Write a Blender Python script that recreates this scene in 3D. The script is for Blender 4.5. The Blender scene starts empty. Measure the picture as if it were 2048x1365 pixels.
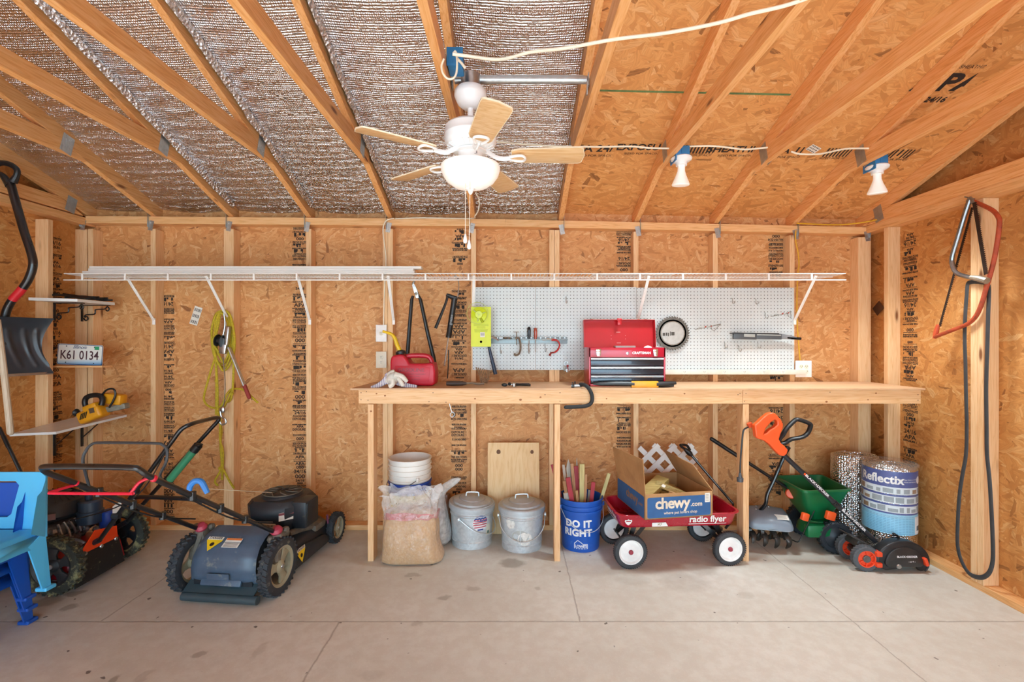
import bpy, bmesh, math, random
from mathutils import Vector, Matrix, Euler, noise as mnoise
random.seed(7)
SC = bpy.context.scene
COL = SC.collection
PI = math.pi
F, H = 950.0, 1.442            # focal length in pixels of the 2048 wide frame, camera height

def at(px, py, Y):             # a point at distance Y that is seen at a pixel
    return Vector(((px-1024)*Y/F, Y, H-(py-682.5)*Y/F))
def onfloor(px, py, z=0.0):
    return at(px, py, F*(H-z)/(py-682.5))
def V(*a): return Vector(a)
def RX(d): return Matrix.Rotation(math.radians(d), 4, 'X')
def RY(d): return Matrix.Rotation(math.radians(d), 4, 'Y')
def RZ(d): return Matrix.Rotation(math.radians(d), 4, 'Z')
def T(*a): return Matrix.Translation(Vector(a[0]) if len(a) == 1 else Vector(a))
def basis(o, x, y, z):         # matrix whose columns are the given axes
    m = Matrix.Identity(4)
    for i, a in enumerate((x, y, z)):
        a = Vector(a)
        for j in range(3): m[j][i] = a[j]
    for j in range(3): m[j][3] = Vector(o)[j]
    return m
def frame(o, z, x=(1, 0, 0)):  # orthonormal frame with local Z along z
    z = Vector(z).normalized(); x = Vector(x)
    x = x - z*x.dot(z)
    if x.length < 1e-5:
        x = Vector((0, 1, 0)); x = x - z*x.dot(z)
    x.normalize()
    return basis(o, x, z.cross(x), z)
BACK = lambda x, y, z: basis((x, y, z), (1, 0, 0), (0, 0, 1), (0, -1, 0))    # text plane facing the camera

def smooth_pts(pts, n=6, closed=False):
    P = [Vector(p) for p in pts]; out = []
    m = len(P); rng = range(m if closed else m-1)
    for i in rng:
        if closed: p0, p1, p2, p3 = P[i-1], P[i], P[(i+1) % m], P[(i+2) % m]
        else: p0, p1, p2, p3 = P[max(i-1, 0)], P[i], P[i+1], P[min(i+2, m-1)]
        for k in range(n):
            t = k/n
            out.append(0.5*((2*p1)+(-p0+p2)*t+(2*p0-5*p1+4*p2-p3)*t*t+(-p0+3*p1-3*p2+p3)*t**3))
    if not closed: out.append(P[-1].copy())
    return out

def arc_pts(c, r, a0, a1, n, u=(1, 0, 0), v=(0, 0, 1)):
    c, u, v = Vector(c), Vector(u), Vector(v); o = []
    for i in range(n+1):
        a = math.radians(a0+(a1-a0)*i/n)
        o.append(c+u*(r*math.cos(a))+v*(r*math.sin(a)))
    return o

class MB:
    """collects shapes and links them as ONE mesh object"""
    def __init__(s, M=None):
        s.v, s.f, s.M = [], [], (M or Matrix.Identity(4))
    def add(s, verts, faces, M=None):
        M = s.M @ M if M is not None else s.M
        b = len(s.v)
        s.v += [M @ Vector(p) for p in verts]
        s.f += [tuple(i+b for i in f) for f in faces]
        return s
    def addbm(s, bm, M=None):
        bm.verts.index_update()
        s.add([v.co.copy() for v in bm.verts], [[v.index for v in f.verts] for f in bm.faces], M)
        bm.free(); return s
    def box(s, c, d, M=None, bev=0, seg=2, taper=None):
        bm = bmesh.new(); bmesh.ops.create_cube(bm, size=1)
        for v in bm.verts:
            k = 1.0
            if taper and v.co.z > 0: v.co.x *= taper[0]; v.co.y *= taper[1]
            v.co = Vector((v.co.x*d[0], v.co.y*d[1], v.co.z*d[2]))
        if bev: bmesh.ops.bevel(bm, geom=bm.edges[:], offset=bev, segments=seg, affect='EDGES', profile=0.5)
        bmesh.ops.translate(bm, vec=Vector(c) if M is None else (0, 0, 0), verts=bm.verts)
        return s.addbm(bm, None if M is None else T(c) @ M)
    def bar(s, p0, p1, w, h, side=(1, 0, 0), bev=0):   # square bar from p0 to p1; w along side, h across
        p0, p1 = Vector(p0), Vector(p1); d = p1-p0
        M = frame((p0+p1)/2, d, side)
        bm = bmesh.new(); bmesh.ops.create_cube(bm, size=1)
        for v in bm.verts: v.co = Vector((v.co.x*w, v.co.y*h, v.co.z*d.length))
        if bev: bmesh.ops.bevel(bm, geom=bm.edges[:], offset=bev, segments=2, affect='EDGES', profile=0.5)
        return s.addbm(bm, M)
    def prism(s, poly, dep, M=None, bev=0, seg=2):      # polygon in local XY, thickness dep centred on local Z
        bm = bmesh.new(); n = len(poly)
        a = [bm.verts.new((p[0], p[1], -dep/2)) for p in poly]
        b = [bm.verts.new((p[0], p[1], dep/2)) for p in poly]
        bm.faces.new(a[::-1]); bm.faces.new(b)
        for i in range(n): bm.faces.new((a[i], a[(i+1) % n], b[(i+1) % n], b[i]))
        bmesh.ops.recalc_face_normals(bm, faces=bm.faces)
        if bev: bmesh.ops.bevel(bm, geom=bm.edges[:], offset=bev, segments=seg, affect='EDGES', profile=0.5)
        return s.addbm(bm, M)
    def loft(s, rings, closed=True, cap=True, loop=False):
        n = len(rings[0]); vs = [p for r in rings for p in r]; fs = []
        m = len(rings)
        for i in range(m if loop else m-1):
            k = (i+1) % m
            for j in range(n if closed else n-1):
                l = (j+1) % n
                fs.append((i*n+j, i*n+l, k*n+l, k*n+j))
        if cap and closed and not loop:
            fs.append(tuple(range(n))[::-1]); fs.append(tuple((m-1)*n+j for j in range(n)))
        return s.add(vs, fs)
    def tube(s, pts, r, n=8, closed=False, sm=0, radii=None, flat=1.0, up=None):
        P = smooth_pts(pts, sm, closed) if sm else [Vector(p) for p in pts]
        if radii and sm:
            R = []
            k = len(radii)
            for i in range(len(P)):
                t = i/(len(P)-1)*(k-1); a = min(int(t), k-2)
                R.append(radii[a]+(radii[a+1]-radii[a])*(t-a))
        else: R = radii or [r]*len(P)
        m = len(P); rings = []; ref = None
        for i in range(m):
            if closed: d = P[(i+1) % m]-P[i-1]
            else: d = P[min(i+1, m-1)]-P[max(i-1, 0)]
            if d.length < 1e-9: d = Vector((0, 0, 1))
            d.normalize()
            if ref is None:
                ref = Vector(up) if up is not None else (Vector((0, 0, 1)) if abs(d.z) < .9 else Vector((1, 0, 0)))
            x = ref-d*ref.dot(d)
            if x.length < 1e-6: x = d.orthogonal()
            x.normalize(); ref = x; y = d.cross(x)
            rings.append([P[i]+x*(R[i]*math.cos(2*PI*k/n))+y*(R[i]*flat*math.sin(2*PI*k/n)) for k in range(n)])
        return s.loft(rings, True, True, closed)
    def lathe(s, prof, M=None, n=32, closed=False, a0=0, a1=360):
        full = abs(a1-a0) >= 360
        vs, fs = [], []; m = len(prof); c = n if full else n+1
        for k in range(c):
            a = math.radians(a0+(a1-a0)*k/n)
            for (r, z) in prof: vs.append((r*math.cos(a), r*math.sin(a), z))
        for k in range(n):
            l = (k+1) % c
            for j in range(m if closed else m-1):
                i2 = (j+1) % m
                fs.append((k*m+j, l*m+j, l*m+i2, k*m+i2))
        if not closed and full:
            if prof[0][0] > 1e-4: fs.append(tuple(k*m for k in range(c))[::-1])
            if prof[-1][0] > 1e-4: fs.append(tuple(k*m+m-1 for k in range(c)))
        return s.add(vs, fs, M)
    def ball(s, c, r, n=16, M=None):
        rx, ry, rz = (r, r, r) if not hasattr(r, '__len__') else r
        rings = []; k = max(4, n//2)
        prof = [(math.sin(PI*i/k), -math.cos(PI*i/k)) for i in range(k+1)]
        b = MB(); b.lathe([(max(p[0], 1e-5), p[1]) for p in prof], n=n)
        MM = T(c) @ (M or Matrix.Identity(4)) @ Matrix.Diagonal((rx, ry, rz, 1))
        return s.add(b.v, b.f, MM)
    def grid(s, fn, nu, nv, thick=0):
        vs = [Vector(fn(i/nu, j/nv)) for i in range(nu+1) for j in range(nv+1)]
        fs = [(i*(nv+1)+j, (i+1)*(nv+1)+j, (i+1)*(nv+1)+j+1, i*(nv+1)+j+1) for i in range(nu) for j in range(nv)]
        if thick:
            bm = bmesh.new(); bv = [bm.verts.new(p) for p in vs]
            for f in fs: bm.faces.new([bv[i] for i in f])
            bm.normal_update()
            r = bmesh.ops.solidify(bm, geom=bm.faces[:], thickness=thick)
            return s.addbm(bm)
        return s.add(vs, fs)
    def text(s, txt, size, M, ext=0.0, align='CENTER', bold=0.0, sx=1.0, space=1.0, shear=0.0):
        cu = bpy.data.curves.new('lettering', 'FONT')
        cu.body = txt; cu.size = size; cu.align_x = align; cu.align_y = 'CENTER'
        cu.extrude = ext; cu.offset = bold; cu.resolution_u = 3; cu.space_character = space; cu.shear = shear
        ob = bpy.data.objects.new('lettering', cu)
        me = bpy.data.meshes.new_from_object(ob)
        s.add([v.co.copy() for v in me.vertices], [tuple(p.vertices) for p in me.polygons], M @ Matrix.Diagonal((sx, 1, 1, 1)))
        bpy.data.objects.remove(ob); bpy.data.curves.remove(cu); bpy.data.meshes.remove(me)
        return s
    def build(s, name, mat, parent=None, smooth=True, world=True, angle=35, weld=False, sub=0, solid=0):
        me = bpy.data.meshes.new(name)
        if parent is not None and world:
            W = wm(parent).inverted()
            s.v = [W @ p for p in s.v]
        me.from_pydata([tuple(p) for p in s.v], [], s.f)
        me.update()
        if len(me.polygons) < 60000:
            bm = bmesh.new(); bm.from_mesh(me)
            if weld: bmesh.ops.remove_doubles(bm, verts=bm.verts, dist=1e-5)
            bmesh.ops.recalc_face_normals(bm, faces=bm.faces)
            bm.to_mesh(me); bm.free()
        if smooth:
            me.polygons.foreach_set('use_smooth', [True]*len(me.polygons))
            me.set_sharp_from_angle(angle=math.radians(angle))
        for m in (mat if isinstance(mat, (list, tuple)) else [mat]): me.materials.append(m)
        o = bpy.data.objects.new(name, me); COL.objects.link(o)
        if parent is not None: o.parent = parent
        if solid:
            md = o.modifiers.new('thickness', 'SOLIDIFY'); md.thickness = solid; md.offset = 0
        if sub:
            md = o.modifiers.new('rounding', 'SUBSURF'); md.levels = sub; md.render_levels = sub
        return o

def wm(o):                      # world matrix before any depsgraph update
    m = Matrix.LocRotScale(o.location, o.rotation_euler, o.scale)
    return wm(o.parent) @ m if o.parent else m

def tag(o, label, cat, group=None, kind=None):
    o['label'] = label; o['category'] = cat
    if group: o['group'] = group
    if kind: o['kind'] = kind
    return o
def thing(name, label, cat, loc=(0, 0, 0), rz=0.0, group=None):
    o = bpy.data.objects.new(name, None); COL.objects.link(o)
    o.empty_display_size = .05
    o.location = loc; o.rotation_euler = (0, 0, math.radians(rz))
    return tag(o, label, cat, group)
def struct(o): o['kind'] = 'structure'; return o
def lab(o, t): o['label'] = t; return o
def kids(o): return [c for c in bpy.data.objects if c.parent == o]
def dup(root, loc, rz=None, label=None, group=None):
    r = root.copy(); COL.objects.link(r); r.location = loc
    if rz is not None: r.rotation_euler = (0, 0, math.radians(rz))
    if label: r['label'] = label
    if group: r['group'] = group
    for ch in kids(root):
        c = ch.copy(); COL.objects.link(c); c.parent = r
        for g in kids(ch):
            d = g.copy(); COL.objects.link(d); d.parent = c
    return r

# ------------------------------------------------------------------ materials
def lin(h):
    if isinstance(h, str):
        h = h.lstrip('#'); c = [int(h[i:i+2], 16)/255 for i in (0, 2, 4)]
    else: c = [x/255 for x in h]
    return tuple(x/12.92 if x <= .04045 else ((x+.055)/1.055)**2.4 for x in c)+(1,)

class NT:
    def __init__(s, name):
        s.m = bpy.data.materials.new(name); s.m.use_nodes = True
        s.t = s.m.node_tree; s.t.nodes.clear()
        s.out = s.t.nodes.new('ShaderNodeOutputMaterial')
        s.b = s.t.nodes.new('ShaderNodeBsdfPrincipled')
        s.t.links.new(s.b.outputs[0], s.out.inputs[0])
        tc = s.t.nodes.new('ShaderNodeTexCoord'); s.obj = tc.outputs['Object']
    def put(s, sock, val):
        if isinstance(val, bpy.types.NodeSocket): s.t.links.new(val, sock)
        elif val is not None: sock.default_value = val
    def n(s, typ, props=None, **ins):
        nd = s.t.nodes.new('ShaderNode'+typ)
        for k, v in (props or {}).items(): setattr(nd, k, v)
        for k, v in ins.items():
            k2 = int(k[1:]) if k[0] == 'i' and k[1:].isdigit() else k.replace('_', ' ')
            s.put(nd.inputs[k2], v)
        return nd
    def math(s, op, a, b=None, c=None, clamp=False):
        nd = s.t.nodes.new('ShaderNodeMath'); nd.operation = op; nd.use_clamp = clamp
        for i, v in enumerate((a, b, c)):
            if v is not None: s.put(nd.inputs[i], v)
        return nd.outputs[0]
    def mix(s, f, a, b, blend='MIX'):
        nd = s.t.nodes.new('ShaderNodeMix'); nd.data_type = 'RGBA'; nd.blend_type = blend
        s.put(nd.inputs[0], f); s.put(nd.inputs[6], a); s.put(nd.inputs[7], b)
        return nd.outputs[2]
    def ramp(s, f, stops, interp='LINEAR'):
        nd = s.t.nodes.new('ShaderNodeValToRGB'); cr = nd.color_ramp; cr.interpolation = interp
        while len(cr.elements) > 1: cr.elements.remove(cr.elements[-1])
        cr.elements[0].position = stops[0][0]; cr.elements[0].color = stops[0][1]
        for p, c in stops[1:]:
            e = cr.elements.new(p); e.color = c
        s.put(nd.inputs[0], f); return nd.outputs[0]
    def map(s, vec, scale=(1, 1, 1), rot=(0, 0, 0), loc=(0, 0, 0)):
        nd = s.n('Mapping', Vector=vec); nd.inputs['Scale'].default_value = scale
        nd.inputs['Rotation'].default_value = [math.radians(a) for a in rot]; nd.inputs['Location'].default_value = loc
        return nd.outputs[0]
    def noise(s, vec, scale, detail=3, rough=.5):
        return s.n('TexNoise', Vector=vec, Scale=scale, Detail=detail, Roughness=rough).outputs[0]
    def bump(s, h, strength=.3, dist=.01):
        return s.n('Bump', Height=h, Strength=strength, Distance=dist).outputs[0]
    def set(s, **kw):
        for k, v in kw.items(): s.put(s.b.inputs[k.replace('_', ' ')], v)
        return s.m
    def rnd(s): return s.n('ObjectInfo').outputs['Random']

_MC = {}
def mat(name, col, rough=.5, metal=0.0, var=.12, nscale=9, bump=0.0, bscale=120, spec=None, alpha=None, trans=None, coat=None, dirt=None, sheen=None):
    if name in _MC: return _MC[name]
    k = NT(name); c = lin(col)
    n1 = k.noise(k.obj, nscale, 4, .6)
    d = tuple(x*(1-var) for x in c[:3])+(1,); l = tuple(min(1, x*(1+var)) for x in c[:3])+(1,)
    cc = k.ramp(n1, [(.3, d), (.7, l)])
    if dirt:
        dc, th, sc = dirt
        n2 = k.noise(k.obj, sc, 6, .7)
        cc = k.mix(k.ramp(n2, [(th, (0, 0, 0, 1)), (th+.12, (1, 1, 1, 1))]), cc, lin(dc))
    k.set(Base_Color=cc, Roughness=k.math('MULTIPLY_ADD', n1, .16, rough-.08, clamp=True), Metallic=metal)
    if bump: k.set(Normal=k.bump(k.noise(k.obj, bscale, 3), bump, .004))
    if spec is not None: k.set(Specular_IOR_Level=spec)
    if alpha is not None: k.set(Alpha=alpha)
    if trans is not None: k.set(Transmission_Weight=trans)
    if coat is not None: k.set(Coat_Weight=coat)
    _MC[name] = k.m; return k.m

def wood(name, axis, light, mid, dark, rough=.55, knots=True, ring=1.0, seed=0.0):
    if name in _MC: return _MC[name]
    k = NT(name)
    info = k.n('ObjectInfo').outputs['Random']
    off = k.n('CombineXYZ', X=k.math('MULTIPLY', info, 13.7), Y=k.math('MULTIPLY', info, 7.3), Z=k.math('MULTIPLY', info, 3.9)).outputs[0]
    p = k.n('VectorMath', {'operation': 'ADD'}, i0=k.obj, i1=off).outputs[0]
    sc = [16, 16, 16]; sc['xyz'.index(axis)] = 1.1
    q = k.map(p, tuple(sc))
    w1 = k.noise(q, 1.6*ring, 3, .55)
    sc2 = [150, 150, 150]; sc2['xyz'.index(axis)] = 5
    g = k.noise(k.map(p, tuple(sc2)), 1, 2, .5)
    rings = k.math('FRACT', k.math('MULTIPLY', w1, 7.0))
    rings = k.math('ABSOLUTE', k.math('SUBTRACT', rings, .5))
    t = k.math('ADD', k.math('MULTIPLY', rings, .7), k.math('MULTIPLY', g, .5))
    c = k.ramp(t, [(.1, lin(dark)), (.35, lin(mid)), (.75, lin(light))])
    big = k.noise(p, 1.3, 2)
    c = k.mix(k.math('MULTIPLY', big, .35), c, lin(mid))
    if knots:
        sk = [13, 13, 13]; sk['xyz'.index(axis)] = 3.6
        vo = k.n('TexVoronoi', Vector=k.map(p, tuple(sk)), Scale=1.0)
        pick = k.math('GREATER_THAN', k.n('SeparateColor', Color=vo.outputs['Color']).outputs[0], .74)
        kn = k.ramp(vo.outputs['Distance'], [(.0, (1, 1, 1, 1)), (.10, (.9, .9, .9, 1)), (.17, (.25, .25, .25, 1)), (.24, (0, 0, 0, 1))])
        c = k.mix(k.math('MULTIPLY', kn, pick), c, lin((120, 66, 30)))
    k.set(Base_Color=c, Roughness=rough, Normal=k.bump(g, .12, .003))
    _MC[name] = k.m; return k.m

def osb(name, axes, tones, seedv=0.0, scale=1.0):
    """oriented strand board: three layers of long flakes, each flake with a tone and grain of its own"""
    k = NT(name)
    sp = k.n('SeparateXYZ', Vector=k.obj)
    u = sp.outputs['XYZ'.index(axes[0])]; v = sp.outputs['XYZ'.index(axes[1])]
    p = k.n('CombineXYZ', X=u, Y=v, Z=seedv).outputs[0]
    wob = k.n('TexNoise', Vector=p, Scale=9.0, Detail=3.0)
    wv = k.n('VectorMath', {'operation': 'SUBTRACT'}, i0=wob.outputs['Color'], i1=(.5, .5, .5)).outputs[0]
    p2 = k.n('VectorMath', {'operation': 'MULTIPLY_ADD'}, i0=wv, i1=(.05, .05, 0), i2=p).outputs[0]
    best = None; tone = None; grain = None
    for i, (ang, la, lb) in enumerate(((20, 8, 34), (-42, 9, 38), (78, 10, 34), (-10, 12, 55))):
        mp = k.map(k.n('VectorRotate', {'rotation_type': 'Z_AXIS'}, Vector=p2, Angle=math.radians(ang)).outputs[0],
                   (la*scale, lb*scale, 0), loc=(i*7.3+seedv, i*3.1, 0))
        vo = k.n('TexVoronoi', {'voronoi_dimensions': '2D'}, Vector=mp, Scale=1.0, Randomness=1.0)
        cs = k.n('SeparateColor', Color=vo.outputs['Color'])
        gm = k.n('VectorMath', {'operation': 'ADD'}, i0=k.n('VectorRotate', {'rotation_type': 'Z_AXIS'}, Vector=p2,
                 Angle=k.math('MULTIPLY_ADD', cs.outputs[1], .9, math.radians(ang)-.45)).outputs[0], i1=vo.outputs['Color']).outputs[0]
        gr = k.noise(k.map(gm, (9, 150, 1)), 1.0, 2, .6)
        pr = cs.outputs[2]
        if best is None: best, tone, grain = pr, cs.outputs[0], gr
        else:
            sel = k.math('GREATER_THAN', pr, best)
            best = k.math('MAXIMUM', pr, best)
            def pick(a, b):
                nd = k.t.nodes.new('ShaderNodeMix'); nd.data_type = 'FLOAT'
                k.put(nd.inputs[0], sel); k.put(nd.inputs[2], b); k.put(nd.inputs[3], a); return nd.outputs[0]
            tone = pick(cs.outputs[0], tone); grain = pick(gr, grain)
    c = k.ramp(tone, [(0, lin(tones[0])), (.04, lin(tones[1])), (.3, lin(tones[2])), (.65, lin(tones[3])), (.9, lin(tones[4])), (1, lin(tones[5]))])
    c = k.mix(k.ramp(grain, [(.36, (.6, .6, .6, 1)), (.56, (0, 0, 0, 1))]), c, lin(tones[1]))
    fleck = k.noise(k.map(p2, (14, 30, 0)), 1.0, 4, .7)
    c = k.mix(k.ramp(fleck, [(.70, (0, 0, 0, 1)), (.735, (.85, .85, .85, 1))]), c, lin(tones[0]))
    big = k.noise(p, .9, 2)
    c = k.mix(k.math('MULTIPLY', big, .3), c, lin(tones[2]))
    k.set(Base_Color=c, Roughness=.62, Normal=k.bump(k.math('ADD', k.math('MULTIPLY', tone, .6), grain), .25, .003))
    _MC[name] = k.m; return k.m
# ------------------------------------------------------------------ shared materials
PINE = ('#f3d4a4', '#e9be86', '#d59e62')
M_stud = wood('stud_lumber_upright', 'z', '#f3cfa2', '#ebbe8c', '#d3a068')
M_plate = wood('plate_lumber_along', 'x', '#f3c694', '#eab478', '#d0945a')
M_platey = wood('plate_lumber_deep', 'y', '#f0c08c', '#e5ac6e', '#c98c50')
M_truss = wood('truss_lumber', 'y', '#f4c08a', '#e9a866', '#cc8444')
M_bench = wood('bench_pine_along', 'x', '#edc79a', '#e4b684', '#cc9660')
M_benchz = wood('bench_pine_upright', 'z', '#edc698', '#e2b280', '#c8945c')
M_benchtop = wood('bench_plywood_top', 'x', '#dcb690', '#d2a880', '#bd9068', knots=False)
M_ply = wood('plywood_face', 'z', '#eccb9a', '#e4bc86', '#cf9d66', ring=.5)
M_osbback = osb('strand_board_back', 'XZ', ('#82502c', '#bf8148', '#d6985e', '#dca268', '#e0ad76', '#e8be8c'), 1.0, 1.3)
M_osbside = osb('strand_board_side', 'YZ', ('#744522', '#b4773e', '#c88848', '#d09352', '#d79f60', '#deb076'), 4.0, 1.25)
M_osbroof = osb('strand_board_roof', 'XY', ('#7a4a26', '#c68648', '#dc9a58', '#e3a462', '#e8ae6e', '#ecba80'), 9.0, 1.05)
M_galv = mat('galvanised_plate', '#b8bcbc', .38, .85, .12, 40)
M_ink = mat('black_ink', '#2c2420', .8, 0, .3, 60)
M_white = mat('white_enamel', '#f2f1ee', .35)
M_black = mat('black_plastic', '#17181a', .42, 0, .25)
M_blackmetal = mat('black_painted_steel', '#141518', .3, .0, .25, 20, coat=.3)
M_steel = mat('bare_steel', '#b4b6b8', .3, .95, .12, 30)
M_rust = mat('worn_steel', '#8c8478', .5, .8, .3, 30)

def foilmat():
    k = NT('bubble_foil')
    vo = k.n('TexVoronoi', Vector=k.map(k.obj, (95, 95, 30)), Scale=1.0, Randomness=.35)
    dots = k.ramp(vo.outputs['Distance'], [(.1, (1, 1, 1, 1)), (.55, (0, 0, 0, 1))])
    big = k.noise(k.obj, 2.2, 2)
    sp = k.n('SeparateXYZ', Vector=k.obj)
    ph = k.math('MULTIPLY', k.noise(k.map(k.obj, (4, 4, 4)), 1.0, 3, .6), 9.0)
    rows = k.math('SINE', k.math('MULTIPLY_ADD', sp.outputs[1], 480, ph))
    brk = k.noise(k.map(k.obj, (38, 70, 20)), 1.0, 2, .6)
    rows = k.math('MULTIPLY', rows, k.ramp(brk, [(.4, (.25, .25, .25, 1)), (.6, (1, 1, 1, 1))]))
    h = k.math('ADD', k.math('MULTIPLY', dots, .35), k.math('ADD', k.math('MULTIPLY', rows, .22), k.math('MULTIPLY', big, 1.2)))
    tint = k.ramp(k.noise(k.obj, 1.2, 2), [(.3, lin('#dcdada')), (.7, lin('#f2f2f4'))])
    k.set(Base_Color=tint, Metallic=1.0, Roughness=.24, Normal=k.bump(h, 1.0, .009))
    return k.m
M_foil = foilmat()
def scrunchmat():
    k = NT('crinkled_foil')
    vo = k.n('TexVoronoi', Vector=k.map(k.obj, (60, 60, 60)), Scale=1.0)
    h = k.math('ADD', vo.outputs['Distance'], k.noise(k.obj, 45, 4, .7))
    k.set(Base_Color=lin('#e4e4e6'), Metallic=1.0, Roughness=.2, Normal=k.bump(h, .9, .012))
    return k.m
M_scrunch = scrunchmat()

# ------------------------------------------------------------------ floor
XL, XR, YB, YF = -3.25, 2.70, 3.619, -2.30      # faces of the studs
def floormat():
    k = NT('concrete_slab')
    sp = k.n('SeparateXYZ', Vector=k.obj); x, y = sp.outputs[0], sp.outputs[1]
    n1 = k.noise(k.obj, 1.1, 5, .6); n2 = k.noise(k.obj, 14, 5, .65); n3 = k.noise(k.obj, 130, 2, .5)
    c = k.ramp(n1, [(.3, lin('#c6c3b8')), (.5, lin('#d1cfc5')), (.72, lin('#dad8d0'))])
    c = k.mix(k.ramp(n2, [(.42, (.35, .35, .35, 1)), (.6, (0, 0, 0, 1))]), c, lin('#bfb4a7'))
    c = k.mix(k.ramp(n3, [(.6, (0, 0, 0, 1)), (.75, (.3, .3, .3, 1))]), c, lin('#ebe4dc'))
    wig = k.math('MULTIPLY', k.math('SUBTRACT', n2, .5), .02)
    def line(coord, at_, w, lo=None, other=None, hi=None):
        d = k.math('ABSOLUTE', k.math('SUBTRACT', k.math('ADD', coord, wig), at_))
        m = k.math('SUBTRACT', 1.0, k.math('DIVIDE', d, w), clamp=True)
        if lo is not None: m = k.math('MULTIPLY', m, k.math('GREATER_THAN', other, lo))
        if hi is not None: m = k.math('MULTIPLY', m, k.math('LESS_THAN', other, hi))
        return m
    js = [line(y, 2.44, .007), line(x, -2.11, .007, 2.44, y), line(x, -.885, .007, None, y, 2.44),
          line(x, .35, .006, 2.44, y), line(x, 1.75, .005, 1.9, y)]
    j = js[0]
    for q in js[1:]: j = k.math('MAXIMUM', j, q)
    wv = k.n('VectorMath', {'operation': 'MULTIPLY_ADD'}, i0=k.n('TexNoise', Vector=k.obj, Scale=16.0, Detail=4.0).outputs['Color'], i1=(.07, .07, 0), i2=k.obj).outputs[0]
    st = None
    for (px, py, rx, ry, a) in ((1025, 1127, .075, .06, .75), (890, 1196, .035, .03, .6), (945, 1178, .04, .03, .45), (825, 1151, .045, .02, .5),
                                (835, 1248, .03, .025, .4), (1078, 1178, .02, .02, .4), (1370, 1165, .14, .1, .25), (1400, 1140, .09, .08, .3), (1265, 1160, .1, .06, .22),
                                (95, 1203, .07, .05, .7), (148, 1187, .05, .03, .75), (140, 1215, .035, .035, .7), (130, 1172, .03, .05, .4),
                                (233, 1358, .02, .03, .75), (400, 1310, .025, .02, .6), (285, 1355, .02, .04, .3), (520, 1300, .02, .06, .25), (60, 1240, .06, .04, .35), (1490, 1192, .05, .03, .2), (745, 1350, .05, .03, .2)):
        p = onfloor(px, py)
        d = k.n('VectorMath', {'operation': 'SUBTRACT'}, i0=wv, i1=(p.x+.035, p.y+.035, 0)).outputs[0]
        d = k.n('VectorMath', {'operation': 'MULTIPLY'}, i0=d, i1=(1/rx, 1/ry, 0)).outputs[0]
        l = k.n('VectorMath', {'operation': 'LENGTH'}, i0=d).outputs['Value']
        m = k.math('MULTIPLY', k.math('MULTIPLY', k.math('SUBTRACT', 1.25, l), 2.2, clamp=True), a)
        st = m if st is None else k.math('MAXIMUM', st, m)
    c = k.mix(k.math('MULTIPLY', st, .75), c, lin('#7c6e5e'))
    spk = k.noise(k.obj, 22, 2, .4)
    c = k.mix(k.ramp(spk, [(.745, (0, 0, 0, 1)), (.765, (.8, .8, .8, 1))]), c, lin('#4b4038'))
    c = k.mix(k.math('MULTIPLY', j, .6), c, lin('#7d7268'))
    k.set(Base_Color=c, Roughness=.6, Specular_IOR_Level=.35, Normal=k.bump(k.math('SUBTRACT', k.math('MULTIPLY', n3, .25), j), .25, .004))
    return k.m
fl = MB().box(((XL+XR)/2, .6, -.05), (XR-XL+.5, 6.4, .1)).build('floor', floormat(), smooth=False); struct(fl)
M_drive = mat('driveway_concrete', '#c9c4bb', .8, 0, .1, 3)
struct(MB().box((0, -12.5, -.12), (40, 19.8, .1)).build('driveway', M_drive, smooth=False))

# ------------------------------------------------------------------ roof planes
SL = 1/3.0                                       # 4 in 12 pitch
YR = .659                                        # ridge
def dz(X): return -.022*X if X > 0 else -.008*X
def zchord(X, Y): return 2.384+dz(X)+SL*(YB-(Y if Y > YR else 2*YR-Y))      # underside of the top chords
def zroof(X, Y): return zchord(X, Y)+.0945
def roof_sheet(name, y0, y1, m):
    b = MB()
    xs = (-3.6, -1.6, 0, 1.5, 3.1)
    for (xa, xb) in zip(xs, xs[1:]):
        lo = [(xa, y0, zroof(xa, y0)), (xb, y0, zroof(xb, y0)), (xb, y1, zroof(xb, y1)), (xa, y1, zroof(xa, y1))]
        hi = [(p[0], p[1], p[2]+.012) for p in lo]
        b.add(lo+hi, [(0, 1, 2, 3), (4, 7, 6, 5), (0, 4, 5, 1), (1, 5, 6, 2), (2, 6, 7, 3), (3, 7, 4, 0)])
    return b.build(name, m, smooth=False)
ceil = struct(roof_sheet('ceiling_back_slope', YR, 3.95, M_osbroof))
struct(roof_sheet('ceiling_front_slope', YR, -2.62, M_osbroof))

# ------------------------------------------------------------------ walls: sheathing with the framing as parts
def framed(name, m): return m.build(name, M_osbback, smooth=False)
wb = struct(MB().box(((XL+XR)/2, 3.715, 1.25), (XR-XL+.2, .012, 2.5)).build('wall_back', M_osbback, smooth=False))
def gable(x, name):
    y0, y1 = -2.395, 3.712
    P = [(y0, 0), (y1, 0), (y1, zroof(x, y1)), (YR, zroof(x, YR)), (y0, zroof(x, y0))]
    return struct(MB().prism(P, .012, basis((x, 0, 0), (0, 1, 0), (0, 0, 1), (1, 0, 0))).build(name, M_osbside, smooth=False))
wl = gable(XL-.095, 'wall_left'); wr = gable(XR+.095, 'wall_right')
wf = MB()
for (a, b, c, d) in ((XL-.09, -3.05, 0, 2.47), (2.5, XR+.09, 0, 2.47), (-3.05, 2.5, 2.32, 2.47)):
    wf.box(((a+b)/2, -2.395, (c+d)/2), (b-a, .012, d-c))
struct(wf.build('wall_front', M_osbback, smooth=False))
struct(MB().box((-.27, 3.97, 2.36), (7.2, .03, .22)).build('eave_light_stop', M_plate, smooth=False))  # unseen board added outside so no daylight leaks in above the plate
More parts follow.
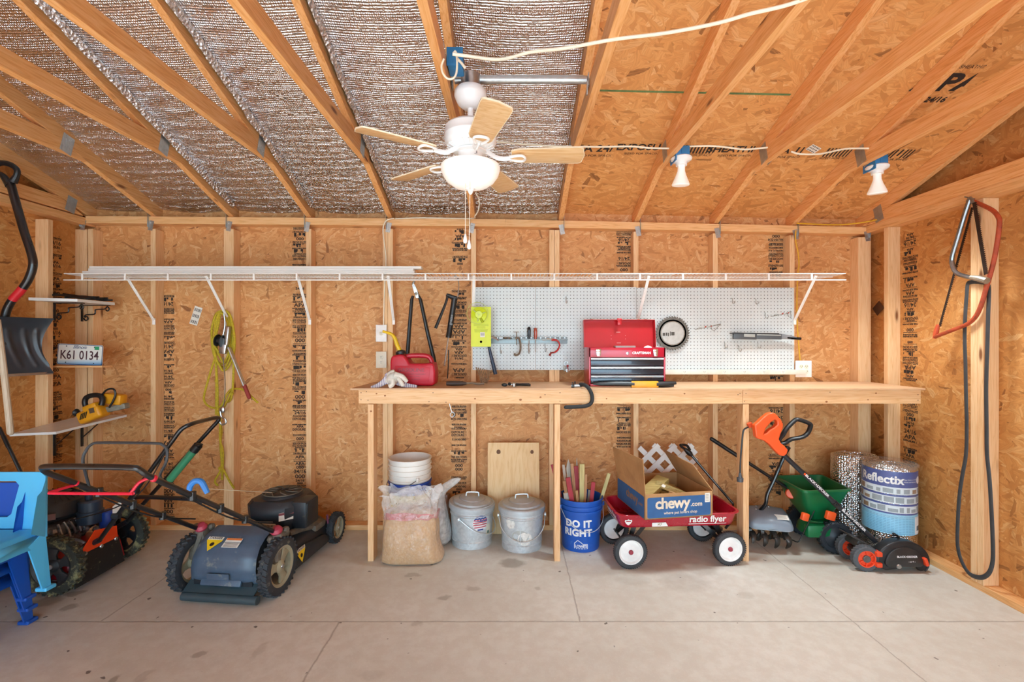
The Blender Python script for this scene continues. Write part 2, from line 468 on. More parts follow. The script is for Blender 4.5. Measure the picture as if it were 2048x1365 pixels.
struct(MB().box((-.27, 3.84, 2.25), (7.2, .24, .012)).build('soffit_light_stop', M_plate, smooth=False))  # unseen panel added to close the same light leak from below

ZP = 2.335                                       # top of the wall plate
def stud(parent, x, y, d=(.038, .089), z0=.038, z1=ZP-.038, m=None):
    MB().box((x, y, (z0+z1)/2), (d[0], d[1], z1-z0), bev=.002).build('stud', m or M_stud, parent, smooth=False)
ys = YB+.0445
STX = (-2.735, -2.14, -1.55, -.927, -.966, -.293, .303, .343, .945, 1.55, 2.135)
for x in STX: stud(wb, x, ys, z1=ZP-.038+min(0, dz(x)))
for x in (-2.165, ): stud(wb, x-.012, ys)
stud(wb, 2.687, ys, (.096, .089), z1=ZP-.1); stud(wb, -3.212, ys)
b = MB().bar((XL, ys, .019), (XR, ys, .019), .038, .089, side=(0, 0, 1), bev=.002).build('bottom_plate', M_plate, wb, smooth=False)
b = MB()
for xa, xb in ((XL, -.05), (-.05, XR)):
    b.bar((xa, ys, ZP+.008+dz(xa)), (xb, ys, ZP+.008+dz(xb)), .055, .089, side=(0, 0, 1), bev=.002)
b.build('top_plate', M_plate, wb, smooth=False)
# gable walls
xr = XR+.0445
for y in (3.43, 2.739, 2.778, 2.11): stud(wr, xr, y, (.089, .038), z1=ZP-.073)
for y in (1.3, .69, .08, -.53, -1.14, -1.75): stud(wr, xr, y, (.089, .038), z1=ZP-.073)
MB().bar((xr, YF, .019), (xr, YB+.089, .019), .089, .038, side=(1, 0, 0), bev=.002).build('bottom_plate', M_platey, wr, smooth=False)
MB().bar((xr, YF, ZP-.045), (xr, YB+.089, ZP-.045), .089, .055, side=(1, 0, 0), bev=.002).build('top_plate', M_platey, wr, smooth=False)
xl = XL-.0445
for y in (3.345, 2.75, 2.14, 1.53, .92, .31, -.3, -.91, -1.52): stud(wl, xl, y, (.089, .038))
stud(wl, xl, 3.66, (.089, .06))
MB().bar((xl, YF, .019), (xl, YB+.089, .019), .089, .038, side=(1, 0, 0), bev=.002).build('bottom_plate', M_platey, wl, smooth=False)
MB().bar((xl, YF, ZP+.02), (xl, YB+.089, ZP+.02), .089, .055, side=(1, 0, 0), bev=.002).build('top_plate', M_platey, wl, smooth=False)

# ------------------------------------------------------------------ printed grade stamps on the boards
STAMP = ['APA', 'RATED SHEATHING', '24/16', 'SIZED FOR SPACING', 'EXPOSURE 1', '000', 'PS 2-04 SHEATHING', 'PRP-108 HUD-UM-40', '7/16 CATEGORY', 'THIS SIDE DOWN', 'STRENGTH AXIS']
def stamp(parent, u0, u1, v0, v1, M, seed=0, flip=False, dark=1):
    """rows of small print filling a strip; M maps (u,v) onto the board"""
    r = random.Random(seed); b = MB(); v = v1; w = u1-u0
    while v > v0+.02:
        t = r.choice(STAMP); h = r.choice((.009, .009, .011, .014, .02))
        if len(t) < 6: h = r.choice((.02, .026, .034))
        if v-h < v0: break
        wid = len(t)*h*.62; sx = min(1.25, w/max(wid, .01))
        MM = M @ T((u0+u1)/2, v-h/2, 0)
        if flip: MM = MM @ RZ(180)
        b.text(t, h*1.2, MM, sx=sx, bold=.0009)
        v -= h*1.12
        q = r.random()
        if q < .25: b.add([(u0, v-.004, 0), (u1, v-.004, 0), (u1, v-.001, 0), (u0, v-.001, 0)], [(0, 1, 2, 3)], M); v -= .012
        elif q < .34: v -= r.uniform(.015, .04)
        elif q < .58:
            for k in range(r.randint(4, 9)):
                a = u0+w*r.random()*.8; c = a+w*r.uniform(.05, .2); hh = r.uniform(.004, .03)
                b.add([(a, v-hh, 0), (c, v-hh, 0), (c, v, 0), (a, v, 0)], [(0, 1, 2, 3)], M @ T(0, 0, .0001*k))
            v -= .032
    return lab(b.build('grade_stamp', M_ink, parent, smooth=False), 'black printed grade stamp on the board')
WB = BACK(0, 3.7075, 0)
def wbpx(px, py): p = at(px, py, 3.7075); return p.x, p.z
for i, (xa, xb, ya, yb) in enumerate(((586, 614, 455, 538), (586, 614, 575, 1000), (906, 934, 455, 535), (904, 932, 580, 760), (904, 932, 812, 985), (1234, 1262, 462, 545),
                                      (1234, 1262, 815, 900), (1538, 1566, 470, 552), (1538, 1568, 815, 985), (325, 348, 590, 1040), (1540, 1566, 752, 760))):
    u0, v1 = wbpx(xa, ya); u1, v0 = wbpx(xb, yb)
    stamp(wb, u0, u1, v0, v1, WB, i, flip=(i % 3 != 1))
WRM = basis((XR+.0885, 0, 0), (0, -1, 0), (0, 0, 1), (-1, 0, 0))
stamp(wr, -3.385, -3.27, 1.15, 2.2, WRM, 31, True); stamp(wr, -3.385, -3.27, .45, 1.02, WRM, 33)
WLM = basis((XL-.0885, 0, 0), (0, 1, 0), (0, 0, 1), (1, 0, 0))
stamp(wl, 3.42, 3.52, .5, 2.2, WLM, 41)
# printing on the roof boards
nrm = Vector((0, -SL, -1)).normalized(); up = Vector((0, -1, SL)).normalized()
def RM(X, Y): return basis(Vector((X, Y, zroof(X, Y)))+nrm*.002, (1, 0, 0), up, nrm.cross(Vector((1, 0, 0))).cross(Vector((1,0,0)))*0+nrm)
for (px, py, Y, txt, sz) in ((1195, 328, 3.02, 'APA 24/16', .085), (1290, 330, 3.0, 'EXPOSURE', .075), (1400, 330, 3.0, '||||||||||||', .08), (1480, 335, 3.0, 'SHEATHING', .075), (1580, 338, 3.0, 'APA 1|1|', .08), (1690, 342, 3.0, '||||||||||||', .08), (1800, 345, 3.0, '|||1|||', .08)):
    X = (px-1024)*Y/F
    q = RM(X, Y)
    lab(MB().text(txt, sz, q, bold=.002).text('SIZED FOR SPACING', sz*.35, q @ T(0, -sz*.75, 0)).build('grade_stamp', M_ink, ceil, smooth=False), 'black printed grade stamp on the board')
q = RM(2.30, 2.50)
lab(MB().text('APA', .15, q, bold=.006, sx=1.2).text('RATED SHEATHING', .03, q @ T(0, .10, 0)).text('24/16', .05, q @ T(.02, -.11, 0), bold=.002).build('grade_stamp', M_ink, ceil, smooth=False), 'large black printed stamp on the board')
M_green = mat('green_edge_paint', '#5f7a4a', .7, 0, .3, 30)
X0, X1, Y0 = .42, 1.52, 2.585
b = MB().add([(X0, Y0, zroof(X0, Y0)-.0015), (X1, Y0, zroof(X1, Y0)-.0015), (X1, Y0+.012, zroof(X1, Y0+.012)-.0015), (X0, Y0+.012, zroof(X0, Y0+.012)-.0015)], [(0, 1, 2, 3)])
b.build('panel_seam', M_green, ceil, smooth=False)

# ------------------------------------------------------------------ roof trusses
TRX = [-2.745, -2.15, -1.555, -.935, -.30, .375, .955, 1.56, 2.155]
PLACE = ['first roof truss from the snow shovel wall', 'orange roof truss between the snow shovel corner and the long white planks', 'roof truss passing above the middle of the white planks',
         'roof truss just behind the long fan blade pointing to the shovel wall', 'roof truss carrying the blue fan box', 'roof truss where the silver foil ends, holding the far end of the fan brace',
         'roof truss carrying the flood lamp nearer the fan', 'bare roof truss between the two flood lamps', 'roof truss carrying the flood lamp nearer the bow saws']
def truss(X, label, gable_end=False):
    t = thing('roof_truss', label, 'roof truss', (X, YB, ZP+.03+dz(X)), group='roof trusses')
    w = .038; d = dz(X)
    MM = basis((X, 0, 0), (0, 1, 0), (0, 0, 1), (1, 0, 0))
    yb = 3.93
    P = [(yb, zchord(X, yb)), (YR, zchord(X, YR)), (2*YR-yb, zchord(X, yb)), (2*YR-yb, zchord(X, yb)+.094), (YR, zchord(X, YR)+.094), (yb, zchord(X, yb)+.094)]
    P = [(p[0], p[1]-.0005) for p in P]
    half = [P[0], P[1], P[4], P[5]]; other = [P[1], P[2], P[3], P[4]]
    for hh in (half, other): MB().prism(hh, w, MM, bev=.0015).build('top_chord', M_truss, t, smooth=False)
    if gable_end: zb = ZP+.03+d-.0 if X < 0 else ZP-.017
    else: zb = 2.572+d
    ya = YB-(zb-2.384-d)/SL; yc = YB-(zb+.089-2.384-d)/SL
    ya, yc = min(ya, 3.6), min(yc, 3.45)
    sh = .0 if not gable_end else 0.0
    Q = [(ya, zb), (2*YR-ya, zb), (2*YR-yc, zb+.089), (yc, zb+.089)]
    MB().prism(Q, w-.001, MM, bev=.0015).build('bottom_chord', M_truss, t, smooth=False)
    yg, zg = (ya+yc)/2-.01, zb+.055
    for s in (-1, 1):
        bb = MB(); g = T(X+s*(w/2+.001), yg, zg) @ RX(-14)
        bb.box((0, 0, 0), (.0015, .075, .115), g)
        for i in range(6):
            for j in range(8): bb.box((X+s*(w/2+.002), yg, zg), (.001, .004, .008), RX(-14) @ T(0, -.03+i*.012, -.049+j*.014))
        bb.build('gusset_plate', M_galv, t, smooth=False)
    bb = MB(); sgn = -1 if X > 0 else 1
    bb.box((X+sgn*.021*-1, YB-.003, ZP+.012+d), (.0015, .03, .12))
    bb.box((X+sgn*.005*-1, YB-.002, ZP-.035+d), (.035, .0015, .075), RY(12*sgn))
    for z in (-.015, -.05): bb.ball((X-sgn*.005, YB-.004, ZP+z+d), .004, 8)
    bb.build('hurricane_tie', M_galv, t, smooth=False)
    return t
for x, l in zip(TRX, PLACE): truss(x, l)
truss(-3.262, 'end roof truss lying on the wall behind the snow shovel', True)
truss(2.70, 'end roof truss lying on the wall above the bow saws', True)

# ------------------------------------------------------------------ foil sheets stapled between the trusses
FO = ['silver bubble foil in the roof bay beside the snow shovel wall', 'silver bubble foil in the second roof bay from the snow shovel wall', 'blue-tinged silver bubble foil bay above the yellow rope',
      'silver bubble foil bay above the middle of the white planks', 'silver bubble foil bay behind the fan blade nearest the shovel', 'silver bubble foil bay beside the blue fan box', ]
FX = [-3.262]+TRX[:6]
for i in range(6):
    xa, xb = FX[i]+.021, FX[i+1]-.021
    rr = random.Random(i)
    ph = rr.random()*6
    def fo(u, v, xa=xa, xb=xb, ph=ph):
        x = xa+(xb-xa)*u; y = YR+.05+(3.80-YR-.05)*v
        sag = .016*math.sin(PI*u)+.005*math.sin(v*19+ph+u*2)*math.sin(PI*u)+.0012*math.sin(v*47+ph*2+3*u)
        return (x, y, zroof(x, y)-.006-max(0, sag)-.03*max(0, v-.95)/.05*0)
    f = MB().grid(fo, 12, 60).build('foil_sheet', M_foil)
    tag(f, FO[i], 'foil insulation', 'foil insulation sheets between the roof trusses')
    if i in (2, 3, 4):
        xe = FX[i]+.022
        def fl_(u, v, xe=xe, s=i):
            y = 1.0+(3.60-1.0)*u
            j = mnoise.noise(Vector((y*16, v*3, s*9.1)))*.010+mnoise.noise(Vector((y*45, v*7, s)))*.006
            return (xe+.008+(1-v)*.012+abs(j)+.010*math.sin(v*PI), y, zroof(xe, y)-.006-(1-v)*0-v*(.05+.018*mnoise.noise(Vector((y*6, 0, s)))))
        MB().grid(fl_, 220, 5).build('edge_flap', M_scrunch, f)

# ------------------------------------------------------------------ camera, light
cd = bpy.data.cameras.new('camera'); cam = bpy.data.objects.new('camera', cd); COL.objects.link(cam)
cam.location = (0, 0, H); cam.rotation_euler = (math.radians(90), 0, 0)
cd.sensor_width = 36; cd.lens = F/2048*36; cd.clip_start = .05
SC.camera = cam
w = bpy.data.worlds.new('sky'); SC.world = w; w.use_nodes = True
nt = w.node_tree; nt.nodes.clear()
o = nt.nodes.new('ShaderNodeOutputWorld'); bg = nt.nodes.new('ShaderNodeBackground')
tc = nt.nodes.new('ShaderNodeTexCoord'); sp = nt.nodes.new('ShaderNodeSeparateXYZ'); rp = nt.nodes.new('ShaderNodeValToRGB')
nt.links.new(tc.outputs['Generated'], sp.inputs[0]); nt.links.new(sp.outputs[2], rp.inputs[0])
rp.color_ramp.elements[0].position = .0; rp.color_ramp.elements[0].color = (.66, .90, 1, 1)
rp.color_ramp.elements[1].position = .6; rp.color_ramp.elements[1].color = (.30, .60, 1, 1)
nt.links.new(rp.outputs[0], bg.inputs[0]); bg.inputs[1].default_value = 7.2
nt.links.new(bg.outputs[0], o.inputs[0])
def lamp_light(kind, name, loc, energy, color, **kw):
    l = bpy.data.lights.new(name, kind); l.energy = energy; l.color = color
    for k, v in kw.items(): setattr(l, k, v)
    ob = bpy.data.objects.new(name, l); COL.objects.link(ob); ob.location = loc; return ob
sun = lamp_light('SUN', 'sun', (0, -8, 6), 17.0, (.95, .98, 1), angle=math.radians(1.5))
sun.rotation_euler = Vector((-.10, math.cos(math.radians(29)), -math.sin(math.radians(29)))).to_track_quat('-Z', 'Y').to_euler()
for (x, y, z) in ((1.02, 2.86, 2.36), (2.23, 2.90, 2.32)):
    l = lamp_light('SPOT', 'flood_light', (x, y, z), 88, (.82, .95, 1), shadow_soft_size=.12, spot_size=math.radians(112), spot_blend=.9)
SC.view_settings.view_transform = 'Standard'; SC.view_settings.look = 'None'
SC.view_settings.exposure = 0.06; SC.view_settings.gamma = 1; SC.view_settings.use_curve_mapping = False
try:
    SC.cycles.use_denoising = True
    SC.cycles.max_bounces = 10; SC.cycles.diffuse_bounces = 6; SC.cycles.glossy_bounces = 4; SC.cycles.transmission_bounces = 8; SC.cycles.transparent_max_bounces = 16
    SC.cycles.caustics_reflective = False; SC.cycles.caustics_refractive = False
    SC.cycles.sample_clamp_indirect = 8
except Exception: pass
# ------------------------------------------------------------------ overhead: fan, lamps, cables
def onz(px, py, z): return at(px, py, F*(H-z)/(py-682.5))
M_fanwhite = mat('fan_white_enamel', '#f7f8f8', .32, 0, .03)
M_bladewood = wood('oak_veneer_blade', 'x', '#e8c79a', '#dcb07c', '#c8935a', knots=False)
def glowmat(name, col, e):
    k = NT(name); n1 = k.noise(k.obj, 6, 2)
    k.set(Base_Color=k.mix(n1, lin(col), lin('#ffffff')), Roughness=.3, Emission_Color=lin('#fff1dc'), Emission_Strength=e)
    return k.m
M_bowl = glowmat('frosted_lamp_glass', '#f6f5f2', .25)
M_bulb = glowmat('flood_bulb_glass', '#f2eee4', .2)
M_blue = mat('blue_plastic_box', '#2c7fb8', .5, 0, .12)
M_cable = mat('cream_cable_sheath', '#efe6cf', .5, 0, .06)
M_ycable = mat('yellow_cable_sheath', '#d9a62c', .5, 0, .1)
FC = Vector((-.192, 2.2, 0))
fan = thing('ceiling_fan', 'white ceiling fan with five oak blades and a frosted bowl light', 'ceiling fan', (FC.x, FC.y, 2.13))
FT = T(FC)
MB(FT).lathe([(.03, 2.61), (.066, 2.608), (.074, 2.596), (.075, 2.575), (.072, 2.570), (.070, 2.562), (.058, 2.538), (.036, 2.520), (.02, 2.518)], n=32).build('canopy', M_fanwhite, fan)
MB(FT).lathe([(.0135, 2.42), (.0135, 2.535)], n=16).build('down_rod', M_fanwhite, fan)
mo = MB(FT).lathe([(.02, 2.444), (.08, 2.444), (.108, 2.436), (.118, 2.425), (.119, 2.395), (.121, 2.392), (.121, 2.386), (.119, 2.383), (.119, 2.36), (.105, 2.34), (.075, 2.325), (.06, 2.322)], n=48)
for i in range(24): mo.box((0, 0, 0), (.030, .006, .004), RZ(i*15) @ T(.096, 0, 2.332) @ RY(-25) )
mo.build('motor_housing', M_fanwhite, fan)
sw = MB(FT).lathe([(.06, 2.325), (.075, 2.32), (.075, 2.312), (.058, 2.308), (.056, 2.268), (.062, 2.264), (.062, 2.255)], n=32).build('switch_housing', M_fanwhite, fan)
MB(FT).text('L1', .018, BACK(.028, -.0525, 2.296), bold=.0004).build('label_marking', M_ink, sw, smooth=False)
MB(FT).lathe([(.060, 2.262), (.128, 2.250), (.134, 2.252), (.137, 2.246), (.136, 2.235), (.128, 2.208), (.108, 2.180), (.078, 2.160), (.04, 2.149), (.012, 2.146)], n=48).build('bowl_shade', M_bowl, fan)
MB(FT).lathe([(.002, 2.152), (.022, 2.152), (.024, 2.146), (.014, 2.14), (.01, 2.128), (.003, 2.12)], n=20).build('finial', M_fanwhite, fan)
def blade_shape():
    P = []
    n = 8
    P += [(.19, -.042), (.22, -.052)]
    P += [(.46, -.062)]
    P += [(.498+.02*math.cos(a), -.042+.02*math.sin(a)) for a in [math.radians(-90+i*15) for i in range(7)]]
    P += [(.526, 0)]
    P += [(.498+.02*math.cos(a), .042+.02*math.sin(a)) for a in [math.radians(i*15) for i in range(7)]]
    P += [(.46, .062), (.22, .052), (.19, .042)]
    return P
for i in range(5):
    R = FT @ RZ(-2+72*i) @ T(0, 0, 2.297) @ RX(-12)
    b = MB(R); b.prism(blade_shape(), .005, bev=.001)
    bl = b.build('blade', M_bladewood, fan)
    e = MB(R); O = blade_shape(); I = [(.358+(p[0]-.358)*.985, p[1]*.955) for p in O]
    n = len(O)
    for zz, sgn in ((.0031, 1), (-.0031, -1)):
        e.add([(p[0], p[1], zz) for p in O]+[(p[0], p[1], zz) for p in I], [(k, (k+1) % n, n+(k+1) % n, n+k) for k in range(n)])
    e.add([(p[0]*1.0008, p[1]*1.005, z) for z in (-.0031, .0031) for p in O], [(k, (k+1) % n, n+(k+1) % n, n+k) for k in range(n)])
    e.build('edge_band', mat('cream_edge_band', '#f3e3c6', .5), bl, smooth=False)
    R2 = FT @ RZ(-2+72*i) @ T(0, 0, 2.297)
    b = MB(R2)
    b.tube([(.066, 0, .026), (.09, 0, .012), (.12, 0, -.006), (.15, 0, -.012), (.185, 0, -.010)], .011, 10, sm=4, flat=.55)
    b2 = [(.18, -.013, -.010), (.205, -.026, -.011), (.235, -.032, -.012), (.25, -.018, -.013), (.253, 0, -.013), (.25, .018, -.013), (.235, .032, -.012), (.205, .026, -.011), (.18, .013, -.010)]
    b.tube(b2, .0065, 8, sm=3, flat=.8)
    b.build('blade_bracket', M_fanwhite, bl)
for (dx, dy, z1, dxx) in ((-.018, -.035, 1.915, -.001), (.004, -.05, 1.885, -.004)):
    b = MB(FT); n = int((2.16-z1)/.012)
    b.tube([(dx, dy-.02, 2.16), (dx+dxx, dy-.02, z1)], .0016, 6)
    for q in range(0, n, 2): b.ball((dx+dxx*q/n, dy-.02, 2.16-q*.012), .0026, 6)
    ch = b.build('pull_chain', mat('cream_bead_chain', '#efe3d2', .4), fan)
    MB(FT).lathe([(.001, z1+.012), (.004, z1+.008), (.009, z1-.012), (.010, z1-.022), (.007, z1-.03), (.001, z1-.033)], T(dx+dxx, dy-.02, 0), n=14).build('pull_knob', M_fanwhite, ch)

br = thing('fan_brace', 'galvanised brace bar between two trusses holding up the ceiling fan', 'brace', (.04, 2.2, 2.6))
MB().tube([(-.265, 2.2, 2.652), (.345, 2.2, 2.652)], .018, 12).box((.04, 2.2, 2.668), (.58, .02, .004)).build('brace_bar', M_galv, br)
MB(FT).lathe([(.002, 2.672), (.046, 2.672), (.047, 2.606), (.002, 2.606)], n=16).build('round_box', M_steel, br, angle=25)
b = MB()
b.box((.352, 2.2, 2.645), (.004, .05, .06)).box((.346, 2.185, 2.606), (.004, .016, .06), RX(10))
b.build('end_bracket', M_galv, br, smooth=False)
MB().box((-.276, 2.2, 2.645), (.004, .05, .06)).build('end_bracket', M_galv, br, smooth=False)
jb = thing('junction_box', 'bright blue junction box on the truss above the fan canopy', 'junction box', (-.24, 2.06, 2.6))
MB().box((-.245, 2.08, 2.66), (.065, .09, .075), bev=.006).box((-.245, 2.032, 2.66), (.07, .006, .08), bev=.002).build('box', M_blue, jb)
b = MB()
for q in range(4): b.box((-.245-.024+q*.016, 2.0285, 2.66), (.004, .002, .06))
b.build('rib', M_blue, jb, smooth=False)
b = MB()
P = [onz(905, 108, 2.565)+V(0, 0, -.0)]+[onz(x, y, 2.562) for x, y in ((935, 112), (1000, 113), (1060, 104), (1130, 91), (1230, 77), (1330, 62), (1430, 44), (1500, 25), (1580, 3), (1680, -30))]
P[1:] = [p+V(0, 0, -.012*math.sin(i*1.7)**2) for i, p in enumerate(P[1:])]
b.tube(P, .0065, 8, sm=5)
tag(b.build('electric_cable', M_cable), 'thick cream cable crossing under the trusses from the blue fan box', 'cable')
lp = [at(x, y, 1.9) for x, y in ((907, 107), (911, 103), (914, 118), (913, 145), (906, 157), (895, 157), (886, 147), (883, 132), (888, 118))]
tag(MB().tube(lp, .0042, 8, sm=5).build('electric_cable', M_cable), 'cream cable loop dangling beside the blue fan box', 'cable')
tag(MB().tube([at(914, 117, 1.98), at(922, 125, 1.99), at(931, 137, 2.0)], .0055, 8, sm=4).build('cable_end', M_cable), 'short cream cable end pushed into the blue fan box', 'cable')
def cab(pts, r, m, label, name='electric_cable', sm=5):
    return tag(MB().tube(pts, r, 7, sm=sm).build(name, m), label, 'cable', None)
cab([at(x, y, 2.83) for x, y in ((992, 283), (1040, 288), (1100, 292), (1150, 293), (1200, 294), (1260, 293), (1300, 296), (1338, 297))], .0055, M_cable, 'cream cable running behind the fan to the nearer flood lamp')
cab([at(x, y, 2.83) for x, y in ((1375, 293), (1420, 292), (1455, 295), (1490, 299), (1535, 295))], .0055, M_cable, 'cream cable between the two flood lamps, nearer the fan')
cab([at(x, y, 2.83) for x, y in ((1582, 303), (1600, 308), (1640, 308), (1690, 298), (1737, 297))], .0055, M_cable, 'cream cable stapled up to the flood lamp nearest the bow saws')
cab([at(x, y, 3.36) for x, y in ((951, 385), (958, 400), (957, 420), (950, 432))]+[at(946, 437, 3.52), at(900, 437, 3.6), at(840, 436, 3.6), at(790, 438, 3.6)], .0045, M_cable, 'thin cream cable looping down the truss below the fan onto the wall plate')
cab([at(788, 437, 3.58), at(772, 442, 3.58), at(766, 460, 3.58), at(769, 490, 3.6), at(772, 520, 3.605), at(770, 560, 3.605), at(768, 610, 3.605), at(767, 655, 3.605)], .0045, M_cable, 'cream cable dropping behind the wire shelf to the wall outlet')
cab([at(1592, 461, 3.60), at(1591, 480, 3.60), at(1596, 505, 3.60), at(1598, 530, 3.60), at(1595, 556, 3.61), at(1594, 640, 3.61), at(1600, 722, 3.61)], .0052, M_ycable, 'yellow cable hanging down the stud to the four socket outlet')
b = [V(2.16, 3.6, 2.335), V(2.45, 3.605, 2.325), V(2.62, 3.56, 2.33), V(2.70, 3.44, 2.34), V(2.705, 3.2, 2.375), V(2.715, 2.95, 2.36), V(2.715, 2.6, 2.335), V(2.72, 2.2, 2.335)]
cab(b, .0055, M_ycable, 'yellow cable lying along the wall plate in the corner above the bow saws')

M_socket = mat('white_lampholder', '#f4f3f0', .35)
def lamp(X, Y, z, label, lean):
    t = thing('flood_lamp', label, 'flood lamp', (X, Y, z), group=None)
    L = T(X, Y, z)
    MB(L).box((-.005, 0, .09), (.085, .085, .06), bev=.008).box((-.005, -.0435, .09), (.02, .004, .05)).box((-.048, 0, .075), (.005, .1, .09)).build('blue_box', M_blue, t)
    MB(L).lathe([(.004, .062), (.056, .062), (.062, .056), (.06, .046), (.05, .038), (.034, .03), (.032, .012), (.004, .012)], n=28).build('lampholder', M_socket, t)
    B = L @ RY(lean) @ RX(8)
    MB(B).lathe([(.004, .02), (.02, .018), (.022, -.02), (.03, -.045), (.046, -.082), (.052, -.098), (.05, -.104), (.04, -.107), (.003, -.108)], n=28).build('flood_bulb', M_bulb, t)
    return t
lamp(1.02, 2.86, 2.486, 'white flood lamp in a blue box on the truss nearer the fan', 0)
lamp(2.23, 2.90, 2.449, 'white flood lamp in a blue box on the truss nearer the bow saws', -6)

# small paper labels
M_paper = mat('label_paper', '#eae6dc', .7, 0, .05)
def sticker(M, w, h, label):
    o = MB(M).box((0, 0, 0), (w, h, .0006)).build('paper_label', M_paper, smooth=False); tag(o, label, 'label')
    b = MB(M); r = random.Random(len(label))
    for k in range(3):
        y0 = -h/2+h*(k+.15)/3; x = -w*.42
        while x < w*.42:
            ww = r.uniform(.001, .004)*w/.05; b.box((x+ww/2, y0+h*.1, .0006), (ww, h*.17, .0006)); x += ww*2.2
    b.build('bar_code', M_ink, o, smooth=False)
p = at(1627, 280, 2.98); p.z = zroof(p.x, p.y)-.002
sticker(basis(p, Vector((.9, .45, -.15)).normalized(), Vector((.42, -.85, .29)).normalized(), nrm), .085, .05, 'small white label on the roof boards between the two flood lamps')
p = onz(1985, 83, 2.52); p.x = 2.155; p.z = zchord(2.155, 1.9)
sticker(basis((2.155, 1.86, 2.5225), (0, 1, 0), (1, 0, 0), (0, 0, -1)), .1, .03, 'small white label under the truss near the bow saw wall')
p = at(392, 632, 3.705)
sticker(T(p) @ RY(18) @ BACK(0, 0, 0), .062, .145, 'white paper label stuck on the wall board beside the yellow rope')

# ------------------------------------------------------------------ long wire shelf and the planks on it
sh = thing('wire_shelf', 'long white wire shelf running across the back wall', 'wire shelf', (-.4, 3.45, 1.87))
M_wire = mat('white_vinyl_wire', '#f4f2ee', .4, 0, .04)
SX0, SX1, SY0, SY1, SZ = -3.135, 2.335, 3.325, 3.594, 1.912
b = MB()
x = SX0+.01
while x < SX1: 
    b.bar((x, SY0, SZ), (x, SY1, SZ), .0034, .0034); x += .0262
b.build('cross_wires', M_wire, sh, smooth=False)
b = MB()
for (y, z, r) in ((SY0, SZ+.003, .0042), (SY0-.003, SZ-.043, .0042), (SY1, SZ+.003, .004), ((SY0+SY1)/2, SZ-.004, .004)): b.tube([(SX0, y, z), (SX1, y, z)], r, 8)
x = SX0+.13
while x < SX1: b.box((x, SY0-.003, SZ-.02), (.013, .010, .05), bev=.002); x += .3
b.build('front_lip', M_wire, sh)
for (px, px2) in ((252, 307), (412, 457), (595, 619), (776, 787), (948, 946), (1298, 1276), (1632, 1590)):
    y0, y1 = 3.335, 3.598
    p0 = at(px, 556, y0); p1 = at(px2, 640, y1)
    p0.z = SZ-.012
    bb = MB().bar(p0, p1, .020, .006, side=(1, 0, 0), bev=.001).bar(p0+V(0, .004, 0), p1+V(0, .004, 0), .004, .018, side=(1, 0, 0))
    bb.box((p1.x, y1+.004, p1.z-.012), (.022, .008, .05), bev=.002)
    bb.build('support_bracket', M_wire, sh)
M_trimw = mat('white_painted_trim', '#efece6', .45, 0, .05, 4)
zz = SZ+.0055
def plank(xa, xb, y, z, w, h, label, m=M_trimw):
    o = MB().box(((xa+xb)/2, y, z+h/2), (xb-xa, w, h), bev=.0015).build('trim_board', m)
    return tag(o, label, 'board', 'white trim boards on the wire shelf')
def X(px, Y): return (px-1024)*Y/F
plank(X(178, 3.4), X(832, 3.4), 3.39, zz, .09, .019, 'white trim board at the bottom front of the pile on the wire shelf')
plank(X(183, 3.5), X(828, 3.5), 3.49, zz, .1, .019, 'white trim board lying flat behind the front one on the wire shelf')
plank(X(186, 3.4), X(829, 3.4), 3.395, zz+.0195, .07, .019, 'white trim board second from the top of the shelf pile')
plank(X(190, 3.42), X(845, 3.42), 3.41, zz+.039, .075, .017, 'longest white trim board on top of the wire shelf pile')
o = plank(X(1185, 3.42), X(1345, 3.42), 3.43, zz, .08, .010, 'short thin cream board lying alone on the wire shelf above the toolbox')
# ------------------------------------------------------------------ shovel corner: shelves, plate, saw, rope
M_shelfw = mat('white_melamine', '#e9e8e3', .4, 0, .05, 6)
def zprism(poly, z0, z1, M=None): return MB().prism(poly, z1-z0, (M or Matrix.Identity(4)) @ T(0, 0, (z0+z1)/2), bev=.001)
us = thing('corner_shelf', 'small white shelf on black scroll brackets above the licence plate', 'shelf', (-3.1, 3.4, 1.715))
zprism([(-3.248, 3.19), (-3.02, 3.30), (-3.02, 3.612), (-3.248, 3.612)], 1.715, 1.735).build('shelf_board', M_shelfw, us, smooth=False)
def scroll(y, z, parent):
    b = MB(); x = -3.245
    b.box((x, y, z-.062), (.007, .016, .125), bev=.001)
    b.bar((x, y, z-.003), (x+.21, y, z-.003), .012, .006, side=(0, 1, 0))
    A = [(x+.012, z-.10), (x+.028, z-.118), (x+.045, z-.105), (x+.038, z-.088), (x+.02, z-.092), (x+.03, z-.075), (x+.09, z-.07), (x+.10, z-.055), (x+.105, z-.035), (x+.17, z-.03), (x+.19, z-.012), (x+.205, z-.03), (x+.192, z-.046), (x+.18, z-.036)]
    b.tube([(p[0], y, p[1]) for p in A], .0048, 8, sm=5)
    b.build('scroll_bracket', M_blackmetal, parent)
scroll(3.37, 1.714, us); scroll(3.585, 1.714, us)
b = MB(); r = random.Random(3)
for i in range(9):
    y = 3.36+.022*i; z = 1.744+.004*(i % 4)
    b.tube([(-3.24, y+r.uniform(-.02, .02), z+.012+r.random()*.02), (-3.16, y+r.uniform(-.02, .02), z+.012+r.random()*.012), (-3.07, y, z+.004), (-2.985, y+r.uniform(-.02, .02), z+r.random()*.004)], .0065, 6, sm=4, flat=.6)
tag(b.build('strap_bundle', M_black), 'bundle of black strips lying on the small white shelf', 'bundle')

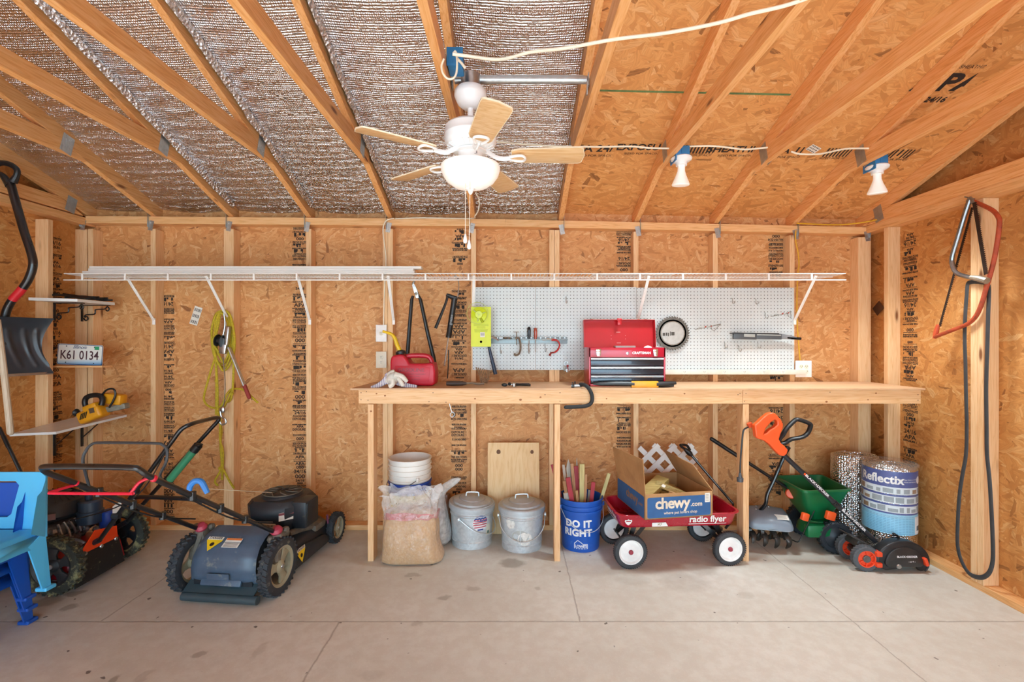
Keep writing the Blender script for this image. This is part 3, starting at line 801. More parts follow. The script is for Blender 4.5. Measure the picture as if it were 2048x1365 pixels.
ls = thing('corner_shelf', 'white shelf on plain black brackets holding the yellow saw', 'shelf', (-3.1, 3.4, .83))
SM = basis((0, 0, 0), (1, 0, 0), (0, 1, .075), (0, -.075, 1)); 
def zl(y): return .826+(y-3.08)*.075
bm_ = MB(); P = [(-3.248, 3.07), (-2.995, 3.12), (-2.93, 3.612), (-3.248, 3.612)]
lo = [(p[0], p[1], zl(p[1])) for p in P]; hi = [(p[0], p[1], zl(p[1])+.016) for p in P]
bm_.add(lo+hi, [(3, 2, 1, 0), (4, 5, 6, 7), (0, 1, 5, 4), (1, 2, 6, 5), (2, 3, 7, 6), (3, 0, 4, 7)])
bm_.build('shelf_board', M_shelfw, ls, smooth=False)
for y in (3.37, 3.585):
    z = zl(y); b = MB()
    b.box((-3.245, y, z-.11), (.008, .019, .215), bev=.001).bar((-3.245, y, z-.004), (-3.03, y, z-.004), .019, .007, side=(0, 1, 0))
    b.tube([(-3.242, y, z-.15), (-3.08, y, z-.008)], .004, 6)
    for q in (-.08, -.2): b.ball((-3.2405, y, z+q), .004, 8)
    b.build('shelf_bracket', M_blackmetal, ls)

# licence plate on its ledge
lg = MB().box((-3.133, 3.44, 1.258), (.405, .09, .014), bev=.001).build('ledge', M_plate, smooth=False); tag(lg, 'thin brown wooden ledge under the licence plate', 'ledge')
lp_ = thing('licence_plate', 'white and blue licence plate standing on the thin wooden ledge', 'licence plate', (-3.09, 3.40, 1.265))
PM = T(-3.095, 3.405, 1.3435) @ RZ(8) @ RY(3) @ BACK(0, 0, 0)
rr_ = lambda w, h, r, n=5: [(sx*(w/2-r)+r*math.cos(a), sy*(h/2-r)+r*math.sin(a)) for (sx, sy, a0) in ((1, 1, 0), (-1, 1, 90), (-1, -1, 180), (1, -1, 270)) for a in [math.radians(a0+90*i/n) for i in range(n+1)]]
def platemat():
    k = NT('reflective_plate'); sp = k.n('SeparateXYZ', Vector=k.obj)
    c = k.ramp(k.math('MULTIPLY_ADD', sp.outputs[2], 6.3, 0.0), [(.03, lin('#3f7bb5')), (.16, lin('#a9c8dd')), (.3, lin('#e6e6e0')), (1, lin('#e9e8e2'))])
    k.set(Base_Color=c, Roughness=.35); return k.m
MB(PM).prism(rr_(.292, .148, .012), .0015).build('plate_blank', platemat(), lp_, smooth=False)
e = MB(PM); O = rr_(.288, .144, .011); I = rr_(.280, .136, .009); n = len(O)
e.add([(p[0], p[1], .0016) for p in O]+[(p[0], p[1], .0016) for p in I], [(k, (k+1) % n, n+(k+1) % n, n+k) for k in range(n)])
e.build('border_line', mat('plate_dark_blue', '#33496e', .4), lp_, smooth=False)
MB(PM).text('K61 0134', .088, T(-.004, -.006, .0018) , bold=.0012, sx=.72).build('plate_lettering', mat('plate_maroon', '#4a2a33', .5), lp_, smooth=False)
MB(PM).text('Illinois', .034, T(-.005, .053, .0018), shear=.4, bold=.0004).build('state_lettering', mat('plate_dark_blue', '#33496e', .4), lp_, smooth=False)
MB(PM).box((.106, .052, .0014), (.03, .024, .0008)).build('renewal_sticker', mat('green_sticker', '#2f9e6a', .5), lp_, smooth=False)
b = MB(PM)
for x in (-.09, .09):
    for y in (.058, -.058): b.ball((x, y, .001), .004, 8)
b.build('screw_hole', M_black, lp_)

# snow shovel
sv = thing('snow_shovel', 'black snow shovel with a bent shaft and red sleeve hanging in the corner', 'snow shovel', (-3.1, 2.95, 1.24))
Ys = 2.98
SP = [at(x, y, Ys) for x, y in ((21, 366), (33, 410), (48, 462), (62, 505), (66, 530), (58, 557), (43, 580), (25, 600), (13, 622), (9, 645), (8, 690))]
MB().tube(SP, .0225, 14, sm=5).build('shaft', M_blackmetal, sv)
g = [at(x, y, Ys) for x, y in ((21, 372), (6, 352), (-8, 345), (-10, 332), (4, 326), (22, 330), (34, 340), (33, 352), (26, 364))]
MB().tube(g, .016, 10, sm=4, closed=False, radii=[.026, .017, .015, .016, .0165, .0165, .016, .016, .024]).build('grip', M_black, sv)
q = smooth_pts(SP, 5); a = [p for p in q if 574 < 682.5-(p.z-H)*F/Ys < 602]
MB().tube(a, .0237, 14).build('red_sleeve', mat('red_sleeve', '#c8202c', .4), sv)
bcen = Vector((-3.125, 2.93, 1.41)); u = Vector((.30, .95, 0)).normalized(); nn = Vector((u.y, -u.x, 0))
def bl_fn(a, c):
    s = (a-.5)*.46; z = (c-.5)*.36
    dep = -.055*math.sin(PI*min(1, c*1.0))+.03*(abs(2*a-1))**3
    for k, x0 in enumerate((-.16, -.08, .0, .08, .15)):
        d = abs(s-x0-.10*(1-c)); dep += .010*max(0, 1-d/.02)*(1 if .12 < c < .8 else 0)
    side = 1.0-.16*math.sin(PI*c)*max(0, (abs(2*a-1)-.5)/.5)
    return bcen+u*(s*side)+V(0, 0, z+.02*(2*a-1)*0)+nn*dep
MB().grid(bl_fn, 70, 26, .006).build('scoop', mat('dark_shovel_plastic', '#30363e', .32, 0, .2), sv, angle=60)
b = MB(); b.box((0, 0, 0), (.01, .46, .016), frame(bcen+V(0, 0, -.18)+nn*.012, (0, 0, 1), nn)); b.build('wear_strip', M_steel, sv, smooth=False)

p0, p1 = at(-6, 640, 2.80), at(21, 866, 2.80)
tag(MB().tube([p0, (p0+p1)/2+V(.004, 0, 0), p1], .0165, 10, sm=4).ball(p1, .0165, 10).build('wooden_pole', wood('grey_handle_wood', 'z', '#d6c7b2', '#c7b59c', '#a8947a', knots=False)), 'pale wooden tool handle hanging in front of the snow shovel', 'tool handle')
p0, p1 = at(-8, 842, 3.1), at(38, 938, 3.1)
tag(MB().tube([p0, p1+(p1-p0)*.9], .010, 8).tube([at(7, 873, 3.1)+V(0, 0, 0), at(17, 895, 3.1)], .0115, 8).build('black_pole', M_blackmetal), 'thin black metal pole leaning behind the pale blue chair', 'pole')

# yellow electric saw on the lower shelf
M_sawy = mat('saw_yellow_plastic', '#e09a1c', .42, 0, .1)
cs = thing('power_saw', 'yellow electric saw with black handle lying on the white shelf', 'saw', (-3.08, 3.36, .85))
SA = T(at(200, 818, 3.33)) @ RY(-22)
b = MB(SA); b.box((-.055, 0, -.018), (.17, .10, .085), bev=.02, seg=3).box((-.03, -.005, .03), (.10, .085, .04), bev=.012)
b.build('motor_body', M_sawy, cs)
MB(SA).box((.09, .03, .035), (.15, .07, .075), RY(28), bev=.014).build('front_housing', M_sawy, cs)
MB(SA).box((.075, .035, -.03), (.17, .05, .04), RY(10), bev=.008).build('bar_cover', mat('dull_alloy', '#8f8d80', .5, .3, .2, 30), cs)
MB(SA).tube([(-.075, -.01, .03), (-.075, -.01, .075), (-.05, -.01, .105), (.0, -.012, .103), (.05, -.02, .08), (.066, -.03, .045), (.05, -.04, .01)], .017, 12, sm=5).build('handle', M_black, cs)
MB(SA).tube([(.045, -.01, .075), (.11, -.02, .10), (.155, -.02, .088), (.155, -.02, .05), (.12, -.02, .01), (.08, -.02, -.02)], .0065, 8, sm=5).build('hand_guard', M_black, cs)
MB(SA).lathe([(.001, .03), (.02, .028), (.026, .018), (.022, .008), (.01, .0), (.01, -.03)], T(-.15, 0, .03) @ RY(-60), n=16).build('knob', M_black, cs)
b = MB(SA)
for i in range(4): b.box((-.10+.013*i, -.0515, -.012), (.006, .003, .045), RY(35))
b.build('vent_slot', M_black, cs, smooth=False)
MB(SA).box((-.015, -.0510, .0), (.035, .002, .035), RY(8)).build('rating_badge', mat('brown_badge', '#5a4636', .5), cs, smooth=False)

# come-along winch and yellow rope on the stud
M_rope = mat('yellow_rope', '#c2ab2a', .8, 0, .25, 90, bump=.6, bscale=300)
def ropeloop(cx, w, y0, y1, Y, seed):
    r = random.Random(seed); P = []
    for k in range(12):
        a = 2*PI*k/12
        x = cx+w*math.sin(a)*(1.0)+r.uniform(-2, 2); y = (y0+y1)/2-(y1-y0)/2*math.cos(a)
        P.append(at(x, y, Y+.012*math.sin(a*2+seed)))
    return P
rp = MB()
for i, (cx, w, a, c, Y) in enumerate(((446, 18, 622, 735, 3.585), (447, 13, 624, 725, 3.575), (443, 20, 622, 728, 3.59), (449, 20, 621, 742, 3.565), (441, 17, 626, 705, 3.57))):
    rp.tube(ropeloop(cx, w, a, c, Y, i), .0080, 7, closed=True, sm=4)
for P in ([(430, 640), (431, 700), (433, 760), (432, 830)], [(462, 640), (467, 700), (466, 770), (461, 800), (448, 808), (442, 830), (440, 880), (446, 905), (444, 960)],
          [(436, 700), (424, 735), (411, 780), (408, 800), (416, 812), (432, 817), (444, 810), (452, 792), (462, 780), (475, 778), (490, 782), (505, 796), (516, 806)],
          [(432, 720), (435, 780), (436, 830), (443, 860), (441, 890), (443, 935), (430, 962), (436, 972)], [(444, 935), (452, 950), (460, 965), (468, 977)],
          [(438, 830), (448, 815), (460, 790), (466, 782)]):
    rp.tube([at(x, y, 3.585-.02*math.sin(i*1.3)) for i, (x, y) in enumerate(P)], .0080, 7, sm=5)
for (x, y) in ((444, 903), (444, 940), (464, 788), (433, 762), (440, 937)): rp.ball(at(x, y, 3.575), .014, 8)
tag(rp.build('rope_coil', M_rope), 'coil of yellow rope hanging from a bracket on the stud', 'rope')
wi = thing('cable_winch', 'hand cable winch hanging inside the yellow rope', 'winch', at(446, 700, 3.56))
Yw = 3.53
b = MB().tube([at(448, 628, Yw), at(450, 650, Yw), at(446, 672, Yw)], .006, 8, sm=3).box(at(448, 692, Yw), (.05, .03, .12), RY(10), bev=.008).box(at(455, 672, Yw), (.028, .034, .14), RY(6), bev=.006)
b.build('body', M_steel, wi)
MB().lathe([(.005, -.022), (.045, -.022), (.045, -.015), (.03, -.012), (.03, .012), (.045, .015), (.045, .022), (.005, .022)], T(at(440, 682, Yw-.01)) @ RY(90) @ RY(10), n=24).build('drum', M_black, wi)
p0, p1 = at(458, 695, Yw), at(489, 772, Yw)
MB().bar(p0, p1, .034, .010, side=(0, 1, 0), bev=.002).build('lever', M_galv, wi, smooth=False)
MB().tube([p1-(p1-p0)*.02, p1+(p1-p0)*.30], .0145, 10).ball(p1+(p1-p0)*.30, .0145, 10).build('grip', mat('dark_red_rubber', '#8f2f2a', .6), wi)
MB().tube([at(446, 715, Yw), at(450, 760, Yw), at(449, 800, Yw), at(445, 818, Yw)], .004, 6, sm=4).build('wire_cable', M_rust, wi)
MB().tube([at(445, 815, Yw), at(441, 822, Yw), at(443, 834, Yw), at(450, 838, Yw), at(452, 846, Yw), at(444, 850, Yw), at(439, 843, Yw)], .007, 8, sm=4).ball(at(445, 820, Yw), (.02, .012, .025), 10).build('hook', M_steel, wi)
# ------------------------------------------------------------------ workbench
ZT = 1.133
BY = 3.105
be = thing('workbench', 'long pine workbench with plywood top along the back wall', 'workbench', (.8, 3.3, 0))
P = [(-1.055, BY-.01), (2.695, BY-.01), (2.695, 3.617), (-1.035, 3.617)]
MB().prism(P, .012, T(0, 0, ZT-.006), bev=.001).build('bench_top', M_benchtop, be, smooth=False)
for xa, xb in ((-1.003, 1.508), (1.510, 2.673)):
    MB().box(((xa+xb)/2, BY+.019, ZT-.0125-.0445), (xb-xa, .038, .089), bev=.0015).build('front_board', M_bench, be, smooth=False)
MB().box((.835, 3.598, ZT-.0125-.0445), (3.6, .036, .089)).build('back_ledger', M_bench, be, smooth=False)
MB().box((-.984, 3.36, ZT-.0125-.0445), (.038, .435, .089)).build('end_board', M_bench, be, smooth=False)
for x in (-.924, .296, 1.530):
    MB().box((x, BY+.0445, .514), (.038, .089, 1.028), bev=.0015).build('leg', M_benchz, be, smooth=False)
b = MB()
for px, py in ((722, 786), (733, 784), (722, 800), (736, 801), (866, 786), (858, 804), (892, 805), (1090, 790), (1120, 803), (1120, 786), (1480, 788), (1489, 803), (1492, 788), (1476, 790), (1660, 785), (1836, 790), (1836, 801)):
    b.ball(at(px, py, BY-.0005), (.003, .0012, .003), 6)
b.build('nail_head', M_black, be)
b = MB()
for px, py, r_ in ((753, 788, .006), (770, 792, .007), (950, 798, .006), (1041, 800, .009), (1081, 795, .007), (1213, 798, .005), (1300, 799, .004), (1369, 788, .006), (1653, 804, .008), (1752, 787, .006), (1736, 800, .005), (742, 823, .007)):
    b.ball(at(px, py, BY-.0003 if py < 810 else BY), (r_, .0008, r_*.8), 10)
b.build('knot', mat('pine_knot', '#9a5f36', .6), be)

# ------------------------------------------------------------------ pegboard panels
def pegmat():
    k = NT('white_pegboard'); sp = k.n('SeparateXYZ', Vector=k.obj)
    fx = k.math('SUBTRACT', k.math('FRACT', k.math('DIVIDE', sp.outputs[0], .0254)), .5)
    fz = k.math('SUBTRACT', k.math('FRACT', k.math('DIVIDE', sp.outputs[2], .0254)), .5)
    d = k.math('SQRT', k.math('ADD', k.math('MULTIPLY', fx, fx), k.math('MULTIPLY', fz, fz)))
    hole = k.math('LESS_THAN', d, .135)
    n = k.noise(k.obj, 3, 3)
    c = k.ramp(n, [(.3, lin('#ccd3d4')), (.7, lin('#d6dcdc'))])
    k.set(Base_Color=k.mix(hole, c, lin('#3b3632')), Roughness=.4); return k.m
M_peg = pegmat()
YP = 3.613
for xa, xb, za, zb, l in ((-.30, .1795, 1.222, 1.851, 'white pegboard panel holding the tool rail'), (.1815, .944, 1.222, 1.851, 'white pegboard panel behind the red toolbox'), (.946, 2.144, 1.20, 1.848, 'wide white pegboard panel holding the round saw blade')):
    tag(MB().box(((xa+xb)/2, YP, (za+zb)/2), (xb-xa, .006, zb-za)).build('pegboard', M_peg, smooth=False), l, 'pegboard', 'pegboard panels above the bench')
YF_ = YP-.003
ps = thing('power_strip', 'white strip of sockets along the lower edge of the pegboard', 'power strip', (1.65, 3.6, 1.2))
xa, xb = X(1333, 3.59), X(1585, 3.59)
MB().box(((xa+xb)/2+0, 3.593, 1.207), (xb-xa+.2, .032, .036), bev=.003).build('housing', mat('ivory_plastic', '#e6e2d4', .4), ps)
for px in (1369, 1409, 1449, 1489, 1528, 1566):
    x = X(px, 3.577); b = MB()
    b.box((x, 3.5765, 1.207), (.032, .002, .024))
    s_ = b.build('socket', mat('ivory_socket', '#efeadc', .4), ps, smooth=False)
    bb = MB(); 
    for dx in (-.005, .005): bb.box((x+dx, 3.5753, 1.21), (.002, .001, .008))
    bb.ball((x, 3.5755, 1.202), (.002, .0008, .002), 6); bb.build('slot', M_black, s_, smooth=False)
# wall outlets
M_ivory = mat('ivory_cover_plate', '#e8e0cb', .4, 0, .04)
def outlet(px, py, w, h, label, m, rows, cols, sx=.02, Y=3.60, box=True):
    c = at(px, py, Y); t = thing('wall_outlet', label, 'outlet', c)
    pl = MB(T(c)).box((0, 0, 0), (w, .006, h), bev=.002).build('cover_plate', m, t)
    if box: MB(T(c)).box((.0, .010, 0), (w*.8, .018, h*.85)).build('back_box', M_blue if m is not M_ivory else m, t, smooth=False)
    for i in range(rows):
        for j in range(cols):
            x = (j-(cols-1)/2)*sx*1.9; z = (i-(rows-1)/2)*.038
            s_ = MB(T(c)).lathe([(.001, 0), (.0155, 0), (.0165, -.002), (.0165, -.004)], T(x, -.006, z) @ RX(90), n=20).build('socket', M_ivory, t)
            b = MB(T(c))
            for dx in (-.006, .006): b.box((x+dx, -.0065, z+.003), (.002, .002, .008))
            b.ball((x, -.0065, z-.007), (.0025, .001, .0025), 6); b.build('slot', M_black, s_, smooth=False)
    return t
outlet(762.5, 667, .082, .128, 'white wall outlet plate behind the yellow spout of the petrol can', M_white, 1, 1)
outlet(762.5, 720, .08, .125, 'ivory double wall outlet just above the work gloves', M_ivory, 2, 1)
outlet(1607, 738.5, .122, .126, 'white four socket wall outlet at the end of the pegboard', M_white, 2, 2, Y=3.595)

# ------------------------------------------------------------------ pegboard hooks and holders
PEGS = [((1132, 600), 10, 'single wire peg hook high between the tool rail and the toolbox'), ((1464, 602), 8, 'wire peg hook high on the panel, above the long grey tool'), ((1511, 603), 8, 'wire peg hook next nearest the shelf bracket, high on the panel'),
        ((1530, 631), 8, 'wire peg hook just below and beside the highest pair of hooks'), ((1449, 691), 8, 'wire peg hook below the near end of the long grey tool'), ((1477, 697), 8, 'lowest wire peg hook under the long grey tool'), ((1515, 691), 8, 'wire peg hook under the middle of the long grey tool'),
        ((1001, 700), 10, 'wire peg hook under the end of the tool rail by the hammer'), ((1057, 697), 14, 'wire peg hook below the black screwdriver'), ((1090, 695), 12, 'wire peg hook between the red cutters and the screwdrivers')]
pegm = mat('zinc_wire', '#9fa09a', .35, .9, .1)
for (px, py), ln, l in PEGS:
    c = at(px, py, YF_-.003); k = ln/262
    b = MB().tube([c+V(0, .004, k*.6), c+V(0, -.006, k*.5), c+V(0, -.008, -k*.5), c+V(.004, -.018, -k*.75), c+V(.008, -.03, -k*.5), c+V(.009, -.033, -k*.1)], .0018, 6, sm=4)
    tag(b.build('peg_hook', pegm), l, 'hook', 'wire hooks on the pegboard')
def rack(px, py, s, l):
    c = at(px, py, YF_-.004); b = MB()
    b.tube([c+V(-.1, -.0, -.02), c+V(-.06, -.05, -.012), c+V(.0, -.05, 0), c+V(.095*s, -.005, .022)], .002, 6)
    b.tube([c+V(.02, -.0, .01), c+V(.018, -.03, -.025), c+V(.03, -.04, -.032), c+V(.095*s, -.005, .022)], .002, 6)
    b.tube([c+V(-.07, .0, -.006), c+V(-.07, -.05, -.008), c+V(-.07, -.05, -.022)], .002, 6)
    o = b.build('wire_holder', pegm); tag(o, l, 'holder')
    MB().tube([c+V(-.045, -.051, -.006), c+V(-.035, -.055, .004)], .004, 6).tube([c+V(.0, -.051, 0), c+V(.006, -.055, .006)], .004, 6).build('rubber_tip', mat('red_rubber_tip', '#b04a40', .6), o)
rack(1416, 654, 1, 'bent wire tool holder with red tips beside the saw blade')
rack(1568, 628, .5, 'bent wire tool holder with red tips near the end of the pegboard')

# saw blade
sb = thing('saw_blade', 'round silver circular saw blade hanging on the pegboard', 'saw blade', at(1345, 667, 3.59))
c = at(1345, 667, 3.59); b = MB(); n = 40; poly = []
for i in range(n):
    a = 2*PI*i/n
    for (da, r) in ((0, .129), (.05, .131), (.06, .118), (.13, .124)): poly.append((r*math.cos(a+da), r*math.sin(a+da)))
R_ = frame(c, (0, -1, 0))
b.prism(poly, .0025, R_); b.build('toothed_plate', mat('dull_blade_steel', '#6f6a62', .45, .85, .25, 60), sb, smooth=False)
MB().lathe([(.001, .0022), (.085, .0022), (.0851, .0018), (.104, .0018)], R_, n=48).build('polished_face', mat('bright_blade_steel', '#bab8b2', .4, .25, .1, 30), sb)
MB().lathe([(.086, .0024), (.089, .003), (.092, .0024)], R_, n=48, closed=True).build('ring_mark', M_rust, sb)
b = MB()
r = random.Random(4)
for x, w in ((-.075, .018), (-.052, .012), (-.036, .008), (-.02, .006), (-.01, .024)): b.box((c.x+x+w/2, c.y-.0030, c.z-.006+r.uniform(-.004, .004)), (w, .0006, r.uniform(.022, .034)))
b.build('worn_print', mat('grey_ink', '#4a463f', .6), sb, smooth=False)

# long grey and black tool
lt = thing('reciprocating_blade_tool', 'long grey and black slim tool hanging level on the pegboard', 'tool', at(1530, 673, 3.56))
Y = 3.56
bd = lambda xa, ya, xb, yb, w, dp, m, nme, bev=.004: MB().bar(at(xa, ya, Y), at(xb, yb, Y), dp, w, side=(0, 1, 0), bev=bev).build(nme, m, lt)
bd(1466, 672, 1512, 673, .050, .03, mat('dark_grey_plastic', '#4c5054', .4), 'grip')
bd(1486, 671, 1508, 672, .022, .032, mat('pale_grey_plastic', '#a9aba6', .4), 'grip_inlay', .002)
bd(1510, 673, 1562, 674, .042, .028, mat('dark_grey_plastic', '#4c5054', .4), 'body')
bd(1461, 667, 1556, 668, .008, .032, M_black, 'rail', .001)
bd(1512, 670, 1560, 671, .007, .030, mat('pale_grey_plastic', '#a9aba6', .4), 'trim_line', .001)
MB().prism([(0, .022), (.06, .016), (.125, .004), (.16, -.006), (.165, -.02), (.1, -.022), (0, -.020)], .02, basis(at(1550, 673, Y), (1, 0, 0), (0, 0, 1), (0, -1, 0)), bev=.003).build('blade_guard', mat('mid_grey_plastic', '#85878a', .4, .3), lt)
MB().bar(at(1572, 676, Y), at(1602, 678, Y), .02, .02, side=(0, 1, 0), bev=.005).build('tip', M_black, lt)

# tool rail with tools
tr = thing('tool_rail', 'grey metal tool rail screwed across the pegboard', 'tool rail', at(1060, 680, 3.59))
xa, xb = X(980, 3.59), X(1135, 3.59); zc = at(0, 681, 3.59).z
MB().box(((xa+xb)/2, 3.601, zc), (xb-xa, .012, .052), bev=.002).box(((xa+xb)/2, 3.575, zc+.004), (xb-xa, .05, .008), bev=.002).build('rail', mat('blue_grey_rail', '#93a0a3', .45, .4, .1), tr)
b = MB()
for i in range(16): b.lathe([(.001, .003), (.005, .0025), (.005, 0)], T(xa+.02+i*(xb-xa-.04)/15, 3.5935, zc+.018) @ RX(90), n=8)
b.build('rivet', M_steel, tr)
def driver(px, ytop, ymid, m, label, ybot=704):
    Y = 3.572; a, c_ = at(px, ytop, Y), at(px, ymid, Y); L = a.z-c_.z
    t = thing('screwdriver', label, 'screwdriver', c_)
    MB(T(c_)).lathe([(.005, 0), (.010, .004), (.0095, L*.18), (.0125, L*.3), (.0135, L*.75), (.011, L*.93), (.006, L), (.001, L*1.005)], n=10).build('handle', m, t)
    MB(T(c_)).lathe([(.0028, at(0, ybot, Y).z-c_.z), (.0028, .002)], n=8).build('shaft', M_steel, t)
driver(1058, 654, 680, mat('black_driver_handle', '#1c1d20', .25), 'black handled screwdriver standing in the tool rail')
driver(1071, 656, 681, mat('red_clear_handle', '#c8604c', .2, trans=.25), 'red clear handled screwdriver standing in the tool rail')
M_bronze = mat('bronze_cast_iron', '#84786a', .45, .6, .2, 40)
cc = thing('c_clamp', 'old bronze coloured C clamp hooked over the tool rail', 'clamp', at(1036, 690, 3.55))
Y = 3.55
MB().tube([at(x, y, Y) for x, y in ((1031, 678), (1036, 676), (1040, 684), (1041, 698), (1038, 708), (1031, 711), (1029, 707))], .0075, 8, sm=5, flat=1.3).build('frame', M_bronze, cc)
MB().tube([at(1033, 664, Y), at(1033, 690, Y)], .0035, 8).build('screw', M_bronze, cc)
MB().tube([at(1027, 664.5, Y), at(1038, 664.5, Y)], .0025, 8).build('turning_bar', M_bronze, cc)
pc = thing('tube_cutters', 'bent red handled cutters hanging from the end of the tool rail', 'pliers', at(1112, 695, 3.54))
M_redgrip = mat('red_dipped_grip', '#b32724', .4)
for k, dy in ((0, 0), (1, -.018)):
    MB().tube([at(1105-k*2, 679+k*2, 3.55+dy), at(1114, 681+k, 3.55+dy), at(1119, 689+k, 3.55+dy), at(1116, 699+k, 3.55+dy), at(1109, 705+k, 3.55+dy)], .0055, 8, sm=5).build('handle', M_redgrip, pc)
    MB().tube([at(1109, 705+k, 3.55+dy), at(1102, 706+k, 3.55+dy), at(1098+k*3, 712+k, 3.55+dy)], .0045, 8, sm=3).build('jaw', mat('dark_red_steel', '#8a2a26', .4, .3), pc)
MB().tube([at(1085, 680, 3.575), at(1106, 679, 3.56)], .006, 8).build('head', mat('wooden_peg', '#c99a5c', .5), pc)
for i, (px, l, m) in enumerate(((1002, 'small steel socket lying on the tool rail nearest the hammer', M_steel), (1011, 'second steel socket lying on the tool rail from the hammer', M_rust), (1020, 'small steel socket lying on the tool rail beside the clamp', M_steel))):
    c = at(px, 676.5, 3.568); c.z = zc+.0165
    tag(MB().lathe([(.004, -.014), (.008, -.014), (.0085, .0), (.0075, .014), (.004, .014)], T(c) @ RZ(30*i) @ RY(90), n=10).build('socket_bit', m), l, 'socket')
tag(MB().tube([at(1103, 677, 3.567), at(1085, 681, 3.567)], .005, 8).build('wooden_peg', mat('wooden_peg', '#c99a5c', .5)), 'small wooden stick lying on the tool rail', 'stick') if False else None
nails = MB()
for px in (1005, 1014): nails.tube([at(px, 682, 3.56), at(px, 696, 3.56)], .0022, 6)
tag(nails.build('hanging_pins', M_rust), 'pair of steel pins hanging below the tool rail by the hammer', 'pin') if False else None

# hammer
hm = thing('hammer', 'blue handled hammer hanging beside the yellow package', 'hammer', at(985, 710, 3.53))
Y = 3.535
MB().tube([at(977, 690, Y), at(981, 708, Y), at(987, 732, Y), at(991, 749, Y)], .014, 10, radii=[.010, .012, .0145, .0145]).build('handle', mat('navy_rubber', '#2b3a52', .5), hm)
MB().tube([at(977, 692, Y), at(974, 678, Y)], .008, 8).tube([at(976, 679, Y), at(984, 675, Y), at(992, 678, Y), at(997, 683, Y)], .009, 8, sm=4, radii=[.010, .011, .007, .003]).tube([at(976, 679, Y), at(966, 680, Y)], .012, 10).build('head', M_steel, hm)

# yellow package
M_yel = mat('bright_yellow_card', '#d5e02c', .45, 0, .06)
pk = thing('trimmer_package', 'bright yellow trimmer line package hanging below the wire shelf', 'package', at(962, 650, 3.49))
Y = 3.49; a, c_ = at(942, 614, Y), at(982, 694, Y)
MB().prism([(a.x, c_.z), (c_.x, c_.z), (c_.x, a.z), (a.x, a.z)], .004, basis((0, Y, 0), (1, 0, 0), (0, 0, 1), (0, -1, 0)), bev=.001).build('backing_card', M_yel, pk, smooth=False)
c = at(958, 630, Y-.02)
MB().lathe([(.002, -.012), (.05, -.012), (.056, -.004), (.056, .012), (.03, .02), (.026, .028), (.002, .028)], frame(c, (0, -1, 0)), n=28).build('spool', mat('acid_yellow_plastic', '#cbdc1e', .3), pk)
b = MB().tube([c+V(.078*math.cos(t*PI/12)-.01, -.012, .078*math.sin(t*PI/12)+.012) for t in range(24)], .0016, 6, closed=True)
for t in (20, 140, 260): b.tube([c+V(0, -.025, 0), c+V(.05*math.cos(math.radians(t)), -.02, .05*math.sin(math.radians(t)))], .005, 6)
b.build('line_loop', mat('clear_line', '#b9c65a', .3), pk)
MB().tube([at(958, 632, Y-.035), at(966, 645, Y-.035)], .010, 8).build('clip', mat('olive_plastic', '#9aa818', .4), pk)
b = MB(); r = random.Random(2)
for i in range(7):
    p = at(962, 649+i*2.6, Y-.0025); b.box(p, (r.uniform(.06, .11), .0006, .0028))
b.build('small_print', mat('olive_ink', '#8f9a22', .6), pk, smooth=False)
b = MB(); p = at(965, 670, Y-.0028); b.box(p, (.034, .0004, .036)); b.build('bar_code_label', M_paper, pk, smooth=False)
b = MB()
for i in range(7): b.box(p+V(-.012+i*.004, -.0005, .003), (.0016, .0004, .02))
b.lathe([(.001, 0), (.009, 0)], frame(at(962, 684, Y-.003), (0, -1, 0)), n=16); b.build('bar_code', M_ink, pk, smooth=False)

# loppers
lo_ = thing('loppers', 'long black handled loppers hanging below the wire shelf', 'loppers', at(838, 650, 3.56))
Y = 3.56
MB().tube([at(826, 592, Y), at(823.5, 600, Y), at(819, 655, Y), at(815, 709, Y)], .0145, 10, radii=[.009, .0135, .0145, .0155]).build('handle', M_black, lo_)
MB().tube([at(836, 590, Y+.012), at(841, 600, Y+.012), at(855, 665, Y+.012), at(867, 715, Y+.012), at(870, 731, Y+.012)], .0145, 10, radii=[.009, .0135, .0145, .0155, .0150]).build('handle', M_black, lo_)
MB().prism([(-.012, -.05), (.008, -.055), (.012, 0), (.004, .05), (-.006, .066), (-.018, .05), (-.016, 0)], .006, T(at(832, 583, Y)) @ BACK(0, 0, 0) @ RZ(14), bev=.001).build('cutting_blade', M_steel, lo_, smooth=False)
MB().tube([at(838, 592, Y+.006), at(831, 578, Y+.006), at(826, 568, Y+.006), at(829, 563, Y+.006)], .008, 8, sm=4).lathe([(.001, .008), (.011, .006), (.012, 0)], frame(at(832, 588, Y-.004), (0, -1, 0)), n=12).build('hook_jaw', M_rust, lo_)

# grease gun
gg = thing('grease_gun', 'black grease gun with its lever open hanging from the wire shelf', 'grease gun', at(903, 640, 3.56))
a, c_ = at(909, 597, Y), at(897, 676, Y)
MB().tube([a, a+(c_-a)*.04, a+(c_-a)*.06, c_-(c_-a)*.06, c_-(c_-a)*.04, c_], .02, 14, radii=[.023, .024, .021, .021, .0235, .022]).build('barrel', M_black, gg)
MB().tube([at(893, 590, Y), at(902, 594, Y), at(914, 597, Y)], .014, 10, radii=[.012, .017, .014]).build('head', M_black, gg)
MB().tube([at(896, 588, Y), at(892, 605, Y), at(880, 635, Y), at(871, 657, Y)], .011, 8, sm=3, radii=[.010, .009, .0115, .012]).build('lever', M_black, gg)
MB().tube([at(896.5, 676, Y), at(889, 730, Y)], .0055, 8).ball(at(889, 731, Y), .008, 8).build('plunger_rod', M_steel, gg)
MB().tube([at(915, 595, Y), at(917.5, 575, Y), at(916.5, 562, Y), at(913, 553, Y-.004), at(908, 553, Y-.006)], .004, 8, sm=4).build('grease_tube', M_steel, gg)
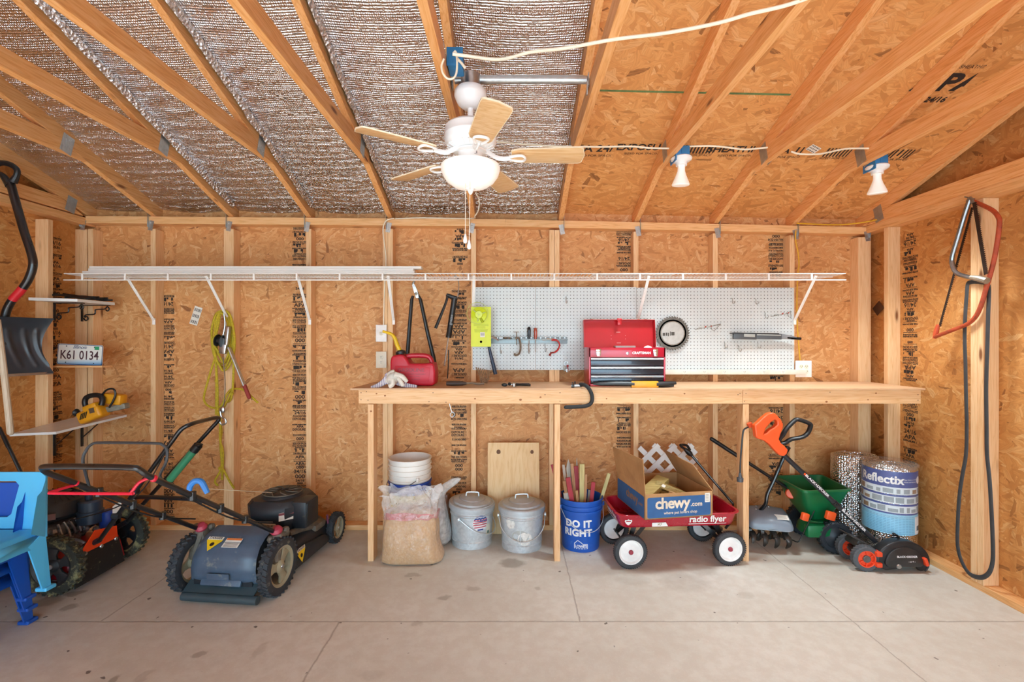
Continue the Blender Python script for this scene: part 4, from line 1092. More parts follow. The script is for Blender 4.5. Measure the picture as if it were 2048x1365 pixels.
MB().text('grease', .03, T(at(902, 640, Y-.0225)) @ RY(8.5) @ BACK(0, 0, 0) @ RZ(90), bold=.0004).build('faded_print', mat('grey_print', '#8d8f92', .5), gg, smooth=False)
tag(MB().tube([at(897, 700, 3.6), at(896.5, 730, 3.6), at(895, 757, 3.55)], .004, 6, sm=4).build('thin_hose', M_black), 'thin black hose hanging behind the grease gun down to the bench', 'hose')

# key ring on the pegboard by the toolbox
kr = thing('key_ring', 'small bunch of keys hanging low on the pegboard beside the toolbox', 'key ring', at(1132, 728, 3.59))
MB().tube(arc_pts(at(1132, 727, 3.595), .014, 0, 345, 14), .0015, 6).build('ring', M_steel, kr)
for i, (dx, dz, m) in enumerate(((-.01, -.03, M_rust), (.006, -.036, M_steel), (.012, -.02, mat('red_key_cap', '#a83a3a', .5)))):
    c = at(1132, 727, 3.588)+V(dx, -.002*i, dz)
    MB().lathe([(.001, .001), (.009, .001), (.009, -.001), (.001, -.001)], frame(c, (.2*i, -1, .1)), n=12).bar(c+V(0, 0, -.006), c+V(.004*i-.004, 0, -.03), .006, .002).build('key', m, kr)
tag(MB().lathe([(.012, 0), (.014, .001), (.016, 0), (.014, -.001)], frame(at(1135, 741, 3.59), (.3, -1, 0)), n=18, closed=True).build('split_ring', M_steel), 'loose split ring hanging under the bunch of keys', 'ring')
# ------------------------------------------------------------------ things standing on the bench
tb = thing('toolbox', 'open red metal toolbox with three dark drawers', 'toolbox', (.74, 3.32, ZT))
M_red = mat('toolbox_red', '#b3122f', .3, 0, .08, coat=.4)
M_redin = mat('toolbox_red_lid', '#bb1320', .35, 0, .06, coat=.2)
xa, xb, y0, y1, z0, z1 = X(1178, 3.21), X(1331, 3.21), 3.21, 3.425, ZT+.002, 1.397
zd0, zd1 = z0+.016, z0+.197                   # drawer opening
b = MB()
b.box(((xa+xb)/2, (y0+y1)/2, z0+.008), (xb-xa, y1-y0, .016), bev=.002)
for x in (xa+.0055, xb-.0055): b.box((x, (y0+y1)/2, (z0+z1)/2), (.011, y1-y0, z1-z0), bev=.002)
b.box(((xa+xb)/2, y1-.003, (z0+z1)/2), (xb-xa, .006, z1-z0), bev=.001)
b.box(((xa+xb)/2, y0+.004, (zd1+z1)/2), (xb-xa, .008, z1-zd1), bev=.002)
b.box(((xa+xb)/2, (y0+y1)/2, zd1+.003), (xb-xa-.01, y1-y0-.01, .006))
b.build('case', M_red, tb)
M_drawer = mat('drawer_blue_black', '#2b3440', .25, .4, .2, 6, coat=.5)
hd = (zd1-zd0)/3
for i in range(3):
    zc_ = zd0+hd*(i+.5)
    d = MB().box(((xa+xb)/2, y0+.012, zc_-.006), (xb-xa-.026, .012, hd-.018), bev=.003).build('drawer', M_drawer, tb)
    MB().prism([(0, 0), (-.012, .002), (-.014, .010), (-.004, .014), (0, .014)], xb-xa-.026, basis(((xa+xb)/2, y0+.008, zc_+hd/2-.017), (0, 1, 0), (0, 0, 1), (1, 0, 0))).build('pull_lip', mat('drawer_pull_alloy', '#c9ccd0', .3, .5), d, smooth=False)
lid = MB(); xl0, xl1 = X(1162, 3.43), X(1305, 3.43); zl0, zl1 = 1.40, 1.595
xl0, xl1 = xa+.0, xb-.0
LM = T((xa+xb)/2, 3.425, 1.399) @ RX(-8)
w_ = xb-xa
LB = MB(LM); LB.box((0, .045, .10), (w_, .003, .20)).box((0, .02, .1985), (w_, .053, .003)).box((-w_/2+.0015, .02, .10), (.003, .053, .20)).box((w_/2-.0015, .02, .10), (.003, .053, .20))
LB.build('lid', M_redin, tb, smooth=False)
b = MB(LM).box((0, -.008, .185), (.028, .008, .05), bev=.002).box((0, -.01, .198), (.036, .012, .012), bev=.002); b.build('hasp', M_redin, tb)
b = MB(LM)
for x in (-w_/2+.06, w_/2-.06): b.lathe([(.004, 0), (.010, 0), (.010, .008), (.004, .008)], T(x, .02, .2) , n=14)
b.build('lid_catch', M_steel, tb)
b = MB(LM)
for x, z, w in ((0, .115, .03), (.002, .035, .03)): b.box((x, .0432, z), (w, .001, .004))
for x in (-.052, .052):
    for z in (.065, .09): b.box((x, .0432, z), (.004, .001, .004))
b.build('spot_weld', mat('pale_weld', '#e2a8a4', .5), tb, smooth=False)
for px in (1197, 1311):
    c = at(px, 706, y0-.004); b = MB()
    b.box(c+V(0, -.002, .012), (.034, .006, .028), bev=.003).prism([(-.017, .012), (.017, .012), (.012, -.024), (-.012, -.024)], .006, T(c+V(0, -.006, 0)) @ BACK(0, 0, 0), bev=.002).box(c+V(0, -.010, -.018), (.022, .008, .008), bev=.002)
    b.build('latch', mat('bright_latch', '#d8d8d6', .2, .95, .05), tb)
MB().lathe([(.001, .003), (.0095, .002), (.0105, 0)], frame(at(1255, 707, y0), (0, -1, 0)), n=14).build('lock', M_steel, tb)
MB().text('CRAFTSMAN', .023, BACK(at(1283, 706, y0).x, y0-.0006, at(1283, 706.5, y0).z), bold=.0009, sx=.95).build('brand_lettering', mat('white_print', '#f4e6e8', .5), tb, smooth=False)
M_clear = mat('clear_organiser', '#cfc6c2', .2, 0, .1, trans=.5)
tag(MB().box((X(1250, 3.3), 3.32, 1.397), (.14, .08, .024), bev=.004).build('clear_case', M_clear), 'clear plastic case lying in the top of the red toolbox', 'case')
tag(MB().ball((X(1290, 3.3)+.02, 3.30, 1.392), (.03, .03, .018), 12).build('tape_roll', M_white), 'small white roll peeping out of the top of the red toolbox', 'roll')

# black and yellow long tool in front of the toolbox
bt = thing('bolt_cutters', 'black tool with a yellow middle lying in front of the toolbox', 'tool', (.75, 3.15, ZT))
Yb_ = 3.155
def lay(px, z): return V(X(px, Yb_), Yb_, ZT+z)
MB().tube([lay(1186, .022), lay(1200, .024), lay(1230, .026), lay(1268, .024)], .016, 10, radii=[.004, .013, .017, .018], flat=1.0).build('jaw', M_black, bt)
MB().bar(lay(1262, .021), lay(1316, .021), .030, .042, side=(0, 1, 0), bev=.004).build('yellow_sleeve', mat('amber_plastic', '#e3a430', .4), bt)
MB().tube([lay(1312, .022), lay(1335, .024), lay(1352, .030)], .013, 10, radii=[.019, .017, .010]).build('grip', M_black, bt)
MB().tube([lay(1312, .013), lay(1330, .013), lay(1347, .015)], .011, 10, radii=[.012, .012, .011]).build('grip', M_black, bt)

# foam covered hook hanging over the edge
fh = thing('storage_hook', 'black foam covered hook hanging over the bench edge', 'hook', at(1155, 775, 3.09))
Y = 3.075
MB().tube([at(1160, 771, Y+.06)+V(0, 0, .004), at(1170, 771, Y+.015), at(1178, 778, Y), at(1184, 792, Y), at(1183, 805, Y), at(1174, 812, Y), at(1155, 814, Y), at(1132, 815, Y)], .0125, 12, sm=5).ball(at(1131.5, 815, Y), .0125, 12).build('foam_arm', mat('black_foam', '#26282a', .75, bump=.2), fh)
MB().tube([V(X(1143, 3.13), 3.14, ZT+.013), V(X(1164, 3.13), 3.13, ZT+.016)], .011, 10).build('clamp_collar', M_steel, fh)
MB().tube([V(X(1150, 3.13), 3.135, ZT+.02), V(X(1150, 3.13), 3.135, ZT+.042)], .005, 8).tube([V(X(1147, 3.13), 3.135, ZT+.02), V(X(1145, 3.13), 3.135, ZT+.038)], .004, 8).box((X(1146, 3.13), 3.14, ZT+.012), (.02, .03, .02), bev=.004).build('thumb_screw', M_blackmetal, fh)

# pruners
pr = thing('pruners', 'small black pruning shears lying on the bench below the clamp', 'pruners', (X(1030, 3.2), 3.2, ZT))
yy = 3.22
MB().tube([(X(1032, yy), yy, ZT+.015), (X(1045, yy), yy-.01, ZT+.014), (X(1061, yy), yy-.015, ZT+.011)], .008, 8).build('handle', M_black, pr)
MB().tube([(X(1032, yy), yy, ZT+.012), (X(1045, yy), yy+.03, ZT+.012), (X(1059, yy), yy+.05, ZT+.010)], .008, 8).build('handle', M_black, pr)
MB().lathe([(.001, .02), (.014, .018), (.016, 0)], T(X(1028, yy), yy, ZT+.002), n=14).bar((X(1028, yy), yy, ZT+.014), (X(1012, yy), yy+.01, ZT+.012), .022, .008, side=(0, 1, 0), bev=.002).build('blade_head', M_steel, pr)
MB().ball((X(1009, yy), yy, ZT+.012), (.022, .014, .012), 10).ball((X(1019, yy), yy-.012, ZT+.018), (.012, .010, .012), 8).build('spring_cover', M_black, pr)

# hand fork
hf = thing('hand_fork', 'rusty hand fork with fanned tines lying on the bench', 'garden fork', (X(935, 3.3), 3.3, ZT))
yy = 3.26
MB().tube([(X(893, yy), yy, ZT+.018), (X(905, yy), yy, ZT+.018), (X(925, yy), yy, ZT+.018), (X(933, yy), yy, ZT+.018)], .015, 10, radii=[.0145, .0165, .015, .009]).build('handle', mat('brown_grip', '#4a3b33', .6), hf)
MB().tube([(X(932, yy), yy, ZT+.018), (X(944, yy), yy+.005, ZT+.02), (X(955, yy), yy+.01, ZT+.014), (X(968, yy), yy+.01, ZT+.016)], .006, 8, sm=4).build('neck', M_rust, hf)
M_rtine = mat('rusty_tines', '#8e6f52', .7, .4, .3, 60)
b = MB()
for i in range(7):
    t = i/6; p0 = V(X(968, yy)-.02+.04*t, yy+.01, ZT+.02); p1 = at(952+26*t, 735+6*t, yy+.06)
    b.tube([p0, p0*.5+p1*.5+V(.006, .01, 0), p1], .0042, 6, sm=3)
b.tube([V(X(960, yy), yy+.012, ZT+.06), V(X(980, yy), yy+.012, ZT+.045)], .003, 6)
b.build('tines', M_rtine, hf)

# petrol can
gc = thing('petrol_can', 'red plastic petrol can with yellow spout on the bench', 'petrol can', (-.68, 3.3, ZT))
M_gas = mat('petrol_can_red', '#bf1e33', .42, 0, .12, 5)
def px_(px, py): p = at(px, py, 3.235); return (p.x, p.z)
O = [px_(782, 772), (px_(781, 760)), px_(780, 740), px_(780, 722), px_(783, 712), px_(800, 709), px_(812, 710), px_(830, 710), px_(852, 710), px_(858, 714), px_(868, 730), px_(870.5, 745), px_(870, 766), px_(866, 771.5)]
O[0] = (O[0][0]+.008, ZT+.003); O[-1] = (O[-1][0], ZT+.003)
GM = basis((0, 3.31, 0), (1, 0, 0), (0, 0, 1), (0, -1, 0))
# body below the handle, then the handle as a bridge
body = [O[0], O[1], O[2], O[3], px_(783, 712), px_(800, 709), px_(808, 711), px_(814, 719), px_(818, 728), px_(852, 728), px_(858, 726), px_(866, 727), O[10], O[11], O[12], O[13]]
MB().prism(body, .155, GM, bev=.016, seg=3).build('body', M_gas, gc, angle=50)
MB().tube([V(px_(808, 715)[0], 3.31, px_(808, 715)[1]), V(px_(818, 711)[0], 3.31, px_(818, 712.5)[1]), V(px_(848, 712)[0], 3.31, px_(848, 713)[1]), V(px_(858, 720)[0], 3.31, px_(858, 720)[1]), V(px_(862, 734)[0], 3.31, px_(862, 734)[1])], .017, 10, sm=4, flat=1.4).build('handle', M_gas, gc)
b = MB(); b.prism([px_(790, 764), px_(858, 764), px_(861, 736), px_(845, 732), px_(790, 732)], .158, GM, bev=.004)
b.build('side_panel', mat('petrol_can_red_panel', '#bf1e33', .45, 0, .12, 5), gc)
b = MB().text('GASOLINE', .034, BACK(px_(822, 0)[0], 3.2305, px_(0, 741)[1]), ext=.0015, bold=.0004, sx=1.15)
for i, (t, z) in enumerate((('DANGER EXTREMELY FLAMMABLE', 749), ('VAPORS MAY IGNITE', 754), ('KEEP OUT OF REACH', 759))): b.text(t, .013, BACK(px_(822, 0)[0], 3.2305, px_(0, z)[1]), ext=.0008)
b.build('raised_lettering', mat('petrol_can_red_letters', '#8e1426', .4), gc, smooth=False)
c = V(*[px_(797, 707)[0], 3.30, px_(797, 707)[1]])
MB().lathe([(.001, -.01), (.032, -.01), (.034, -.006), (.034, .010), (.028, .014), (.02, .02), (.014, .022)], T(c) @ RY(-12), n=20).build('cap_collar', M_black, gc)
MB().tube([c+V(-.002, 0, .01), at(794, 690, 3.3), at(790, 678, 3.3), at(783, 669, 3.3), at(772, 665, 3.28), at(765, 663, 3.27)], .014, 10, sm=4, radii=[.015, .0145, .013, .011, .009, .0085]).build('spout', mat('spout_yellow', '#e2bb1f', .4), gc)

# work gloves
gl = thing('work_glove', 'pale crumpled pair of striped work gloves in front of the petrol can', 'gloves', (X(790, 3.16), 3.16, ZT))
def glovemat():
    k = NT('striped_glove_cloth'); sp = k.n('SeparateXYZ', Vector=k.obj)
    wv = k.math('SINE', k.math('MULTIPLY', k.math('ADD', sp.outputs[0], k.math('MULTIPLY', k.noise(k.obj, 12, 2), .03)), 420))
    c = k.mix(k.ramp(wv, [(.45, (0, 0, 0, 1)), (.6, (1, 1, 1, 1))]), lin('#d8d3d6'), lin('#8d7fa3'))
    k.set(Base_Color=c, Roughness=.85, Normal=k.bump(k.noise(k.obj, 200, 2), .3, .002)); return k.m
M_glove = glovemat(); M_palm = mat('pale_leather', '#dcd6cc', .75, 0, .15, 30, bump=.4, bscale=90)
yy = 3.155
def gp(px, py, dy=0): return at(px, py, yy+dy)
b = MB()
b.ball(gp(786, 757), (.042, .05, .045), 16, RY(20)).tube([gp(776, 766), gp(782, 750), gp(790, 744)], .02, 10, sm=3, radii=[.022, .028, .016])
b.tube([gp(790, 750, -.03), gp(804, 754, -.03), gp(814, 764, -.02)], .016, 10, sm=4, radii=[.02, .018, .012])
b.tube([gp(796, 756, -.04), gp(802, 765, -.045), gp(806, 772, -.04)], .014, 10, sm=3)
b.tube([gp(784, 760, -.05), gp(786, 768, -.055), gp(779, 773, -.05)], .016, 10, sm=3)
b.build('palm', M_palm, gl)
b = MB().tube([gp(776, 756), gp(766, 766), gp(752, 773), gp(742, 775)], .02, 10, sm=4, radii=[.026, .02, .014, .008], flat=.7).tube([gp(790, 764, .02), gp(812, 771, .01), gp(834, 774, 0)], .018, 10, sm=4, radii=[.02, .016, .010], flat=.7)
b.tube([gp(772, 748), gp(778, 756), gp(774, 768)], .012, 10, sm=3)
b.build('cuff', M_glove, gl)
# ------------------------------------------------------------------ bow saws and the black belt on the side wall
M_teeth = mat('dark_saw_blade', '#3a2e28', .5, .6, .3, 60)
def rw(px, py, Xp=2.68): return at(px, py, Xp*F/(px-1024))
def c5(x, y): return (1640+x/2.7305, 360+y/2.7305)
def blade(p0, p1, Xoff, parent, w=.024):
    p0, p1 = Vector(p0), Vector(p1); d = p1-p0; L = d.length; d.normalize()
    nrm_ = Vector((1, 0, 0)); s_ = d.cross(nrm_).normalized()
    n = int(L/.011); poly = [(0, 0)]
    for i in range(n):
        poly += [(L*(i+.1)/n, w), (L*(i+.5)/n, w+.007), (L*(i+.9)/n, w)]
    poly += [(L, 0)]
    MB().prism(poly, .0018, basis(p0, d, s_, d.cross(s_))).build('blade', M_teeth, parent, smooth=False)
sa = thing('bow_saw', 'silver framed bow saw hanging highest on the stud', 'bow saw', rw(1940, 470))
Xp = 2.655
S = [rw(*c5(x, y), Xp) for x, y in ((818, 108), (790, 190), (748, 330), (722, 420), (722, 460), (738, 500), (770, 520), (830, 535))]
MB().tube(S, .0125, 10, sm=4).build('frame', mat('chrome_bow', '#8f9294', .25, .9, .25, 12), sa)
MB().tube([rw(*c5(825, 532), Xp), rw(*c5(870, 540), Xp), rw(*c5(912, 552), Xp)], .016, 10, radii=[.013, .018, .019]).build('handle', mat('cast_alloy', '#a59a88', .45, .6, .2, 40), sa)
MB().tube([rw(*c5(806, 120), Xp), rw(*c5(820, 98), Xp), rw(*c5(836, 128), Xp)], .009, 8, sm=3).build('tension_lever', M_rust, sa)
blade(rw(*c5(832, 128), Xp-.005), rw(*c5(896, 520), Xp-.005), 0, sa, .020)
sr = thing('bow_saw', 'red framed bow saw hanging lower, crossing behind the silver one', 'bow saw', rw(1960, 500))
Xq = 2.6795
S = [rw(*c5(x, y), Xq) for x, y in ((834, 116), (880, 135), (940, 165), (972, 200), (980, 240), (968, 340), (945, 460), (905, 600), (885, 670), (855, 740), (810, 785), (740, 815), (680, 838), (628, 858))]
MB().tube(S, .0115, 10, sm=4).build('frame', mat('worn_red_paint', '#b04a2c', .45, .1, .25, 20, dirt=('#6a3a28', .58, 14)), sr)
MB().tube([rw(*c5(625, 866), Xq), rw(*c5(634, 830), Xq), rw(*c5(645, 792), Xq)], .011, 8, radii=[.010, .014, .010]).build('blade_clamp', mat('orange_red_paint', '#c4512f', .45), sr)
blade(rw(*c5(648, 800), Xq+.004), rw(*c5(826, 150), Xq+.004), 0, sr, -.018)
tag(MB().tube([(2.70, rw(*c5(836, 104), 2.69).y, rw(*c5(836, 104), 2.69).z), (2.64, rw(*c5(836, 104), 2.69).y, rw(*c5(836, 104), 2.69).z+.012)], .003, 6).build('nail', M_rust), 'nail in the stud carrying both bow saws', 'nail')
L = [(800, 640), (792, 760), (790, 880), (794, 1000), (796, 1100), (798, 1240), (801, 1366)]
Q = [rw(*c5(x, y), 2.694) for x, y in ((806, 572), (800, 640), (792, 760), (790, 880), (794, 1000), (796, 1100), (799, 1240), (801, 1350))]
def c6(x, y): return (1640+x/2.7305, 800+y/2.7305)
Q += [rw(*c6(x, y), 2.694) for x, y in ((797, 300), (776, 420), (760, 540), (751, 700), (752, 800), (772, 880), (815, 950), (875, 972), (920, 950), (942, 890), (944, 800), (938, 640), (926, 440), (912, 300), (910, 160), (908, 20))]
Q += [rw(*c5(x, y), 2.694) for x, y in ((908, 1100), (914, 900), (918, 740), (922, 640), (920, 580), (900, 562), (850, 556), (820, 560))]
tag(MB().tube(Q, .0125, 8, closed=True, sm=4, flat=.4, up=(0, 1, .3)).build('rubber_belt', mat('black_rubber_belt', '#3a3c3e', .55, 0, .2, 20)), 'long black rubber belt looped down the side wall stud', 'belt')
p = at(1762, 617, 3.703)
lab(MB().box((0, 0, 0), (.085, .002, .075), T(2.775, 3.60, at(1762, 617, 3.6).z) @ RZ(90) @ RY(40)).build('dark_flake', mat('dark_brown_tape', '#52331f', .7), wr, smooth=False), 'dark brown diamond shaped patch')
# ------------------------------------------------------------------ things under the bench
def wrap(mb, r0, r1, z0, z1, ang, C):
    """bend flat lettering (x across, y up) onto a cone standing at C; ang is the facing direction in degrees"""
    o = []
    for p in mb.v:
        t = (p.y-z0)/(z1-z0); r = r0+(r1-r0)*t+p.z
        a = math.radians(ang)+p.x/r
        o.append(Vector((C[0]+r*math.cos(a), C[1]+r*math.sin(a), p.y)))
    mb.v = o; return mb
def patch(x0, x1, y0, y1, off, nx=14):
    m = MB(); 
    m.add([(x0+(x1-x0)*i/nx, y, off) for i in range(nx+1) for y in (y0, y1)], [(2*i, 2*i+2, 2*i+3, 2*i+1) for i in range(nx)]); return m

pb = MB().box((0, 0, .335), (.39, .018, .67), bev=.0015)
pb.v = [T(.011, 3.545, 0.003) @ RX(-6) @ v for v in pb.v]
pb = pb.build('plywood_board', M_ply, smooth=False); tag(pb, 'square pine board with two knots leaning between the bench legs', 'board')
b = MB()
for px, w in ((997, .016), (1064, .013)):
    z = .60; y = 3.5359+z*math.tan(math.radians(6))-.0006
    b.ball((X(px, 3.59), y, z), (w, .002, w*1.25), 12)
b.build('knot', mat('dark_knot', '#6b4426', .6), pb)

# ---- bucket stack
def bucket(name, C, z0, m, label, rt=.148, rb=.125, h=.36, group=None, handle=None, rings=True):
    t = thing(name, label, 'bucket', (C[0], C[1], z0), group=group)
    L = T(C[0], C[1], z0)
    pr_ = [(.001, .004), (rb-.01, .004), (rb-.008, 0), (rb, 0), (rb+.003, .01)]
    q = h-.085
    pr_ += [(rb+(rt-rb)*.72, q)]
    if rings: pr_ += [(rt+.004, q+.002), (rt+.004, q+.012), (rt-.004, q+.014), (rt-.003, q+.032), (rt+.005, q+.034), (rt+.005, q+.044), (rt-.002, q+.046)]
    pr_ += [(rt, h-.014), (rt+.008, h-.012), (rt+.008, h-.002), (rt+.004, h), (rt-.002, h-.002), (rb+(rt-rb)*.7-.003, q-.03), (rb-.004, .012), (.001, .009)]
    MB(L).lathe(pr_, n=48).build('shell', m, t)
    if handle:
        a0, drop, mh = handle
        P = []
        for i in range(15):
            s = -1+2*i/14; a = math.radians(a0)
            x = (rt+.008)*s; dn = -drop*math.sqrt(max(0, 1-s*s)); y = -(rt+.02)*math.sqrt(max(0, 1-s*s*.98))
            P.append(L @ V(x*math.cos(a)-y*math.sin(a), x*math.sin(a)+y*math.cos(a), h-.06+dn))
        hd_ = MB().tube(P, .0022, 6).build('bail', mh, t)
        MB().box(P[0], (.02, .02, .03), bev=.004).build('ear', m, hd_); MB().box(P[-1], (.02, .02, .03), bev=.004).build('ear', m, hd_)
    return t
M_bw = mat('white_bucket_plastic', '#eceae4', .4, 0, .05)
M_bb = mat('blue_bucket_plastic', '#1747a8', .38, 0, .1)
M_by = mat('yellow_bucket_plastic', '#ddc52c', .4, 0, .1)
SC_ = (X(820, 3.455), 3.455)
bucket('bucket', SC_, 0, M_by, 'yellow bucket at the bottom of the bucket stack')
bucket('bucket', SC_, .078, M_bb, 'blue bucket nested second from the bottom of the bucket stack')
bucket('bucket', SC_, .168, M_bw, 'lowest white bucket in the stack, resting in the blue one', group=None, handle=(-50, .07, M_blackmetal))
bucket('bucket', SC_, .204, M_bw, 'middle white bucket in the stack')
bucket('bucket', SC_, .240, M_bw, 'topmost white bucket in the stack')

# ---- bag of sand and the second plastic bag
def sandmat():
    k = NT('dry_sand'); n = k.noise(k.obj, 90, 4, .7); n2 = k.noise(k.obj, 6, 3)
    c = k.ramp(n, [(.3, lin('#a8814f')), (.5, lin('#c49a66')), (.7, lin('#d9b888'))]); c = k.mix(k.math('MULTIPLY', n2, .4), c, lin('#b98e5c'))
    k.set(Base_Color=c, Roughness=.75, Coat_Weight=.9, Coat_Roughness=.12, Coat_Normal=k.bump(k.noise(k.map(k.obj, (9, 9, 5)), 1.0, 4, .6), 1.0, .06), Normal=k.bump(k.noise(k.obj, 18, 4), .5, .01)); return k.m
def filmmat(name, tint, a):
    k = NT(name); n = k.noise(k.obj, 26, 4, .65)
    al = k.ramp(n, [(.35, (a*.8,)*3+(1,)), (.7, (min(1, a*1.25),)*3+(1,))])
    k.set(Base_Color=lin(tint), Roughness=.18, Alpha=al, Specular_IOR_Level=.9, Normal=k.bump(k.noise(k.obj, 14, 3, .6), 1.0, .03)); return k.m
M_film = filmmat('clear_plastic_film', '#f4f2f0', .34); M_film2 = filmmat('cloudy_plastic_film', '#e6e6e4', .55); M_pinkfilm = filmmat('pink_printed_film', '#d9909a', .55)
BCx, BCy = X(824, 3.13), 3.14
def bagring(z, w, d, sh=0.0, n=48, amp=.006, sd=0, dx=0, dy=0, e=.72):
    R = []
    for i in range(n):
        a = 2*PI*i/n; c, s = math.cos(a), math.sin(a)
        x = math.copysign(abs(c)**e, c)*w; y = math.copysign(abs(s)**e, s)*d
        k = 1+amp*10*mnoise.noise(Vector((c*2.2, s*2.2+sd, z*11)))
        zz = z+sh*mnoise.noise(Vector((c*2.6+sd, s*1.5, 3.3)))
        R.append(V(BCx+dx+x*k, BCy+dy+y*k, zz))
    return R
sd_ = thing('sand_bag', 'clear plastic bag full of sand standing on the floor by the bench leg', 'bag', (BCx, BCy, 0))
SP_ = [(.003, .185, .085, 0, .005, .0, .5), (.010, .207, .112, 0, .006, .004, .55), (.05, .200, .125, 0, .008, .0, .7), (.12, .186, .128, 0, .009, -.006, .75), (.20, .180, .118, .0, .009, -.008, .75), (.27, .176, .098, .02, .009, -.008, .7)]
rings = [bagring(z, w, d, sh, amp=am, dx=dx, e=e_) for (z, w, d, sh, am, dx, e_) in SP_]+[bagring(.305, .165, .075, .05, amp=.01, dx=-.008), bagring(.325, .10, .045, .05, dx=-.008), bagring(.33, .03, .015, .02, dx=-.008)]
MB().loft(rings).build('sand', sandmat(), sd_, sub=1, angle=180)
MB().loft([bagring(.30, .178, .098, .01, amp=.012, dx=-.008), bagring(.34, .180, .08, .01, amp=.014, sd=2, dx=-.008), bagring(.385, .178, .05, .012, amp=.03, sd=2, dx=-.01), bagring(.42, .186, .032, .03, amp=.05, sd=4, dx=-.014, e=.6), bagring(.445, .180, .028, .05, amp=.06, sd=5, dx=-.016, e=.6), bagring(.478, .172, .024, .11, amp=.06, sd=7, dx=-.018, e=.6)], cap=False).build('bag_neck', M_film, sd_, sub=1, angle=180)
MB().loft([bagring(z, w+.004, d+.004, sh, amp=am, dx=dx, e=e_) for (z, w, d, sh, am, dx, e_) in SP_]+[bagring(.305, .180, .098, .01, amp=.012, dx=-.008)], cap=False).build('bag_film', filmmat('tight_plastic_film', '#efe6dc', .16), sd_, sub=1, angle=180)
MB().loft([bagring(.288, .1815, .101, .02, amp=.010, dx=-.008), bagring(.328, .1835, .09, .02, amp=.013, sd=1, dx=-.008)], cap=False).build('pink_band', M_pinkfilm, sd_, sub=1, angle=180)

b2 = thing('plastic_bag', 'cloudy clear plastic bag with twisted neck between sand bag and metal can', 'bag', (X(890, 3.3), 3.3, 0))
Cx, Cy = X(880, 3.375), 3.375
def r2(z, r, dx=0, dy=0, n=26, sd=0, el=1.0):
    return [V(Cx+dx+r*math.cos(2*PI*i/n)*(1+.22*mnoise.noise(Vector((math.cos(2*PI*i/n)*2, math.sin(2*PI*i/n)*2, z*8+sd)))), Cy+dy+el*r*math.sin(2*PI*i/n)*(1+.22*mnoise.noise(Vector((math.cos(2*PI*i/n)*2+5, math.sin(2*PI*i/n)*2, z*8)))), z) for i in range(n)]
MB().loft([r2(.003, .05), r2(.02, .08), r2(.10, .082), r2(.20, .075, -.01), r2(.27, .06, -.02), r2(.32, .04, -.01), r2(.365, .035, .0), r2(.40, .05, .035, el=.5), r2(.43, .055, .075, el=.35), r2(.475, .035, .13, el=.3)], cap=True).build('bag_film', M_film2, b2, sub=1)
MB().loft([r2(.006, .04), r2(.02, .065), r2(.09, .065), r2(.17, .045, -.01), r2(.19, .02, -.01)]).build('pale_contents', mat('pale_pellets', '#cfc8bc', .7, 0, .2, 60, bump=.5, bscale=120), b2, sub=1)
bj = MB().lathe([(.001, 0), (.055, .003), (.068, .04), (.072, .12), (.068, .2), (.05, .26), (.03, .29), (.028, .31), (.001, .31)], T(X(893, 3.53), 3.52, 0), n=24).build('brown_jug', mat('brown_glazed_clay', '#7c4a2a', .35, 0, .25, 8))
tag(bj, 'brown rounded jug half hidden behind the cloudy plastic bag', 'jug')

